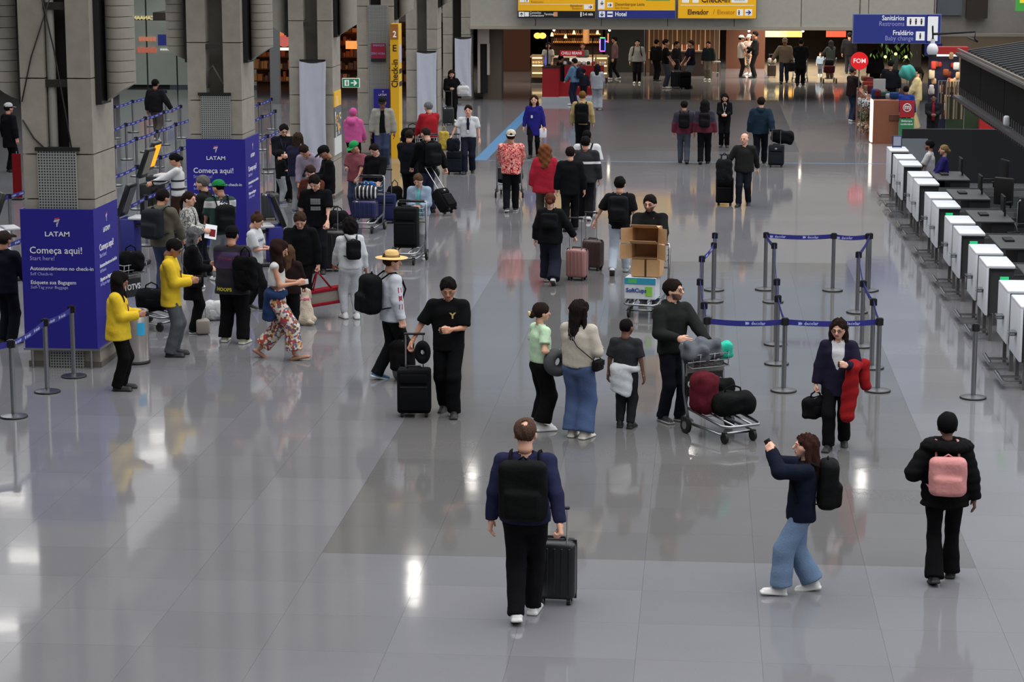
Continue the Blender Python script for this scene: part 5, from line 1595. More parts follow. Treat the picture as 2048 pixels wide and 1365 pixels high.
def print_on(rec, txt_mb, origin, direction, M, m, name='print', parent=None):
    """wrap flat print onto the top garment: origin/direction in the figure's own frame"""
    o = parent or rec['top']; me = o.data
    bv = BVHTree.FromPolygons([v.co[:] for v in me.vertices], [p.vertices[:] for p in me.polygons])
    d = Vector(direction); V = []
    for v in txt_mb.v:
        q = M @ Vector((v[0], v[1], 0)); hit = bv.ray_cast(q - d * .6, d)
        V.append(tuple((hit[0] - d * (.004 + max(0, v[2]))) if hit[0] else q))
    mb = MB(); mb.add(V, txt_mb.f, False)
    return mb.build(name, m, o)


def lanyard(rec, rgb=(30, 34, 70)):
    g = rec['g']; nb = Vector(rec['nb']); r = rec['root']
    t = .11
    mb = MB()
    for s in (-1, 1): mb.tube([nb + Vector((s * .05, -.03, .03)), nb + Vector((s * .06, .06, -.03)), nb + Vector((s * .03, .15, -.2)), nb + Vector((0, .155, -.33))], .006, 5)
    mb.build('lanyard', plain(rgb, .7), r); MB().rbox(nb + Vector((0, .16, -.37)), (.055, .01, .085), .004, 1).build('badge', plain((190, 192, 196), .5), r)


def crossbag(rec, rgb, size, side, label, dz=-.02):
    e = worn(rec, 'shoulder_bag', label, 'bag'); m = cloth(rgb, bump=.1, rough=.5); w, d, h = size
    c = rec['pel'] + Vector((side * .24, .02, dz))
    b = MB().rbox(c, (d, w, h), .025, 3).build('bag_body', m, e); MB().rbox(c + Vector((side * d * .5, 0, h * .18)), (.012, w * .96, h * .5), .005, 2).build('flap', m, b)
    nb = Vector(rec['nb'])
    MB().tube([c + Vector((0, -w * .45, h * .45)), nb + Vector((side * .06, -.17, -.26)), nb + Vector((-side * .05, -.15, -.1)), nb + Vector((-side * .085, -.06, .03)), nb + Vector((-side * .08, .08, -.02)), nb + Vector((0, .16, -.22)), c + Vector((0, w * .45, h * .45))], .007, 5).build('strap', plain((24, 22, 22), .6), e)
    return e

# ------------------------------------------------------------------- the people in the open hall, nearest first
def C(*rgb): return cloth(rgb)


LT, MD, DK, BR = (196, 150, 128), (172, 124, 100), (104, 72, 58), (140, 96, 74)
WSH = ((205, 205, 205), (190, 190, 188)); BSH = ((22, 22, 24), (26, 26, 28))
DENIM = mat('denim_mid', (92, 114, 142), .9, 0, .25, 60, .18); DENIM_D = mat('denim_dark', (60, 78, 114), .9, 0, .25, 60, .16); DENIM_L = mat('denim_light', (150, 160, 172), .9, 0, .25, 60, .16); DENIM_N = mat('denim_navy', (40, 50, 78), .9, 0, .25, 60, .16)

p = person(1050, 1238, 0, 'person in navy sweater walking away, nearest to the camera', yh=842, legs='stepR', aL='hang', aR='pull', sk=LT, hair='thin', hc=(92, 70, 58), top=dict(m=C(38, 40, 72), t=.016, name='sweater'), bot=dict(m=C(20, 20, 23), kind='jeans'), shoe=WSH, spread=.055, fat=.022)
backpack(p, (16, 17, 18), 'black backpack on the person in the navy sweater', .38, .52, .18, dz=-.03, t=.018)
suitcase(1112, 1205, .37, .54, .24, 4, (22, 24, 28), 'small black hard shell suitcase pulled by the person in the navy sweater', .32)

p = person(1598, 1186, 268, 'person in navy fleece and wide blue jeans raising a phone to take a photo', yh=872, woman=True, legs=((.19, .0, 6), (-.15, .01, -12)), aL=((.1, .36, 1.6), 'hold', (-.3, -.3, 1)), aR=((.1, .34, 1.56), 'hold', (-.3, -.3, 1)), head=(-6, 0), sk=LT, hair='long', hc=(62, 38, 32), top=dict(m=C(20, 25, 42), t=.034, name='fleece_jacket', hem=-.09), bot=dict(m=DENIM, kind='wide', cut=.1), shoe=((208, 208, 206), (200, 200, 200)), lean=-3)
backpack(p, (18, 19, 20), 'black backpack on the person taking a photo', .32, .54, .2, t=.034)
phone(p, -1, 'dark phone held up by the person in the navy fleece')

p = person(1884, 1163, 2, 'person in black puffer with fur hood walking away with a pink backpack', yh=832, woman=True, legs='stepR', aL=((.22, .16, 1.12), 'grip', (-.3, .2, 1)), aR='hang', sk=DK, hair=None, hc=(16, 15, 15), hat=('beanie', (16, 16, 18)), top=dict(m=C(18, 18, 20), t=.036, name='puffer_jacket', puff=1, fur=.055, hem=-.1), bot=dict(m=C(15, 15, 17), kind='flare'), shoe=BSH)
backpack(p, (206, 136, 134), 'pink backpack on the person in the black puffer', .35, .4, .18, dz=-.05, t=.04)

p = person(1672, 896, 188, 'person in navy suit with glasses checking their phone, red coat over their arm', yh=640, woman=True, legs='stepR', aL=((.12, .30, 1.20), 'hold', (-.2, .1, 1)), aR='carry', head=(10, 8), sk=LT, hair='long', hc=(48, 34, 32), glasses=True, inner=dict(m=C(205, 205, 210), t=.012), top=dict(m=C(34, 32, 52), t=.026, hem=-.2, open=.075, v=1, name='blazer'), bot=dict(m=C(18, 18, 22), kind='straight'), shoe=BSH)
phone(p, -1, 'phone in the hand of the person in the navy suit')
h = hand_pos(p, 1)
soft_bag('handbag', (h.x - .02, h.y, h.z - .34), (.34, .14, .25), (20, 20, 22), 'black handbag carried by the person in the navy suit', .5, True)
# red coat over her forearm
r_ = worn(p, 'red_coat', 'red coat draped over the arm of the person in the navy suit', 'coat')
e0, w0 = Vector(p['el'][-1]), Vector(p['wr'][-1]); mid_ = (e0 + w0) / 2
sdf_obj('draped_body', lambda P: smin(rc(P, mid_ + Vector((-.02, 0, -.02)), mid_ + Vector((.05, .02, -.66)), .085, .1, 1.0), rc(P, e0, mid_, .085, .075), .04) + folds(P, .014, 1, 22, 5), tuple(mid_ - Vector((.28, .25, .8))), tuple(mid_ + Vector((.28, .25, .16))), .017, C(150, 24, 28), r_)
sdf_obj('coat_sleeve', lambda P: rc(P, e0 + Vector((-.06, -.06, .02)), e0 + Vector((-.1, -.02, -.25)), .09, .07) + folds(P, .012, 2, 22, 8), tuple(e0 - Vector((.3, .25, .42))), tuple(e0 + Vector((.12, .16, .16))), .017, C(150, 24, 28), r_)

ct = cart(1443, 872, 148, 'luggage trolley with a TOTVS board pushed by the laughing person')
lm_ = local(ct, (.12, -.98, 0)); p = person(1357, 858, 140, 'laughing person in glasses and dark green hoodie pushing a trolley', pos=(lm_.x, lm_.y, 0), H=1.76, legs='shift', aL='push', aR=((.14, .3, 1.1), 'relax', (-.4, .2, 1)), head=(-4, -28), sk=LT, hair='short', hc=(36, 26, 22), beard=True, glasses=True, top=dict(m=C(34, 38, 36), t=.028, hood=1.1, name='hoodie'), bot=dict(m=C(26, 28, 38), kind='jeans'), shoe=((30, 30, 34), (150, 150, 150)))
k_ = local(ct, (.18, -.12, .28)); soft_bag('duffel_bag', (k_.x, k_.y, .28), (.3, .34, .50), (92, 26, 38), 'burgundy bag on the left of the TOTVS trolley', -math.radians(140), False, seed=2)
k_ = local(ct, (-.1, .08, .27)); soft_bag('duffel_bag', (k_.x, k_.y, .27), (.56, .3, .28), (18, 19, 20), 'black duffel bag on the front of the TOTVS trolley', -math.radians(155), True, seed=1)
k_ = local(ct, (-.08, -.22, .3)); soft_bag('duffel_bag', (k_.x, k_.y, .32), (.42, .22, .34), (22, 24, 24), 'black bag with white mark under the TOTVS board', -math.radians(148), False, seed=4)
k_ = local(ct, (.06, -.40, .86)); soft_bag('jacket_bundle', (k_.x, k_.y, .86), (.5, .28, .26), (92, 96, 104), 'grey jacket bundle lying on top of the TOTVS trolley', -math.radians(150), False, 'jacket', 3, bumps=.03)
k_ = local(ct, (-.24, -.38, .88)); soft_bag('teal_bag', (k_.x, k_.y, .87), (.26, .14, .2), (40, 190, 160), 'small teal bag on top of the TOTVS trolley', -math.radians(155), False, seed=5)

p = person(1250, 856, 12, 'child in dark T-shirt with a white jacket tied round their waist', yh=643, child=True, aL='hang', aR='hang', sk=DK, hair='buzz', hc=(20, 17, 16), head=(0, 10), top=dict(m=C(46, 48, 52), t=.022, sl=.85, hem=-.08), bot=dict(m=C(40, 41, 46), kind='jog'), tied=dict(m=C(196, 200, 204), len=.33, dx=-.05), shoe=BSH)
p = person(1156, 876, 22, 'person in beige top and wide blue jeans, seen from behind', yh=605, woman=True, aL='fold', aR=((.12, .24, 1.14), 'relax', (-.6, .3, 1)), sk=LT, hair='long', hc=(34, 27, 27), head=(0, 22), top=dict(m=C(188, 180, 166), t=.026, hem=-.0), bot=dict(m=DENIM_D, kind='wide', cut=.075), shoe=((200, 196, 186), (205, 202, 192)))
crossbag(p, (24, 24, 26), (.2, .08, .14), 1, 'small black shoulder bag of the person in the beige top', .03)
p = person(1080, 860, 62, 'person in mint T-shirt and black wide trousers holding a grey neck pillow', yh=610, woman=True, aL='hang', aR=((.2, .16, 1.08), 'grip', (-.3, .6, .4)), sk=LT, hair='bun', hc=(44, 32, 28), top=dict(m=C(188, 222, 184), t=.018, sl=.65, hem=.03), bot=dict(m=C(16, 16, 18), kind='wide', cut=.12), shoe=((208, 208, 208), (200, 200, 200)))
MB().rbox((0, -.165, 0), (.045, .03, .06), .012, 2).build('hair_clip', plain((214, 190, 140), .5), p['root']).matrix_local = p['HM']
q = wp(p, (.27, .12, 1.0)); e = empty('neck_pillow', q, -math.radians(55), label='grey neck pillow under the arm of the person in the mint T-shirt', cat='pillow')
sdf_obj('cushion', lambda P: np.where(True, np.sqrt((np.sqrt(P[:, 1] ** 2 + P[:, 2] ** 2) - .115) ** 2 + (P[:, 0] * .8) ** 2) - .068 + .03 * np.clip((P[:, 2] - .1) * 4, 0, 1), 0), (-.12, -.2, -.2), (.12, .2, .2), .014, C(82, 84, 86), e)
MB().tube([(.02, -.06, .11), (.05, 0, .16), (.02, .07, .11)], .008, 5).build('toggle_cord', C(150, 152, 152), e)


def PH(x, yh, H):
    q = fl(x, yh, H); return (q.x, q.y, 0)


p = person(898, 828, 184, 'person in black T-shirt looking down at their phone beside a black suitcase', yh=555, legs='stepL', aR='side', aL='phone', head=(26, -8), sk=MD, hair='short', hc=(22, 19, 18), top=dict(m=C(18, 19, 21), t=.024, sl=.92, hem=-.1), bot=dict(m=C(16, 17, 19), kind='straight'), shoe=BSH)
phone(p, -1, 'phone held by the person in the black T-shirt')
print_on(p, text_mb('Y', .10, .004, 'CENTER', .002), 0, (0, -1, 0), face_mat((-1, 0, 0), (0, 0, 1), (-.07, .4, 1.28)), C(196, 176, 110))
suitcase(829, 832, .42, .56, .26, 176, (16, 17, 19), 'black soft suitcase with extended handle beside the person in the black T-shirt', .42, 'soft')
q = aty(845, 705, fl(829, 836).y - .08); e = empty('neck_pillow', q, 0, label='small black neck pillow hanging on the black suitcase handle', cat='pillow')
sdf_obj('cushion', lambda P: np.sqrt((np.sqrt((P[:, 0] / .7) ** 2 + P[:, 2] ** 2) - .09) ** 2 + P[:, 1] ** 2) - .058, (-.15, -.08, -.18), (.15, .08, .18), .014, C(20, 21, 23), e)
MB().tube([(-.02, 0, .1), (0, .03, .16), (.02, 0, .1)], .006, 5).build('hanging_loop', BLACK, e)

p = person(783, 760, 62, 'person in straw hat and white jacket with a large black backpack', yh=506, legs='stepR', aL='hang', aR='carry', sk=LT, hair='short', hc=(70, 50, 40), hat=('straw', (200, 170, 110)), head=(4, 12), inner=dict(m=C(24, 26, 32), t=.014), top=dict(m=C(196, 202, 212), t=.036, ts=.03, hem=-.1, open=.07), bot=dict(m=C(22, 24, 26), kind='straight'), shoe=((60, 100, 135), (190, 200, 205)))
backpack(p, (18, 20, 22), 'large black backpack on the person in the straw hat', .34, .54, .25, dz=-.02, t=.036)
mb = MB()
for k in range(3): mb.add([(-.025, -.035 + k * -.11, 0), (.025, -.035 - k * .11, 0), (.025, .035 - k * .11, 0), (-.025, .035 - k * .11, 0)], [(0, 1, 2, 3)])
print_on(p, mb, 0, (-1, 0, 0), face_mat((0, 1, 0), (0, 0, 1), (.6, .02, 1.28)), C(150, 60, 66))
h = hand_pos(p, 1)
soft_bag('carry_bag', (h.x, h.y, .17), (.34, .2, .42), (16, 16, 18), 'black bag hanging from the hand of the person in the straw hat', .3, True)
q = fl(803, 758); soft_bag('small_backpack', (q.x, q.y, 0), (.24, .18, .36), (120, 124, 128), 'small grey backpack on the floor behind the person in the straw hat', .4, True, 'backpack')

p = person(702, 638, 335, 'person in white tracksuit with a small black backpack, seen from behind', yh=440, woman=True, legs='shift', sk=BR, hair='curly', hc=(24, 20, 20), head=(0, -10), aL='low', top=dict(m=C(200, 204, 208), t=.026, ts=.016, hood=.9, hem=-.04, name='hoodie'), bot=dict(m=C(178, 182, 188), kind='jog'), shoe=((200, 200, 200), (180, 180, 178)))
backpack(p, (20, 21, 23), 'small black backpack on the person in the white tracksuit', .24, .34, .13, dz=.02, t=.03)

p = person(240, 780, 84, 'person in yellow jacket and black trousers beside the steel bin', yh=547, woman=True, aL='phone', aR='phone', head=(22, 0), sk=BR, hair='longcurl', hc=(24, 20, 19), top=dict(m=C(228, 190, 34), t=.036, hem=-.16, collar=1, name='jacket'), bot=dict(m=C(18, 17, 18), kind='straight'), shoe=BSH, fat=.022)
lanyard(p); phone(p, 1, 'phone held by the person in yellow beside the steel bin')
p = person(345, 712, 84, 'person in yellow jacket and grey trousers holding a phone', yh=480, aL='phone', aR='phone', head=(30, 0), sk=BR, hair='short', hc=(24, 22, 21), glasses=True, top=dict(m=C(228, 190, 34), t=.034, hem=-.17, collar=1, name='jacket'), bot=dict(m=C(84, 88, 92), kind='straight'), shoe=BSH)
lanyard(p); phone(p, 1, 'phone held by the person in yellow and grey trousers')
p = person(388, 666, 70, 'person in long black coat over a green collar, behind the yellow jackets', yh=458, woman=True, aL='phone', aR='both', head=(20, 0), sk=LT, hair='bob', hc=(112, 112, 116), inner=dict(m=C(120, 190, 90), t=.016, collar=1), top=dict(m=C(18, 18, 21), t=.03, hem=-.36, open=.06, v=1, name='coat'), bot=dict(m=C(17, 17, 19), kind='straight'), shoe=((30, 30, 32), (190, 190, 190)))
crossbag(p, (24, 24, 26), (.24, .08, .2), 1, 'black shoulder bag of the person in the long black coat')
p = person(468, 686, 8, 'person in black cap and purple black jersey, seen from behind', yh=457, H=None, fat=.03, legs='shift', spread=.15, aL='low', aR='low', head=(8, -10), sk=MD, hair='buzz', hc=(24, 22, 22), hat=('cap', (20, 20, 22)), top=dict(m=banded('jersey_purple', (24, 22, 30), [(1.16, 1.4, (56, 40, 74))]), t=.04, sl=.95, hem=-.17, name='jersey'), bot=dict(m=C(18, 18, 20), kind='baggy', short=0), shoe=((150, 152, 130), (190, 190, 186)))
print_on(p, text_mb('COTTON CITY', .05, .001, 'CENTER', .002), 0, (0, 1, 0), face_mat((1, 0, 0), (0, 0, 1), (0, -.5, 1.3)), C(150, 60, 90))
print_on(p, text_mb('HOOPS', .07, .003, 'CENTER', .002), 0, (0, 1, 0), face_mat((1, 0, 0), (0, 0, 1), (-.07, -.5, .84)), C(200, 190, 40))
q = wp(p, (.24, -.14, .84)); soft_bag('sling_backpack', q, (.36, .2, .5), (16, 17, 19), 'black backpack hanging at the side of the person in the purple jersey', -.1, True, 'backpack')
p = person(512, 620, 95, 'person in white printed T-shirt looking down in the queue', yh=428, legs='stepR', aL='phone', aR='phone', head=(24, 0), sk=LT, hair='topbun', hc=(74, 54, 40), top=dict(m=C(198, 202, 206), t=.026, sl=.85, hem=-.09), bot=dict(m=C(26, 27, 30), kind='jeans'), shoe=((30, 30, 32), (200, 200, 200)))
print_on(p, text_mb('SUPER FIN', .06, .001, 'CENTER', .002), 0, (0, -1, 0), face_mat((-1, 0, 0), (0, 0, 1), (0, .4, 1.28)), C(90, 100, 150))
FLORAL = pattern('floral_print', [(200, 190, 180), (140, 56, 50), (190, 186, 178), (96, 80, 66), (170, 60, 54), (184, 150, 90), (90, 100, 130), (200, 196, 190)], 34)
p = person(556, 718, 88, 'person in white crop top and floral wide trousers walking with a phone', yh=478, woman=True, legs='walkR', aL='phone', aR='phone', head=(22, 0), sk=MD, hair='longcurl', hc=(44, 28, 26), top=dict(m=C(206, 206, 206), t=.008, sl=.05, hem=.19, name='crop_top'), bot=dict(m=FLORAL, kind='wide', cut=.14), tied=dict(m=C(38, 58, 100), len=.3, wrap=.12), shoe=((150, 110, 90), (120, 90, 76)), kind='sandal')
phone(p, 1, 'white phone held by the person in floral trousers', (200, 200, 204))
p = person(580, 676, 8, 'person in dark brown top seen from behind, right of the floral trousers', yh=493, woman=True, legs='stepL', aL='low', aR='low', sk=LT, hair='long', hc=(96, 72, 52), top=dict(m=C(40, 26, 28), t=.03, hem=-.08), bot=dict(m=C(18, 18, 22), kind='jog'), shoe=((60, 120, 150), (190, 195, 198)))
p = person(600, 0, 172, 'person in black hoodie looking down, holding a red shopping bag', pos=PH(600, 423, 1.68), H=1.68, aL='carry', aR='low', head=(34, 0), sk=LT, hair='short', hc=(70, 52, 40), top=dict(m=C(16, 17, 19), t=.03, hood=1.0, name='hoodie'), bot=dict(m=C(17, 17, 19), kind='jeans'), shoe=BSH, fat=.01)
h = hand_pos(p, -1)
e = empty('shopping_bag', (h.x + .12, h.y - .02, h.z - .56), .35, label='red shopping bag with a transparent window, carried by the person in the black hoodie', cat='bag')
RED = cloth((150, 24, 40)); e.rotation_euler = (0, -.12, .35); e.scale = (.85, .85, .85); pts = [(-.34, -.02, 0), (.3, .12, .06)]
MB().rbox((0, 0, .15), (.62, .18, .30), .02, 2).build('bag_body', mat('bag_window', (128, 120, 112), .4), e)
for z_ in (.03, .28): MB().rbox((0, 0, z_), (.645, .24, .055), .01, 1).build('trim_band', RED, e)
for s_ in (-1, 1): MB().rbox((s_ * .31, 0, .155), (.05, .24, .3), .01, 1).build('trim_side', RED, e)
for s_ in (-1, 1): MB().tube([(-.2, s_ * .1, .3), (-.1, s_ * .06, .55), (-.06, 0, .62), (.0, s_ * .06, .55), (.15, s_ * .1, .3)], .014, 6).build('bag_handle', RED, e)
# the cream dog sitting by the long haired person
dg = empty('dog', fl(613, 650), math.radians(25), label='small cream long coated dog sitting on the floor, seen from behind', cat='dog')
sdf_obj('body', lambda P: un([rc(P, (0, 0, .1), (0, .03, .34), .125, .085, 1.05), rc(P, (0, .03, .34), (0, .07, .45), .07, .062), ell(P, (0, .1, .5), (.075, .095, .08)), rc(P, (0, .16, .49), (0, .22, .475), .045, .03), rc(P, (-.075, .09, .52), (-.1, .09, .41), .03, .02), rc(P, (.075, .09, .52), (.1, .09, .41), .03, .02),
                              rc(P, (-.06, .12, .28), (-.06, .15, .03), .045, .032), rc(P, (.06, .12, .28), (.06, .15, .03), .045, .032), rc(P, (-.1, -.02, .09), (-.12, .12, .03), .06, .035), rc(P, (.1, -.02, .09), (.12, .12, .03), .06, .035), rc(P, (0, -.11, .06), (.05, -.2, .05), .04, .025)], .03) + folds(P, .007, 1, 40, 22), (-.2, -.26, 0), (.2, .28, .62), .014, mat('dog_fur', (176, 164, 146), .95, 0, .6, 60, .25), dg)
MB().tube([(.078 * math.cos(t * .52), .055 + .078 * math.sin(t * .52), .40) for t in range(12)], .01, 5, True).rbox((0, -.03, .41), (.1, .03, .05), .012, 2).build('collar', plain((190, 110, 130), .6), dg)
p = person(636, 0, 176, 'person in black T-shirt with a grey print, leaning on a tall black suitcase', pos=PH(632, 347, 1.78), H=1.78, aL='low', aR='hang', head=(36, 12), sk=LT, hair='short', hc=(28, 23, 22), top=dict(m=C(17, 18, 20), t=.026, sl=.9, hem=-.1), bot=dict(m=C(24, 25, 30), kind='jeans'), shoe=BSH, lean=5)
mb = MB()
for a in range(4):
    for b_ in range(6): mb.add([(-.08 + a * .04, -.12 + b_ * .035, 0), (-.042 + a * .04, -.12 + b_ * .035, 0), (-.042 + a * .04, -.087 + b_ * .035, 0), (-.08 + a * .04, -.087 + b_ * .035, 0)], [(0, 1, 2, 3)]) if b_ not in (2,) else None
print_on(p, mb, 0, (0, -1, 0), face_mat((-1, 0, 0), (0, 0, 1), (0, .5, 1.24)), C(120, 122, 126))
suitcase(664, 542, .46, .68, .28, 172, (20, 21, 23), 'tall black hard suitcase in front of the person with the grey print', .42)
suitcase(690, 520, .42, .62, .28, 170, (18, 19, 21), 'black suitcase half hidden behind the person in the white tracksuit', .0, 'soft')
q = fl(676, 512); soft_bag('cabin_bag', (q.x, q.y, .55), (.42, .26, .3), (22, 22, 24), 'black bag on top of the suitcases behind the white tracksuit', .2, True)
p = person(610, 0, 200, 'person in rust coat with a white scarf, behind the person with the grey print', pos=PH(624, 332, 1.68), H=1.68, woman=True, aL='low', aR='phone', head=(24, 10), sk=LT, hair='short', hc=(60, 44, 36), inner=dict(m=C(206, 196, 178), t=.02, collar=1), top=dict(m=C(92, 46, 32), t=.034, hem=-.2, open=.06), bot=dict(m=C(30, 30, 34), kind='slim'), shoe=BSH)
p = person(655, 0, 250, 'person in black cap and black shirt looking down, beside the third column', pos=PH(655, 292, 1.76), H=1.76, aL='phone', aR='phone', head=(32, 0), sk=BR, hair='buzz', hc=(20, 18, 18), hat=('cap', (20, 21, 24)), top=dict(m=C(17, 17, 19), t=.03, hem=-.14), bot=dict(m=C(20, 20, 24), kind='jeans'), shoe=BSH)
p = person(625, 0, 200, 'person in pale lilac hoodie bending forward in the queue', pos=PH(628, 276, 1.72), H=1.72, aL='low', aR='low', lean=32, head=(30, 0), sk=MD, hair='short', hc=(40, 30, 28), top=dict(m=C(150, 138, 158), t=.03, hood=1.3, name='hoodie'), bot=dict(m=C(60, 62, 70), kind='jeans'), shoe=BSH)
p = person(598, 0, 20, 'person in dark navy jacket and grey trousers, seen from behind in the queue', pos=PH(594, 268, 1.72), H=1.72, woman=True, aL='low', aR='low', head=(14, 0), sk=MD, hair='bob', hc=(58, 44, 34), top=dict(m=C(34, 34, 58), t=.034, hem=-.1), bot=dict(m=C(128, 134, 140), kind='jeans'), shoe=((70, 80, 110), (190, 190, 190)))
p = person(570, 0, 165, 'person with glasses in dark uniform facing the queue', pos=PH(566, 249, 1.74), H=1.74, aL='both', aR='both', head=(24, -10), sk=LT, hair='short', hc=(26, 22, 22), glasses=True, top=dict(m=C(24, 25, 34), t=.026, collar=1), bot=dict(m=C(20, 20, 24), kind='straight'), shoe=BSH); lanyard(p)
p = person(562, 410, 48, 'child in black T-shirt and light grey joggers in the queue', yh=302, legs='shift', aL='both', aR='both', sk=LT, hair='short', hc=(28, 24, 23), child=True, top=dict(m=C(18, 19, 21), t=.024, sl=.9, hem=-.08), bot=dict(m=C(140, 144, 148), kind='jog'), shoe=((60, 66, 84), (190, 190, 190)))
suitcase(541, 440, .38, .52, .24, 160, (52, 55, 58), 'dark grey suitcase beside the second blue wrap', .5, 'hard')
p = person(712, 0, 205, 'person in green cap and faded red polo with a trolley', pos=PH(712, 283, 1.62), H=1.62, aL='low', aR='phone', head=(26, 12), sk=MD, hair='buzz', hc=(40, 32, 30), hat=('cap', (34, 150, 80)), top=dict(m=C(140, 74, 84), t=.024, sl=.85, hem=-.1, collar=1), bot=dict(m=DENIM_N, kind='jeans'), shoe=BSH, fat=.02); phone(p, 1, 'phone held by the person in the green cap')
ct = cart(733, 462, 184, 'luggage trolley of the person in the green cap', ad=False)
suitcase(0, 0, .5, .36, .3, 184, (34, 38, 84), 'navy blue suitcase lying across the trolley of the person in the green cap', 0, 'hard', pos=local(ct, (0, .1, 0)), z=.28, wheels=False)
q = local(ct, (0, .02, .66)); e = soft_bag('striped_bag', (q.x, q.y, .66), (.48, .24, .26), (24, 24, 26), 'black and white striped bag on top of the navy suitcase', -.05, True, m=banded('stripes_bw', (22, 22, 24), [(-.2 + k * .08, -.175 + k * .08, (190, 190, 195)) for k in range(6)], 0))
q = local(ct, (0, -.3, .86)); soft_bag('blue_bag', (q.x, q.y, .80), (.3, .16, .18), (40, 90, 150), 'blue bag in the basket of the trolley of the person in the green cap', 0, False)
p = person(755, 0, 200, 'person in black sweater holding a suitcase handle', pos=PH(752, 288, 1.64), H=1.64, aL='low', aR='hang', head=(28, 10), sk=LT, hair='short', hc=(36, 28, 26), top=dict(m=C(20, 20, 23), t=.026, hem=-.08, name='sweater'), bot=dict(m=DENIM_N, kind='jeans'), shoe=BSH)
suitcase(772, 446, .42, .56, .26, 178, (38, 44, 78), 'navy blue suitcase with a long pale handle', .5, 'soft')
q = fl(790, 418); soft_bag('black_backpack', (q.x, q.y, 0), (.34, .24, .5), (18, 18, 20), 'black backpack behind the navy blue suitcase with the long handle', .2, True, 'backpack')
p = person(818, 0, 10, 'person in dark navy clothes, seen from behind left of the wheeled case', pos=PH(818, 262, 1.70), H=1.70, aL='low', aR='low', head=(16, 0), sk=MD, hair='short', hc=(44, 36, 32), top=dict(m=C(22, 25, 32), t=.03, hem=-.14), bot=dict(m=C(22, 23, 28), kind='jeans'), shoe=BSH)
p = person(855, 425, 322, 'person in black with a black backpack pulling a wheeled case', yh=257, legs='shift', aL='low', aR=((.3, -.2, .9), 'grip', (0, 1, .3)), head=(14, -6), sk=LT, hair='buzz', hc=(48, 40, 36), top=dict(m=C(17, 18, 20), t=.026, hem=-.1), bot=dict(m=C(44, 48, 70), kind='jeans'), shoe=BSH)
backpack(p, (20, 22, 25), 'black backpack on the person pulling the wheeled case', .32, .48, .2, t=.026)
e = suitcase(902, 432, .36, .5, .24, 300, (20, 20, 22), 'black wheeled case tilted behind the person with the backpack', .55, 'soft', tilt=0); e.rotation_euler = (math.radians(-38), 0, -math.radians(300)); e.location.z = .09
ct = cart(814, 524, 184, 'luggage trolley carrying one tall black suitcase', ad=False)
p = person(826, 460, 185, 'person in denim jacket and teal top behind a trolley with a black suitcase', H=1.55, pos=tuple(local(ct, (-.08, -.86, 0))), lean=6, woman=True, aL='both', aR='both', head=(26, 6), sk=LT, hair='pony', hc=(96, 74, 52), inner=dict(m=C(100, 190, 190), t=.012), top=dict(m=mat('denim_jacket', (128, 146, 166), .9, 0, .3, 50, .16), t=.03, hem=-.06, open=.05, collar=1), bot=dict(m=C(160, 164, 166), kind='straight'), shoe=WSH); phone(p, 1, 'phone held by the person in the denim jacket')
suitcase(0, 0, .44, .74, .28, 184, (20, 21, 23), 'tall black suitcase standing on the trolley of the person in denim', 0, 'soft', pos=local(ct, (0, .02, 0)), z=.28, wheels=False)
p = person(768, 0, 178, 'person in cap and open beige jacket facing the camera', pos=PH(765, 196, 1.78), H=1.78, aL='hang', aR='hang', head=(10, 0), sk=DK, hair='buzz', hc=(18, 16, 16), hat=('cap', (26, 26, 28)), inner=dict(m=C(20, 20, 22), t=.014), top=dict(m=C(150, 148, 136), t=.034, hem=-.12, open=.075), bot=dict(m=DENIM_N, kind='jeans'), shoe=BSH)
p = person(858, 0, 325, 'person in red jacket seen from behind, right of the yellow totem', pos=PH(858, 206, 1.74), H=1.74, aL='low', aR='low', head=(8, -10), sk=LT, hair='short', hc=(120, 120, 124), top=dict(m=C(168, 30, 40), t=.036, hem=-.06, collar=1, name='jacket'), bot=dict(m=C(20, 20, 24), kind='straight'), shoe=BSH, fat=.02)
ct = cart(842, 352, 330, 'luggage trolley in front of the person in the red jacket', ad=False)
q = fl(826, 330); soft_bag('duffel_bag', (q.x, q.y, .55), (.62, .4, .42), (16, 16, 18), 'big black bag with white lettering left of the person in the red jacket', 0, True)
MB().box((q.x, q.y, .28), (.5, .4, .54)).build('support_case', plain((20, 20, 22), .6)); tag(bpy.data.objects['support_case'], 'dark case under the big black bag', 'suitcase')
q = fl(888, 300); soft_bag('yellow_bag', (q.x, q.y, 0), (.3, .2, .52), (190, 160, 60), 'pale yellow bag standing right of the person in the red jacket', .2, True)
p = person(903, 243, 165, 'person in black coat leaning by a column with a white bag', yh=141, woman=True, aL='hip', aR='phone', head=(18, 0), sk=LT, hair='long', hc=(40, 26, 24), top=dict(m=C(17, 17, 20), t=.034, hem=-.36, name='coat'), bot=dict(m=C(18, 18, 20), kind='straight'), shoe=WSH)
q = wp(p, (-.36, -.0, .86)); soft_bag('white_bag', q, (.44, .26, .34), (196, 196, 198), 'white bag at the side of the person in the black coat', .2, True, bumps=.006)
suitcase(897, 250, .36, .5, .22, 176, (34, 36, 40), 'small dark suitcase in front of the person in the black coat', .5)
p = person(937, 347, 178, 'person in white shirt and tie with a lanyard, walking with a case', yh=212, legs='stepR', aR='side', aL='hang', sk=LT, hair='short', hc=(36, 26, 24), top=dict(m=C(202, 206, 210), t=.02, sl=.75, hem=.02, collar=1), bot=dict(m=C(30, 33, 48), kind='straight'), shoe=BSH, fat=.012)
lanyard(p); MB().rbox(p['nb'] + Vector((0, .135, -.2)), (.06, .012, .36), .004, 1).build('tie', C(30, 32, 48), p['root'])
suitcase(909, 348, .4, .52, .26, 176, (28, 34, 42), 'dark suitcase with a bag on top beside the person in the white shirt', .42, 'soft')
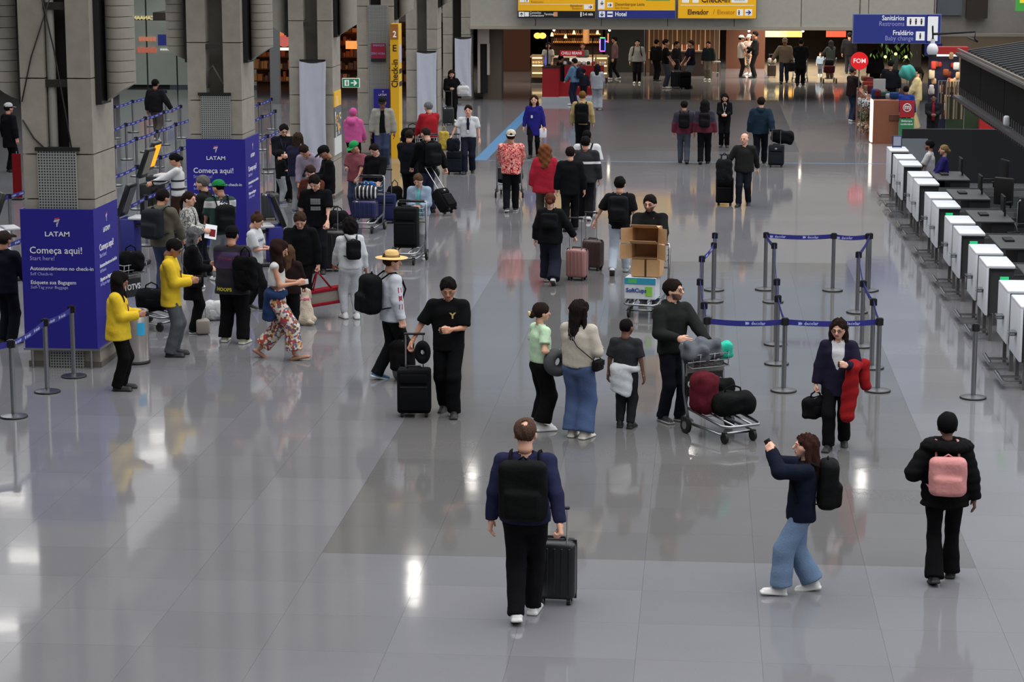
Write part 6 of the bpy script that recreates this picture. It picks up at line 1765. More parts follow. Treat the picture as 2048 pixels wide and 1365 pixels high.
q = fl(908, 349); soft_bag('cabin_bag', (q.x, q.y - .16, .60), (.34, .2, .32), (24, 28, 36), 'dark bag standing on the suitcase of the person in the white shirt', 0, False)
p = person(1068, 315, 180, 'person in royal blue uniform dress with black tights', yh=192, woman=True, legs='stepR', aL='hang', aR='hang', sk=LT, hair='long', hc=(52, 34, 30), top=dict(m=C(38, 36, 128), t=.018, hem=-.30, name='dress'), bot=dict(m=C(20, 20, 24), kind='slim', cut=.03), shoe=BSH)
MB().rbox(p['nb'] + Vector((.05, .135, -.3)), (.05, .012, .08), .004, 1).build('badge', plain((190, 195, 205), .5), p['root'])
e = empty('paper_bag', hand_pos(p, -1, (0, .12, -.05)), .2, label='small white bag held by the person in the blue dress', cat='bag'); MB().rbox((0, 0, -.05), (.2, .06, .26), .03, 2).build('bag_body', plain((200, 200, 205), .6), e); MB().tube([(-.05, 0, .07), (0, 0, .14), (.05, 0, .07)], .006, 5).build('bag_handle', WHITE, e)
PR = pattern('red_print', [(40, 18, 22), (214, 60, 60), (224, 180, 170), (196, 40, 48)], 13, 'noise')
p = person(1022, 424, 356, 'person in red patterned shirt and white cap pushing a trolley away', yh=262, legs='stepR', aL='push', aR='push', sk=MD, hair='short', hc=(50, 34, 30), hat=('capback', (196, 188, 172)), top=dict(m=PR, t=.034, sl=1.9, hem=-.1), bot=dict(m=C(20, 21, 26), kind='jeans'), shoe=((40, 40, 44), (200, 200, 200)))
ct = cart(1019, 392, 356, 'luggage trolley pushed away by the person in the red patterned shirt')
q = local(ct, (0, .1, .28)); soft_bag('duffel_bag', (q.x, q.y, .28), (.62, .36, .4), (18, 20, 24), 'black bag on the trolley of the person in the red patterned shirt', .1, True)
p = person(1088, 470, 355, 'person in red coat and olive trousers, seen from behind', pos=PH(1090, 290, 1.68), H=1.68, woman=True, legs='stepL', aL='hang', aR='hang', sk=LT, hair='longcurl', hc=(128, 78, 48), top=dict(m=C(178, 34, 54), t=.036, hem=-.2, flare=.02, name='coat'), bot=dict(m=C(84, 80, 70), kind='straight'), shoe=((90, 70, 60), (80, 70, 60)), fat=.01)
p = person(1140, 462, 358, 'person in black suit walking away', yh=296, legs='stepR', sk=LT, hair='short', hc=(34, 26, 24), top=dict(m=C(19, 20, 23), t=.03, hem=-.16, name='suit_jacket'), bot=dict(m=C(18, 19, 22), kind='straight'), shoe=BSH, aL='hang', aR='hang')
p = person(1170, 440, 2, 'person in black sweater with a white stripe, seen from behind', yh=275, legs='stepL', sk=MD, hair='short', hc=(22, 19, 19), top=dict(m=banded('stripe_sweater', (22, 23, 28), [(1.2, 1.25, (200, 200, 204))]), t=.036, hem=-.12, name='sweater'), bot=dict(m=C(20, 20, 23), kind='straight'), shoe=((205, 205, 205), (180, 180, 180)), fat=.02)
p = person(1180, 0, 2, 'person in white T-shirt with black straps, seen from behind', pos=PH(1174, 262, 1.8), H=1.8, legs='stepR', sk=DK, hair='buzz', hc=(18, 16, 16), top=dict(m=C(200, 203, 206), t=.034, sl=.95, hem=-.1), bot=dict(m=C(60, 62, 68), kind='straight'), shoe=WSH, fat=.03)
backpack(p, (24, 24, 27), 'black strapped pack on the person in the white T-shirt', .26, .34, .1, dz=.0, t=.034)
p = person(1165, 0, 2, 'person in tan jacket with a black backpack, walking away before the red kiosk', pos=PH(1165, 184, 1.7), H=1.7, legs='stepL', sk=MD, hair='short', hc=(120, 84, 46), top=dict(m=C(170, 146, 96), t=.034, hood=1.0, hem=-.08), bot=dict(m=C(20, 21, 24), kind='baggy'), shoe=BSH)
backpack(p, (18, 18, 20), 'black backpack on the person in the tan jacket', .36, .56, .2, dz=-.06, t=.034)
p = person(1100, 568, 2, 'person in black pulling a rose suitcase', yh=386, woman=True, legs='walkL', aL='hang', aR='side', sk=LT, hair='bun', hc=(96, 52, 38), top=dict(m=C(22, 23, 27), t=.03, hem=-.12), bot=dict(m=C(34, 36, 50), kind='wide', cut=.07), shoe=((190, 188, 186), (70, 70, 72)), fat=.012)
backpack(p, (24, 25, 30), 'flat black backpack on the person pulling the rose suitcase', .3, .3, .1, dz=.04, t=.03)
suitcase(1154, 560, .36, .50, .25, 14, (156, 112, 108), 'rose coloured hard suitcase pulled by the person in black', .55)
suitcase(1186, 540, .36, .50, .25, 20, (62, 42, 40), 'dark brown hard suitcase beside the rose suitcase', .5)
p = person(1238, 548, 4, 'person in black T-shirt and light jeans with a black backpack, walking away', yh=353, legs='walkR', aL='side', aR='hang', sk=LT, hair='short', hc=(24, 20, 20), top=dict(m=C(24, 25, 28), t=.024, sl=.85, hem=-.08), bot=dict(m=DENIM_L, kind='jeans'), shoe=((170, 170, 172), (60, 60, 64)))
backpack(p, (22, 23, 26), 'black backpack on the person in light jeans', .33, .46, .18, t=.024)
# trolley with cardboard boxes
p = person(1302, 0, 182, 'person in glasses and red lanyard pushing a trolley of cardboard boxes', pos=PH(1301, 393, 1.78), H=1.78, aL='push', aR='push', sk=LT, hair='short', hc=(28, 23, 22), beard=True, glasses=True, head=(6, 14), top=dict(m=C(24, 25, 26), t=.032, hem=-.1, collar=1, name='jacket'), bot=dict(m=DENIM_N, kind='jeans'), shoe=BSH); lanyard(p, (150, 34, 44))
ct = cart(1292, 628, 190, 'luggage trolley loaded with cardboard boxes', ad=False)
CARD = mat('cardboard', (176, 138, 98), .85, 0, .1, 12, .08); CARDI = mat('cardboard_inside', (120, 90, 62), .9)


def carton(p, size, rz, label, m, open_side=None, tape=None):
    e = empty('cardboard_box', p, rz, label=label, cat='box', group='cardboard boxes on the trolley'); w, d, h = size; t = .006
    if open_side is None: MB().rbox((0, 0, h / 2), (w, d, h), .006, 1).build('box_body', m, e)
    else:
        MB().box((0, d / 2 - t / 2, h / 2), (w, t, h)).box((-w / 2 + t / 2, 0, h / 2), (t, d, h)).box((w / 2 - t / 2, 0, h / 2), (t, d, h)).box((0, 0, t / 2), (w, d, t)).box((0, 0, h - t / 2), (w, d, t)).build('box_body', m, e)
        for (c, sz, ax, an_) in (((0, -d / 2, h), (w, .2, t), 'X', -.35), ((-w / 2, -d / 2, h / 2), (t, .2, h), 'Z', -.9), ((w / 2, -d / 2, h / 2), (t, .2, h), 'Z', .9)):
            f = MB().box((0, -.1, 0), sz).build('flap', m, e); f.location = c; f.rotation_euler = ((an_, 0, 0) if ax == 'X' else (0, 0, an_))
    if tape: MB().box((0, -d / 2 - .003, h / 2), (.03, .004, h)).build('tape', plain(tape, .4), e)
    return e


b0 = local(ct, (0, .12, .28)); rzc = -math.radians(10)
e = carton((b0.x - .04, b0.y, .28), (.5, .36, .34), rzc, 'printed white and blue carton with a green label, lowest on the trolley', mat('carton_print', (188, 194, 200), .6))
for nm, c, sz, col in (('blue_print', (0, -.184, .29), (.5, .006, .1), (40, 130, 160)), ('green_print', (-.12, -.186, .29), (.14, .006, .07), (70, 160, 90)), ('green_label', (.14, -.184, .13), (.11, .006, .15), (120, 180, 60))): MB().box(c, sz).build(nm, plain(col, .6), e)
letter(e, [('SoftCups', -.06, 0, .09, .003, 'CENTER')], face_mat((1, 0, 0), (0, 0, 1), (0, -.188, .14)), plain((50, 70, 130), .6))
carton((b0.x + .04, b0.y + .06, .63), (.46, .34, .28), rzc, 'taped cardboard box on the printed carton', CARD, None, (60, 44, 34))
carton((b0.x + .02, b0.y + .05, .92), (.42, .34, .24), rzc, 'opened cardboard box in the middle of the stack', CARD, 1)
carton((b0.x + .03, b0.y + .06, 1.17), (.42, .32, .24), rzc, 'opened cardboard box on top of the stack', CARD, 1)

MAR = banded('burgundy_navy', (40, 36, 52), [(0.0, 1.16, (88, 26, 44))])
p = person(1367, 327, 0, 'person in burgundy and navy jacket and jeans, left of two walking side by side', yh=203, legs='stepL', sk=MD, hair='short', hc=(26, 22, 22), aL='hang', top=dict(m=MAR, t=.034, hem=-.08, name='jacket'), bot=dict(m=C(70, 76, 90), kind='jeans'), shoe=BSH)
backpack(p, (20, 20, 24), 'dark backpack on the left of the two walkers', .28, .42, .15, t=.034)
p = person(1408, 328, 2, 'person in burgundy and navy jacket and black trousers, right of two walking side by side', yh=201, woman=True, legs='stepR', sk=MD, hair='long', hc=(26, 22, 22), top=dict(m=MAR, t=.034, hem=-.06, name='jacket'), bot=dict(m=C(18, 18, 21), kind='straight'), shoe=BSH)
backpack(p, (22, 20, 24), 'dark backpack on the right of the two walkers', .28, .4, .15, t=.034)
p = person(1448, 294, 182, 'person in black suit with a badge, looking at their phone', yh=188, woman=True, aL='both', aR='both', head=(20, 0), sk=LT, hair='long', hc=(26, 20, 20), top=dict(m=C(18, 18, 21), t=.022, hem=-.1), bot=dict(m=C(17, 17, 20), kind='straight'), shoe=BSH); lanyard(p, (190, 190, 190))
p = person(1520, 330, 4, 'person in teal jacket walking away with a suitcase', yh=194, legs='walkR', aL='hang', aR='pull', sk=LT, hair='short', hc=(34, 26, 24), top=dict(m=C(28, 46, 62), t=.036, hem=-.1, hood=.9, name='jacket'), bot=dict(m=C(24, 26, 34), kind='jeans'), shoe=((30, 30, 34), (170, 170, 170)))
suitcase(1552, 334, .4, .52, .26, 6, (34, 38, 44), 'dark suitcase with a bag on top behind the person in the teal jacket', .4, 'soft')
q = fl(1557, 333); soft_bag('duffel_bag', (q.x + .06, q.y, .60), (.6, .28, .34), (20, 21, 24), 'black duffel on the suitcase of the person in the teal jacket', 0, False, tilt=.15)
p = person(1487, 412, 190, 'person in dark olive sweater walking towards the camera with a suitcase', yh=268, legs='stepR', aR='side', aL='back', sk=LT, hair='bald', hc=(60, 50, 46), head=(2, 14), top=dict(m=C(36, 37, 36), t=.026, hem=-.1, name='sweater'), bot=dict(m=C(28, 33, 42), kind='jeans'), shoe=BSH, fat=.025)
suitcase(1449, 410, .38, .56, .26, 186, (20, 20, 22), 'black suitcase beside the person in the dark olive sweater', .5, 'soft')
q = fl(1447, 412); soft_bag('black_backpack', (q.x, q.y - .22, .56), (.36, .22, .5), (26, 28, 31), 'dark backpack leaning on the suitcase of the person in the dark olive sweater', 0, True, 'backpack')

# ------------------------------------------------------------------- people by the left columns
p = person(16, 688, 20, 'person in dark navy uniform at the left edge, seen from behind', yh=466, sk=MD, hair='short', hc=(60, 50, 46), aL='low', aR='low', top=dict(m=C(22, 24, 38), t=.03, hem=-.12, name='jacket'), bot=dict(m=C(20, 21, 30), kind='straight'), shoe=BSH)
p = person(22, 0, 40, 'person in white cap and black coat behind the nearest column', pos=PH(16, 208, 1.72), H=1.72, sk=MD, hair='short', hc=(30, 26, 26), hat=('cap', (170, 170, 172)), top=dict(m=C(18, 18, 24), t=.036, hem=-.3), bot=dict(m=C(18, 18, 22), kind='jeans'), shoe=BSH)
rb_ = empty('red_banner', fl(36, 400), 0, label='narrow dark red banner standing behind the nearest column', cat='banner')
MB().box((0, 0, .55), (.2, .03, 1.0)).build('banner_sheet', C(120, 18, 22), rb_); MB().box((0, 0, .02), (.24, .2, .03)).build('foot', BLACK, rb_); MB().cyl((0, .02, .02), (0, .02, 1.1), .012, n=8).build('pole', STEEL, rb_)
p = person(312, 0, 15, 'person in dark jacket walking away among the queue belts', pos=PH(310, 160, 1.76), H=1.76, legs='stepL', aR='side', sk=BR, hair='short', hc=(20, 18, 18), top=dict(m=C(28, 28, 32), t=.036, hem=-.1, name='jacket'), bot=dict(m=C(84, 80, 74), kind='jeans'), shoe=((170, 170, 170), (160, 160, 160)))
p = person(352, 0, 265, 'person in white and black top using the kiosk with the orange screen', pos=PH(354, 308, 1.66), H=1.66, woman=True, aL='reach', aR='reach', head=(22, 0), sk=MD, hair='bun', hc=(22, 19, 19), inner=dict(m=C(30, 30, 32), t=.012), top=dict(m=banded('white_black', (190, 190, 192), [(1.0, 1.05, (30, 30, 32)), (1.18, 1.22, (30, 30, 32))]), t=.024, sl=1.9, open=.05), bot=dict(m=C(60, 40, 30), kind='straight'), shoe=BSH)
p = person(322, 0, 20, 'person in olive jacket with a dark backpack, seen from behind', pos=PH(322, 382, 1.76), H=1.76, aL='low', aR='low', head=(10, 14), sk=MD, hair='short', hc=(30, 25, 24), top=dict(m=C(92, 88, 76), t=.036, hem=-.1, hood=1.0, name='jacket'), bot=dict(m=DENIM_N, kind='jeans'), shoe=BSH)
backpack(p, (34, 37, 42), 'dark grey backpack on the person in the olive jacket', .34, .5, .22, t=.036)
p = person(372, 0, 95, 'person in black and white patterned jacket holding papers', pos=PH(376, 386, 1.64), H=1.64, woman=True, aL='both', aR='both', head=(4, 10), sk=LT, hair='pony', hc=(46, 30, 26), inner=dict(m=C(30, 30, 34), t=.014), top=dict(m=pattern('grey_pattern', [(150, 150, 146), (96, 96, 94), (176, 176, 172)], 40), t=.03, hem=-.06, open=.04), bot=dict(m=C(30, 30, 36), kind='jeans'), shoe=WSH)
e = empty('papers', hand_pos(p, 1, (0, .12, -.03)), .4, label='papers and a passport in the hands of the person in the patterned jacket', cat='papers'); e.rotation_euler = (.9, .2, .3)
MB().box((0, 0, 0), (.2, .28, .004)).build('sheet', WHITE, e); MB().box((.03, -.02, .006), (.1, .14, .006)).build('passport', C(120, 34, 40), e)
p = person(407, 0, 275, 'person in dark jacket facing left before the second blue wrap', pos=PH(407, 354, 1.76), H=1.76, aL='phone', aR='phone', head=(4, 0), sk=LT, hair='short', hc=(110, 108, 106), top=dict(m=C(34, 34, 35), t=.032, hem=-.12, collar=1, name='jacket'), bot=dict(m=C(30, 34, 46), kind='jeans'), shoe=BSH)
GRS = banded('green_jersey', (28, 54, 48), [(1.30, 1.42, (190, 190, 190))])
p = person(440, 0, 330, 'person in backward green cap and green jersey with a black backpack', pos=PH(440, 363, 1.74), H=1.74, aL='low', aR='low', head=(12, -30), sk=MD, hair='buzz', hc=(30, 25, 24), hat=('capback', (30, 130, 66)), top=dict(m=GRS, t=.026, sl=.9, hem=-.1, name='jersey'), bot=dict(m=C(128, 134, 140), kind='jeans'), shoe=WSH)
print_on(p, text_mb('AMÉ\nRICA', .075, .003, 'CENTER', .002), 0, (0, 1, 0), face_mat((1, 0, 0), (0, 0, 1), (.03, -.5, 1.37)), C(40, 44, 70))
backpack(p, (20, 22, 23), 'black backpack on the person in the green jersey', .32, .46, .18, dz=-.1, t=.03)
p = person(704, 0, 10, 'person in pink hooded jacket behind the third column', pos=PH(706, 219, 1.64), H=1.64, woman=True, sk=MD, hair=None, hc=(30, 26, 26), aL='low', aR='low', top=dict(m=C(206, 84, 150), t=.04, hood=1.9, hem=-.06, name='jacket'), hat=('beanie', (200, 80, 146)), bot=dict(m=C(18, 18, 20), kind='jeans'), shoe=BSH)

# self service kiosks and trolley behind the staff in yellow
ORG = glow((250, 160, 20), 1.3)


def kiosk(x, y, face, label, col, screen, h=1.45, zs=1.0):
    e = empty('check_in_kiosk', fl(x, y), -math.radians(face), label=label, cat='kiosk', group='self check-in kiosks')
    MB().rbox((0, 0, .04), (.5, .5, .08), .02, 1).build('base', plain((40, 40, 44), .5), e)
    MB().rbox((0, -.05, h * .38), (.42, .28, h * .7), .03, 2).build('cabinet', col, e)
    s_ = MB().rbox((0, 0, 0), (.44, .09, .62), .02, 2).build('screen_housing', BLACKM, e); s_.location = (0, -.1, h); s_.rotation_euler = (-.35, 0, 0)
    MB().box((0, .05, .02), (.36, .006, .48)).build('screen', screen, s_)
    MB().rbox((0, .12, h * .73), (.44, .28, .05), .015, 1).build('shelf', plain((180, 182, 186), .4), e)
    MB().box((.0, .1, h * .62), (.3, .2, .03)).build('printer_slot', BLACK, e)
    return e


kiosk(318, 452, 96, 'black check-in kiosk with an orange screen', BLACKM, ORG)
kiosk(306, 470, 96, 'black check-in kiosk with a dim screen in front of the orange one', BLACKM, plain((120, 116, 108), .3))
kiosk(268, 530, 95, 'blue and white check-in kiosk right of the nearest blue wrap', plain((34, 36, 110), .5), plain((30, 30, 34), .2), 1.2)
kiosk(10, 560, 60, 'white check-in kiosk at the left edge behind the uniformed person', WHITE, plain((30, 30, 34), .2), 1.25)
kiosk(545, 530, 250, 'blue baggage tag kiosk beside the person in the black hoodie', plain((36, 38, 120), .5), plain((30, 30, 34), .2), 1.0)
ct = cart(300, 655, 118, 'luggage trolley with a TOTVS board behind the staff in yellow')
q = local(ct, (.05, .1, .28)); soft_bag('duffel_bag', (q.x, q.y, .28), (.5, .36, .34), (18, 20, 24), 'black bag low on the trolley behind the staff in yellow', .3, True)
q = local(ct, (0, -.35, .86)); soft_bag('cabin_bag', (q.x, q.y, .84), (.4, .26, .32), (20, 20, 23), 'black bag on top of the trolley behind the staff in yellow', .3, True)
q = fl(428, 640); soft_bag('white_parcel', (q.x, q.y, 0), (.34, .26, .3), (190, 192, 194), 'white plastic wrapped parcel on the floor between the queueing people', .3, False)
q = fl(405, 668); e = empty('folding_trolley', (q.x, q.y, 0), .4, label='small pale folding hand trolley behind the person in the long black coat', cat='trolley'); MB().rbox((0, 0, .12), (.2, .26, .22), .03, 2).build('box', plain((140, 132, 124), .6), e); MB().tube([(-.08, .1, .2), (-.08, .1, .38), (.08, .1, .38), (.08, .1, .2)], .012, 6).build('handle', plain((170, 168, 164), .4), e)

# ------------------------------------------------------------------- far end: kiosks, bar and passers-by
far = dict(lod=2)
p = person(1274, 167, 182, 'person in pale grey hoodie standing at the far bar corner', yh=80, sk=LT, hair='short', hc=(24, 20, 20), top=dict(m=C(150, 154, 152), t=.034, name='hoodie', hood=.9), bot=dict(m=C(22, 22, 24), kind='jeans'), shoe=WSH, **far)
backpack(p, (22, 22, 26), 'dark backpack on the person in the pale grey hoodie', .34, .46, .16, t=.034)
p = person(1330, 177, 95, 'person in black T-shirt and blue jeans facing right at the far bar', yh=80, sk=LT, hair='short', hc=(30, 24, 24), top=dict(m=C(26, 25, 27), t=.026, sl=.85), bot=dict(m=C(70, 80, 100), kind='jeans'), shoe=WSH, aL='low', aR='low', **far)
p = person(1381, 177, 250, 'person in navy T-shirt and shorts facing the person in jeans', yh=82, sk=LT, hair='short', hc=(60, 44, 38), top=dict(m=C(30, 30, 50), t=.03, sl=.85), bot=dict(m=C(110, 118, 130), kind='jeans', short=.95), shoe=BSH, aL='low', aR='low', fat=.02, **far)
p = person(1352, 168, 120, 'person in dark clothes behind the person in blue jeans at the far bar', yh=84, sk=MD, hair='short', hc=(26, 22, 22), top=dict(m=C(30, 28, 32), t=.03), bot=dict(m=C(26, 26, 30), kind='jeans'), shoe=BSH, **far)
p = person(1312, 162, 40, 'person in black under the dark bar frame', yh=80, sk=MD, hair='short', hc=(22, 20, 20), top=dict(m=C(22, 22, 24), t=.03), bot=dict(m=C(20, 20, 24), kind='jeans'), shoe=BSH, **far)
p = person(1416, 160, 200, 'person in dark green top at the right end of the far bar', yh=84, sk=MD, hair='short', hc=(26, 22, 22), top=dict(m=C(30, 40, 42), t=.03), bot=dict(m=C(110, 104, 92), kind='jeans'), shoe=WSH, **far)
suitcase(1352, 176, .42, .62, .28, 180, (26, 32, 44), 'dark blue suitcase between the two people at the far bar', .4)
suitcase(1371, 178, .42, .6, .28, 180, (18, 19, 22), 'black suitcase between the two people at the far bar', .0, 'soft')
p = person(1229, 159, 275, 'person in dusty pink shirt stepping left behind the red kiosk', yh=74, legs='stepL', sk=LT, hair='short', hc=(26, 22, 22), top=dict(m=C(128, 92, 96), t=.03), bot=dict(m=C(24, 24, 26), kind='jeans'), shoe=WSH, **far)
p = person(1121, 198, 60, 'person in dark coat leaning on the red kiosk counter', yh=112, sk=MD, hair='short', hc=(26, 24, 24), top=dict(m=C(44, 44, 46), t=.036, hem=-.3), bot=dict(m=C(22, 22, 24), kind='jeans'), shoe=BSH, aL='low', aR='low', **far)
p = person(1149, 211, 300, 'person in blue sweatshirt with a dark pack at the red kiosk', yh=118, sk=MD, hair='short', hc=(22, 20, 20), top=dict(m=C(92, 124, 160), t=.032), bot=dict(m=C(32, 36, 60), kind='jeans'), shoe=WSH, aL='low', aR='low', **far)
backpack(p, (24, 32, 46), 'dark blue pack on the person in the blue sweatshirt', .28, .4, .16, t=.03)
p = person(1194, 220, 4, 'person in light grey outfit at the red kiosk', yh=130, woman=True, sk=LT, hair='long', hc=(24, 20, 20), top=dict(m=C(150, 156, 164), t=.036, hem=-.12), bot=dict(m=C(146, 152, 160), kind='wide'), shoe=WSH, aL='low', aR='low', **far)
p = person(1167, 204, 2, 'child in dark clothes before the red kiosk', yh=140, child=True, sk=MD, hair='short', hc=(24, 20, 20), top=dict(m=C(30, 32, 44), t=.03), bot=dict(m=C(28, 30, 40), kind='jeans'), shoe=BSH, **far)
p = person(1109, 0, 185, 'person in pale top behind the café counter', pos=PH(1109, 77, 1.66)[:1] + (88.6, 0), H=1.66, woman=True, sk=LT, hair='long', hc=(30, 24, 24), top=dict(m=C(170, 166, 160), t=.02, sl=.8), bot=dict(m=C(24, 24, 26), kind='jeans'), aL='low', aR='low', **far)
p = person(1176, 0, 185, 'person in green apron behind the café counter', pos=PH(1176, 77, 1.66)[:1] + (88.6, 0), H=1.64, woman=True, sk=LT, hair='bob', hc=(90, 40, 30), top=dict(m=C(110, 126, 116), t=.02, sl=.8), bot=dict(m=C(24, 24, 26), kind='jeans'), aL='low', aR='low', **far)
p = person(1481, 155, 80, 'person in white cap and white shirt, left of three standing together', yh=72, sk=BR, hair='short', hc=(24, 20, 20), hat=('cap', (200, 198, 194)), top=dict(m=C(170, 160, 150), t=.03, sl=.85, hem=-.12), bot=dict(m=C(26, 24, 26), kind='jeans'), shoe=BSH, aL='low', aR='low', **far)
p = person(1497, 150, 200, 'person in white cap and patterned skirt, middle of three standing together', yh=70, woman=True, sk=LT, hair='bob', hc=(40, 30, 28), hat=('cap', (205, 202, 198)), top=dict(m=C(176, 160, 150), t=.026), bot=dict(m=pattern('leaf_print', [(60, 70, 66), (130, 140, 130), (40, 50, 48)], 20), kind='skirt', len=.62), aL='low', aR='phonehi', shoe=WSH, **far)
p = person(1509, 156, 270, 'person in black, right of three standing together', yh=64, sk=MD, hair='short', hc=(22, 20, 20), top=dict(m=C(24, 24, 26), t=.03), bot=dict(m=C(22, 22, 26), kind='jeans'), shoe=BSH, aL='phone', aR='low', **far)
p = person(1568, 167, 185, 'person in cap and beige shirt walking with a small suitcase', yh=76, legs='walkR', sk=BR, hair='short', hc=(50, 44, 40), hat=('cap', (120, 108, 90)), top=dict(m=C(120, 106, 88), t=.034, hem=-.12), bot=dict(m=C(40, 46, 66), kind='jeans'), shoe=BSH, aR='side', **far)
suitcase(1543, 155, .36, .5, .24, 182, (34, 22, 20), 'small dark suitcase of the person in the beige shirt', .4)
q = fl(1543, 155); soft_bag('grey_bag', (q.x, q.y, .58), (.36, .24, .22), (130, 126, 118), 'grey bag on the small dark suitcase at the far end', 0, False)
p = person(1600, 171, 6, 'person in long black coat pushing a trolley at the far end', yh=79, legs='stepR', sk=MD, hair='short', hc=(26, 24, 24), top=dict(m=C(22, 23, 27), t=.04, hem=-.3, hood=1.0), bot=dict(m=C(20, 20, 24), kind='straight'), shoe=BSH, aL='push', aR='push', **far)
ct = cart(1600, 163, 4, 'luggage trolley pushed by the person in the long black coat', ad=False); q = local(ct, (0, .1, .28)); soft_bag('duffel_bag', (q.x, q.y, .28), (.5, .4, .5), (26, 28, 32), 'dark bag on the trolley at the far end', 0, False)
q = fl(1582, 168); soft_bag('side_bag', (q.x, q.y, .5), (.3, .16, .36), (30, 32, 38), 'dark shoulder bag beside the long black coat', 0, True)
p = person(1660, 158, 330, 'person in dark jacket pushing a pushchair', yh=82, woman=True, sk=MD, hair='long', hc=(20, 18, 18), top=dict(m=C(30, 38, 36), t=.034, hem=-.1), bot=dict(m=C(40, 24, 26), kind='straight'), shoe=BSH, aL='push', aR='push', **far)
e = empty('pushchair', fl(1657, 166), .1, label='red and black pushchair pushed by the person in the dark jacket', cat='pushchair')
MB().rbox((0, 0, .55), (.42, .5, .3), .06, 2).build('seat', C(70, 24, 30), e); MB().rbox((0, .12, .8), (.42, .3, .3), .1, 3).build('canopy', C(28, 28, 32), e)
for i in (-1, 1):
    for j in (-1, 1): MB().cyl((i * .26 - .02, j * .3, .11), (i * .26 + .02, j * .3, .11), .11, n=14).build('wheel', BLACK, e)
    MB().tube([(i * .23, .3, .12), (i * .23, -.1, .6), (i * .22, -.45, 1.02)], .015, 6).build('side_frame', CHROME, e)
p = person(1640, 150, 185, 'small child in pale blue beside the pushchair', yh=106, child=True, sk=LT, hair='short', hc=(60, 40, 34), top=dict(m=C(120, 140, 160), t=.03), bot=dict(m=C(60, 64, 80), kind='jeans'), shoe=WSH, **far)
p = person(1697, 148, 8, 'person in black coat walking away behind the round red sign', yh=66, legs='stepL', sk=MD, hair='short', hc=(22, 20, 20), top=dict(m=C(24, 24, 28), t=.036, hem=-.14), bot=dict(m=C(40, 40, 50), kind='jeans'), shoe=BSH, **far)
p = person(1703, 243, 60, 'person in dark shirt and blue jeans at the travel goods kiosk', yh=136, sk=BR, hair='buzz', hc=(50, 46, 44), top=dict(m=C(34, 28, 30), t=.034, sl=.85, hem=-.1), bot=dict(m=C(44, 54, 80), kind='straight'), shoe=WSH, aL='low', aR='low', fat=.03, lod=1)
p = person(1831, 262, 275, 'person in pale yellow outfit behind the kiosk', yh=135, woman=True, sk=LT, hair='pony', hc=(24, 20, 20), top=dict(m=C(196, 180, 132), t=.026, hem=-.1), bot=dict(m=C(196, 178, 128), kind='wide'), shoe=WSH, aL='low', aR='low', lod=1)
p = person(1780, 0, 10, 'person in black jacket at the far side of the kiosk', pos=PH(1782, 122, 1.78), H=1.78, sk=MD, hair='short', hc=(24, 22, 22), top=dict(m=C(24, 25, 30), t=.036), bot=dict(m=C(24, 24, 28), kind='jeans'), shoe=BSH, lod=2, fat=.02)
p = person(1752, 0, 350, 'person in dark top farther along the kiosk', pos=PH(1752, 100, 1.72), H=1.72, sk=MD, hair='long', hc=(26, 22, 22), woman=True, top=dict(m=C(40, 34, 36), t=.034), bot=dict(m=C(24, 24, 28), kind='jeans'), shoe=BSH, lod=2)
p = person(1811, 0, 10, 'person in bright blue shirt behind the kiosk counter', pos=(aty(1812, 190, 66.6).x, 66.6, 0), H=1.5, sk=BR, hair='short', hc=(24, 20, 20), top=dict(m=C(38, 62, 150), t=.034), bot=dict(m=C(24, 24, 28), kind='jeans'), shoe=BSH, lod=1)
p = person(1864, 290, 182, 'person in black with a red collar standing right of the kiosk', yh=190, H=None, sk=DK, hair='buzz', hc=(18, 16, 16), inner=dict(m=C(150, 30, 50), t=.02, collar=1), top=dict(m=C(34, 34, 36), t=.034, hem=-.14, open=.05), bot=dict(m=C(28, 28, 32), kind='straight'), shoe=BSH, aL='both', aR='both', lod=1)
p = person(1858, 0, 285, 'check-in agent in white shirt behind the counters', pos=PH(1860, 283, 1.5), H=1.5, sk=BR, hair='short', hc=(22, 20, 20), beard=True, top=dict(m=C(196, 196, 198), t=.024, sl=.9, collar=1), bot=dict(m=C(24, 26, 40), kind='straight'), shoe=BSH, aL='low', aR='low', lod=1); lanyard(p)
p = person(1885, 0, 270, 'check-in agent in blue uniform behind the farthest counters', pos=PH(1889, 292, 1.45), H=1.45, woman=True, sk=LT, hair='bun', hc=(150, 124, 84), top=dict(m=C(44, 40, 110), t=.024), bot=dict(m=C(24, 26, 40), kind='straight'), shoe=BSH, aL='low', aR='low', lod=1)

# red eyewear kiosk
KR = mat('kiosk_red', (140, 18, 26), .4, gain=1.1, var=.05)
k = empty('eyewear_kiosk', fl(1133, 206), label='red kiosk reading CHILLI BEANS on a grey platform', cat='kiosk')
ky = k.location.y
kx0, kx1 = aty(1083, 205, ky).x - k.location.x, aty(1186, 205, ky).x - k.location.x
MB().box(((kx0 + kx1) / 2, .9, .1), (kx1 - kx0, 2.0, .2)).build('platform', mat('platform_grey', (150, 156, 162), .4), k)
c1 = aty(1116, 140, ky).x - k.location.x
MB().box(((kx0 + c1) / 2 + .02, .5, .72), (c1 - kx0, .9, 1.04)).build('counter', KR, k); MB().box(((kx0 + c1) / 2 + .02, .5, 1.25), (c1 - kx0 + .04, .95, .03)).build('counter_top', BLACKM, k)
MB().box((.55, 1.4, .72), (1.4, .5, 1.04)).build('counter', KR, k); MB().box((-.1, .6, .45), (.5, .5, .5)).build('stool_box', KR, k)
a = aty(1120, 112, ky + 1.5) - k.location; b = aty(1168, 101, ky + 1.5) - k.location
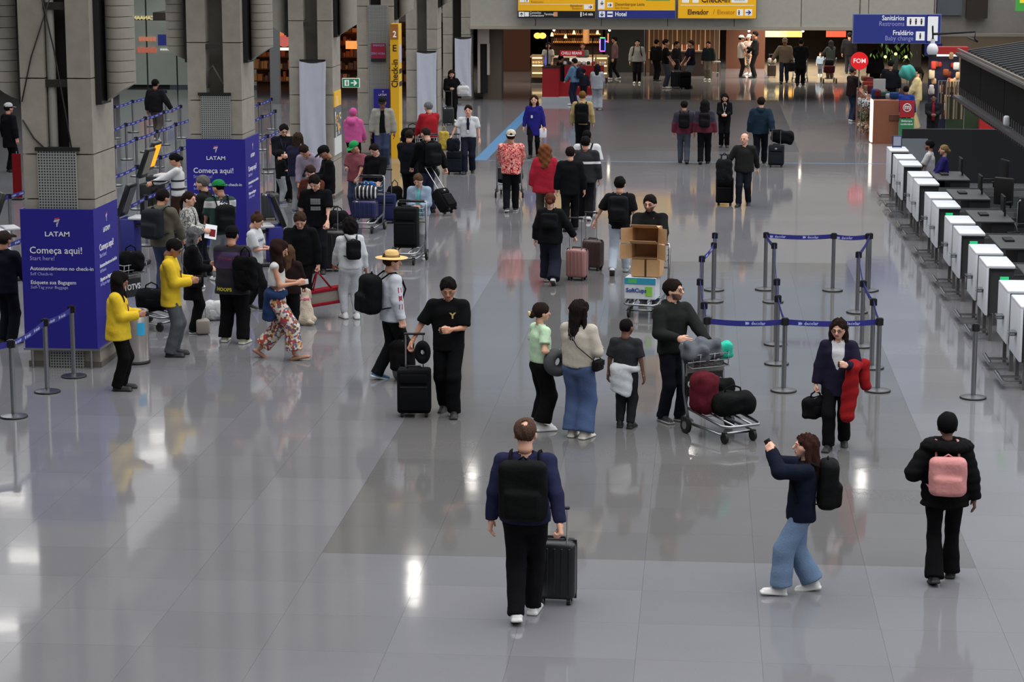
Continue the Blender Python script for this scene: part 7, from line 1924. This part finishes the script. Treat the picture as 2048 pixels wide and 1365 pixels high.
MB().box(((a.x + b.x) / 2, 1.5, (a.z + b.z) / 2), (b.x - a.x, .06, b.z - a.z)).build('header_sign', mat('kiosk_red_lit', (170, 22, 32), .4, emit=.35), k)
ptext(k, 'CHILLI BEANS', 1143, 106.5, 6, ky + 1.45, SWHT, 'CENTER', .03)
MB().box(((a.x + b.x) / 2 + .35, 1.75, 1.42), (.9, .06, .16)).build('lit_case', glow((230, 220, 205), .8), k)
MB().box((kx0 + .1, .6, 1.45), (.05, .4, .3)).build('tablet', glow((110, 110, 200), .5), k)
for q_ in range(9): MB().rbox((-.15 + q_ * .17, 1.45, 1.33), (.12, .2, .12), .03, 2).build('display_item', plain([(200, 200, 205), (30, 30, 34), (150, 40, 50), (180, 150, 120)][q_ % 4], .4), k)
for x_ in (kx0 + .1, kx1 - .1): MB().cyl((x_, 1.6, .2), (x_, 1.6, 2.3), .025, n=8).build('pole', BLACK, k)

# café behind it
cf = empty('cafe_counter', (aty(1130, 140, 90).x, 90, 0), label='warm lit café counter with bottle shelves behind the red kiosk', cat='counter')
X = lambda px, Y=90: aty(px, 100, Y).x - cf.location.x
MB().box(((X(1063) + X(1215)) / 2, .3, .5), (X(1215) - X(1063), .7, 1.0)).build('counter_body', mat('cafe_body', (70, 56, 46), .6), cf); MB().box(((X(1063) + X(1215)) / 2, .25, 1.03), (X(1215) - X(1063) + .1, .8, .05)).build('counter_top', plain((150, 140, 128), .4), cf)
for x0, x1 in ((1064, 1090), (1168, 1192), (1193, 1216)):
    MB().box(((X(x0) + X(x1)) / 2, 0, 1.02 - .35), (X(x1) - X(x0), .5, .9)).build('display_case', mat('case_glass', (150, 128, 96), .2), cf)
    for r_i in range(3): MB().box(((X(x0) + X(x1)) / 2, -.26, .4 + r_i * .3), (X(x1) - X(x0) - .06, .02, .05)).build('shelf_light', glow((255, 226, 170), 1.8), cf)
    for q_ in range(4): MB().rbox((X(x0) + (q_ + .6) * (X(x1) - X(x0)) / 4.6, -.28, .8), (.1, .08, .12), .03, 2).build('pastry', plain((214, 190, 140), .6), cf)
MB().box(((X(1095) + X(1200)) / 2, 2.2, 1.4), (X(1200) - X(1095), .1, 2.8)).build('back_wall', mat('cafe_wall', (64, 40, 28), .7), cf)
for r_i in range(3):
    MB().box(((X(1098) + X(1196)) / 2, 2.0, 1.5 + r_i * .32), (X(1196) - X(1098), .3, .03)).build('shelf', mat('shelf_wood'), cf); MB().box(((X(1098) + X(1196)) / 2, 2.1, 1.53 + r_i * .32), (X(1196) - X(1098), .03, .03)).build('shelf_light', glow((255, 170, 80), 2.0), cf)
    for q_ in range(26): MB().cyl((X(1099) + q_ * .075, 1.93, 1.52 + r_i * .32), (X(1099) + q_ * .075, 1.93, 1.7 + r_i * .32), .026, .018, 8).build('bottle', plain(random.choice([(150, 80, 40), (120, 110, 90), (70, 40, 30), (190, 150, 90)]), .3), cf)
for x_, y_ in ((1104, 70), (1131, 74), (1148, 66), (1195, 66)):
    q = aty(x_, y_, 90.2) - cf.location; MB().cyl((q.x, .2, q.z - .05), (q.x, .2, q.z + .1), .07, .03, 10).build('pendant_lamp', glow((255, 220, 170), 1.5), cf); MB().cyl((q.x, .2, q.z + .1), (q.x, .2, 2.8), .008, n=5).build('cord', BLACK, cf)
q = aty(1172, 72, 90) - cf.location; MB().cyl((q.x, .1, q.z - .3), (q.x, .1, q.z + .3), .13, n=14).build('shade', plain((170, 124, 80), .7), cf)
q = aty(1080, 74, 90); e = empty('heart_lamp', q, label='glowing yellow heart lamp at the café', cat='lamp')
for s_ in (-1, 1): MB().ball((s_ * .1, 0, .05), (.15, .05, .12), 8).build('bulb', glow((255, 190, 70), 2.5), e)
MB().cyl((0, 0, .1), (0, 0, 2.8 - q.z), .008, n=5).build('cord', BLACK, e)
q = aty(1205, 88, 89); e = empty('neon_sign', q, label='neon zero shaped sign in rainbow colours by the café', cat='sign')
for c_, pts in (((190, 120, 255), [(-.1, 0, -.25), (-.1, 0, .2)]), ((90, 220, 120), [(-.1, 0, .24), (.1, 0, .24)]), ((60, 90, 255), [(.1, 0, .2), (.1, 0, -.25)]), ((230, 80, 200), [(-.1, 0, -.28), (.1, 0, -.28)]), ((255, 110, 60), [(.22, 0, .05), (.22, 0, .42)]), ((220, 80, 220), [(.1, 0, .1), (.22, 0, .1)])): MB().tube(pts, .02, 6).build('tube', glow(c_, 3.0), e)
MB().box((0, .03, -.02), (.14, .03, .44)).build('backing', plain((20, 24, 90), .4), e); MB().cyl((0, .03, .2), (0, .03, 2.8 - q.z), .01, n=5).build('hanger', BLACK, e)
area('cafe_lighting', (aty(1130, 100, 89.5).x, 89.2, 2.6), (3.2, .8), 60, (1, .8, .55), 150)
area('bar_lighting', (aty(1370, 100, 95).x, 94.5, 2.6), (3.5, 1.0), 70, (1, .8, .58), 150)
area('corridor_lighting', (aty(1610, 100, 96).x, 97, 2.7), (5, 12), 1300, (1, .9, .76), 150)

# bar with dark frame
bb = empty('bar_counter', (aty(1360, 140, 95).x, 95, 0), label='dark framed bar with lit bottle shelves at the far end', cat='counter')
X = lambda px, Y=95: aty(px, 100, Y).x - bb.location.x
for px in (1291, 1435): MB().box((X(px), -.6, 1.15), (.08, .08, 2.3)).build('post', BLACKM, bb)
for px in (1290, 1434): MB().box((X(px), -.9, 1.1), (.05, .05, 2.2)).build('post', STEEL, bb)
MB().box(((X(1290) + X(1440)) / 2, -.6, 2.14), (X(1440) - X(1290), .1, .2)).build('beam', plain((34, 20, 16), .6), bb)
MB().box(((X(1300) + X(1420)) / 2, 0, .5), (X(1420) - X(1300), .6, 1.0)).build('counter_body', mat('bar_body', (46, 34, 28), .6), bb); MB().box(((X(1300) + X(1420)) / 2, -.02, 1.03), (X(1420) - X(1300) + .1, .7, .05)).build('counter_top', plain((120, 104, 88), .35), bb)
MB().box(((X(1290) + X(1440)) / 2, 1.9, 1.385), (X(1440) - X(1290), .1, 2.77)).build('back_wall', mat('bar_wall', (84, 60, 42), .6), bb)
for q_ in range(16): MB().box((X(1296) + q_ * .2, 1.8, 1.35), (.05, .05, 1.5)).build('lit_slat', glow((190, 140, 90), .12 if q_ % 3 else .5), bb)
MB().box((X(1325), 1.7, 2.45), (.9, .06, .12)).build('strip_light', glow((245, 235, 255), 3), bb)
for px, c_ in ((1346, (220, 200, 150)), (1373, (214, 130, 50)), (1392, (235, 150, 60))): MB().box((X(px), 1.72, 2.4), (.5, .05, .3)).build('lit_panel', glow(c_, 1.2), bb)
for q_ in range(12): MB().cyl((X(1345) + q_ * .1, .0, 1.06), (X(1345) + q_ * .1, .0, 1.3), .03, .02, 8).build('bottle', plain(random.choice([(170, 60, 40), (200, 190, 170), (60, 60, 50)]), .3), bb)
MB().box((X(1420), 1.7, 2.4), (.7, .06, .46)).build('orange_panel', mat('orange_panel', (150, 70, 26), .6, emit=.25), bb)
e = empty('bar_stool', fl(1432, 160), label='tall pale bar stool right of the far bar', cat='stool')
MB().rbox((0, 0, .74), (.36, .36, .05), .02, 1).build('seat', plain((150, 148, 142), .5), e)
for i in (-1, 1):
    for j in (-1, 1): MB().cyl((i * .18, j * .18, 0), (i * .14, j * .14, .73), .014, n=6).build('leg', STEEL, e)
MB().tube([(-.16, -.16, .3), (.16, -.16, .3), (.16, .16, .3), (-.16, .16, .3)], .01, 5, True).build('footrest', STEEL, e)
# orange wall piece, corridor walls and lit shop signs to the right
slab_wall('wall_orange', aty(1452, 100, 100).x, aty(1530, 100, 100).x, 100, 0, 2.8, .2, mat('orange_wall', (86, 50, 32), .7), kind='structure')
slab_wall('wall_dark_shop', aty(1210, 100, 97).x, aty(1288, 100, 97).x, 97, 0, 2.8, .2, mat('dark_wall', (32, 34, 32), .7), kind='structure')
slab_wall('wall_brown', aty(1000, 100, 97).x, aty(1060, 100, 97).x, 97, 0, 2.8, .2, mat('brown_wall', (88, 54, 36), .7), kind='structure')
g = empty('escalator_parapet', fl(1570, 106), label='grey panelled parapet at the far end behind three people', cat='parapet')
for k_i in range(6): MB().box((-1.9 + k_i * .75, 0, .45), (.72, .1, .9)).build('panel', mat('parapet_grey', (120, 108, 94), .5), g)
MB().box((0, 0, .95), (4.6, .16, .06)).build('handrail', plain((50, 46, 42), .5), g)
for px, w_, c_, s_ in ((1552, 1.0, (255, 226, 150), 2.0), (1582, 1.0, (255, 190, 90), 2.2), (1672, .9, (235, 90, 60), 1.0)):
    o = MB().box((0, 0, 0), (w_, .1, .28)).build('lit_shop_sign', glow(c_, s_)); o.location = aty(px, 68, 104); tag(o, {1552: 'pale yellow lit shop sign', 1582: 'orange lit shop sign', 1672: 'small red lit shop sign'}[px] + ' far behind under the fascia', 'sign')
    MB().box((0, .08, (2.8 - o.location.z) / 2), (.04, .04, 2.8 - o.location.z)).build('bracket', BLACK, o)
# small bright spots under the fascia that the floor mirrors
for i_, px in enumerate((1108, 1219, 1498, 1606)):
    e = empty('spotlight', (aty(px, 62, FY + .3).x, FY + .3, zb - .05), label='small bright spotlight under the fascia, %s from the left' % ['first', 'second', 'third', 'fourth'][i_], cat='lamp', group='fascia spotlights')
    MB().cyl((0, 0, 0), (0, 0, .06), .05, n=10).build('can', BLACK, e); MB().ball((0, 0, -.01), .04, 6).build('bulb', glow((255, 240, 215), 30), e)

# travel goods kiosk on the right
WOOD = mat('kiosk_wood', (128, 78, 54), .55, 0, .05, 6, .12)
tk = empty('travel_goods_kiosk', fl(1790, 288), label='orange brown wooden kiosk with red and green signs, near the far counters', cat='kiosk')
ty = tk.location.y; X = lambda px, Y=None: aty(px, 250, Y or ty).x - tk.location.x
x0, x1 = X(1746), X(1797)
MB().box(((x0 + x1) / 2, .25, .62), (x1 - x0, .5, 1.24)).build('front_counter', WOOD, tk); MB().box((x0 - .03, .3, .64), (.05, .55, 1.2)).build('light_strip', glow((255, 246, 228), 1.6), tk)
MB().box((x0 + .25, 4.2, .55), (.5, 7.4, 1.1)).build('side_counter', WOOD, tk);
MB().rbox((x0 + .62, -.01, .75), (.34, .03, .2), .02, 1).build('niche', plain((86, 52, 36), .6), tk)
a = X(1797); b = X(1826)
MB().box(((a + b) / 2, -.25, 1.02), (b - a, .04, .48)).build('red_sign', mat('sign_red', (150, 30, 34), .5, emit=.1), tk); MB().box(((a + b) / 2, -.25, .5), (b - a, .04, .5)).build('green_sign', mat('sign_green2', (40, 120, 70), .5, emit=.08), tk); MB().cyl(((a + b) / 2, -.22, 0), ((a + b) / 2, -.22, 1.0), .015, n=6).build('sign_pole', STEEL, tk)
mb = MB(); mb.tube([((a + b) / 2 + .11 * math.cos(t * .52), -.275, 1.06 + .11 * math.sin(t * .52)) for t in range(12)], .014, 5, True).build('logo_ring', LET, tk)
letter(tk, [('m', 0, 0, .2, .006, 'CENTER')], face_mat((1, 0, 0), (0, 0, 1), ((a + b) / 2, -.275, 1.08)), LET)
letter(tk, [('Embarque', 0, .06, .075, .002, 'CENTER'), ('confortável', 0, -.03, .075, .002, 'CENTER')], face_mat((1, 0, 0), (0, 0, 1), ((a + b) / 2, -.275, .62)), LET)
mb = MB(); mb.box((X(1765), 1.6, 1.45), (.35, .1, .6)); mb.build('display_board', plain((150, 148, 146), .5), tk)
rng = random.Random(11)
for q_ in range(26):
    MB().rbox((rng.uniform(x0 + .1, x1 - .1), rng.uniform(.2, 7.6), 1.2 + rng.uniform(0, .25)), (rng.uniform(.15, .35), rng.uniform(.15, .3), rng.uniform(.12, .3)), .04, 2).build('goods', cloth(rng.choice([(30, 60, 110), (90, 30, 36), (36, 36, 40), (110, 86, 60), (150, 150, 154), (40, 70, 60), (120, 40, 30)])), tk)
# post with the round red sign
e = empty('round_sign', aty(1719, 122, ty + 5), label='round red sign reading FOM above the kiosk', cat='sign')
MB().cyl((0, .03, 0), (0, -.03, 0), .27, n=32).build('disc', mat('fom_red', (196, 22, 26), .4, emit=.55), e); letter(e, [('FOM', 0, 0, .19, .004, 'CENTER')], face_mat((1, 0, 0), (0, 0, 1), (0, -.035, 0)), SWHT); MB().cyl((0, .05, -.2), (0, .05, -e.location.z + 1.1), .02, n=8).build('pole', STEEL, e)
# rack of patterned handbags left of the kiosk
rk = empty('handbag_rack', fl(1730, 279), label='rack of black and white patterned bags hanging left of the kiosk', cat='rack')
MB().tube([(-.14, 0, 0), (-.14, 0, 1.3), (.14, 0, 1.3), (.14, 0, 0)], .015, 6).tube([(-.14, 1.6, 0), (-.14, 1.6, 1.3), (.14, 1.6, 1.3), (.14, 1.6, 0)], .015, 6).tube([(0, 0, 1.3), (0, 1.6, 1.3)], .015, 6).build('frame', STEEL, rk)
for q_ in range(24):
    z_ = 1.0 - (q_ % 3) * .36; y_ = (q_ // 3) * .2 + .05; x_ = -.08 if q_ % 2 else .07
    MB().rbox((x_, y_, z_), (.13, .1, .24), .04, 2).build('bag', pattern('bag_print_%d' % (q_ % 3), [[(190, 190, 190), (24, 24, 26), (150, 150, 150)], [(60, 70, 50), (120, 110, 80), (30, 30, 30)], [(150, 90, 60), (190, 180, 150), (60, 60, 70)]][q_ % 3], 24), rk)
# teal pouf, plant, neck pillows and plush toys on stands
e = empty('teal_pillow', aty(1815, 145, ty + 3), label='round teal pillow displayed above the kiosk', cat='pillow'); sdf_obj('cushion', lambda P: ell(P, (0, 0, 0), (.25, .16, .23)) + .012 * np.sin(26 * P[:, 0] + 12 * P[:, 2]), (-.3, -.2, -.28), (.3, .2, .28), .03, C(70, 170, 158), e); MB().cyl((0, .05, -.2), (0, .05, -e.location.z + 1.0), .012, n=6).build('stand', STEEL, e)
e = empty('leafy_display', aty(1790, 122, 78), label='lit green plant display behind the kiosk', cat='plant')
for q_ in range(60):
    c = Vector((rng.gauss(0, .45), rng.gauss(0, .25), rng.gauss(.3, .22))); M_ = Matrix.Translation(c) @ Matrix.Rotation(rng.uniform(0, 6), 4, 'Z') @ Matrix.Rotation(rng.uniform(-1, 1), 4, 'X')
    MB().add([(-.03, 0, 0), (0, -.005, .1), (.03, 0, 0), (0, .005, -.1)], [(0, 1, 2, 3)], False, M_).build('leaf', mat('leaf_%d' % (q_ % 2), [(96, 120, 40), (60, 90, 34)][q_ % 2], .6, emit=.12), e)
for q_ in range(3): MB().ball((-.35 + q_ * .35, -.2, .15 + .1 * (q_ % 2)), .05, 6).build('lamp', glow((220, 240, 110), 4), e)
MB().cyl((0, 0, -e.location.z), (0, 0, .2), .12, n=12).build('planter', plain((40, 40, 36), .6), e)
ts = empty('souvenir_stand', fl(1884, 262), label='stand crowded with orange and white bags and scarves, under the dome camera', cat='stand')
MB().box((0, .2, 1.2), (.9, .1, 2.4)).build('back_board', mat('stand_navy', (26, 28, 60), .6), ts); MB().box((.1, .1, 2.45), (1.2, .5, .2)).build('header', mat('stand_red', (150, 34, 32), .5, emit=.2), ts); MB().box((.1, -.1, 2.3), (1.0, .06, .05)).build('tube_light', glow((255, 240, 215), 3), ts)
for q_ in range(36):
    MB().rbox((rng.uniform(-.42, .5), rng.uniform(-.25, .1), .5 + (q_ // 5) * .25 + rng.uniform(-.05, .05)), (rng.uniform(.1, .2), .1, rng.uniform(.14, .3)), .04, 2).build('hanging_goods', cloth(rng.choice([(200, 110, 60), (210, 190, 160), (190, 60, 50), (150, 96, 50), (200, 160, 110), (170, 170, 175), (120, 60, 40)])), ts)
area('souvenir_lighting', (ts.location.x, ts.location.y - .6, 2.3), (1.2, .3), 14, (1, .85, .65), 160)
st = empty('striped_scarf_rack', fl(1900, 280), label='rack of vertically striped scarves right of the souvenir stand', cat='rack')
for q_ in range(9): MB().rbox((-.3 + q_ * .075, 0, 1.15), (.05, .04, 1.1), .012, 1).build('scarf', C(*[(120, 104, 84), (60, 52, 44), (150, 132, 108)][q_ % 3]), st)
MB().tube([(-.38, 0, 0), (-.38, 0, 1.72), (.38, 0, 1.72), (.38, 0, 0)], .015, 6).build('frame', STEEL, st)
o = MB().box((0, 0, .6), (1.3, .08, 1.2)).build('green_partition', mat('green_panel', (48, 70, 44), .6)); o.location = fl(1935, 278); tag(o, 'dull green panel behind the counters under the canopy', 'panel'); MB().box((0, 0, 1.22), (1.34, .1, .04)).build('cap_rail', BLACK, o)
o = MB().box((0, 0, .5), (.8, .3, 1.0)).build('red_cabinet', mat('red_panel', (170, 34, 34), .5)); o.location = fl(1985, 282); tag(o, 'bright red cabinet behind the counters under the canopy', 'cabinet'); MB().box((0, -.16, .75), (.7, .02, .1)).build('handle', BLACK, o)
# navy information board by the kiosk wall
o = board('navy_board', 81.5, 1850, 1884, 88, 112, NAVY, .19); tag(o, 'small navy board with a white P below the restroom sign', 'sign'); board('white_plate', 81.47, 1877, 1882, 100, 106, SWHT, .02, o)
slab_wall('trim_6', aty(1822, 100, 82.5).x, aty(1843, 100, 82.5).x, 82.5, 0, 2.79, .4, mat('pier_pale', (130, 118, 106), .7), kind='structure')
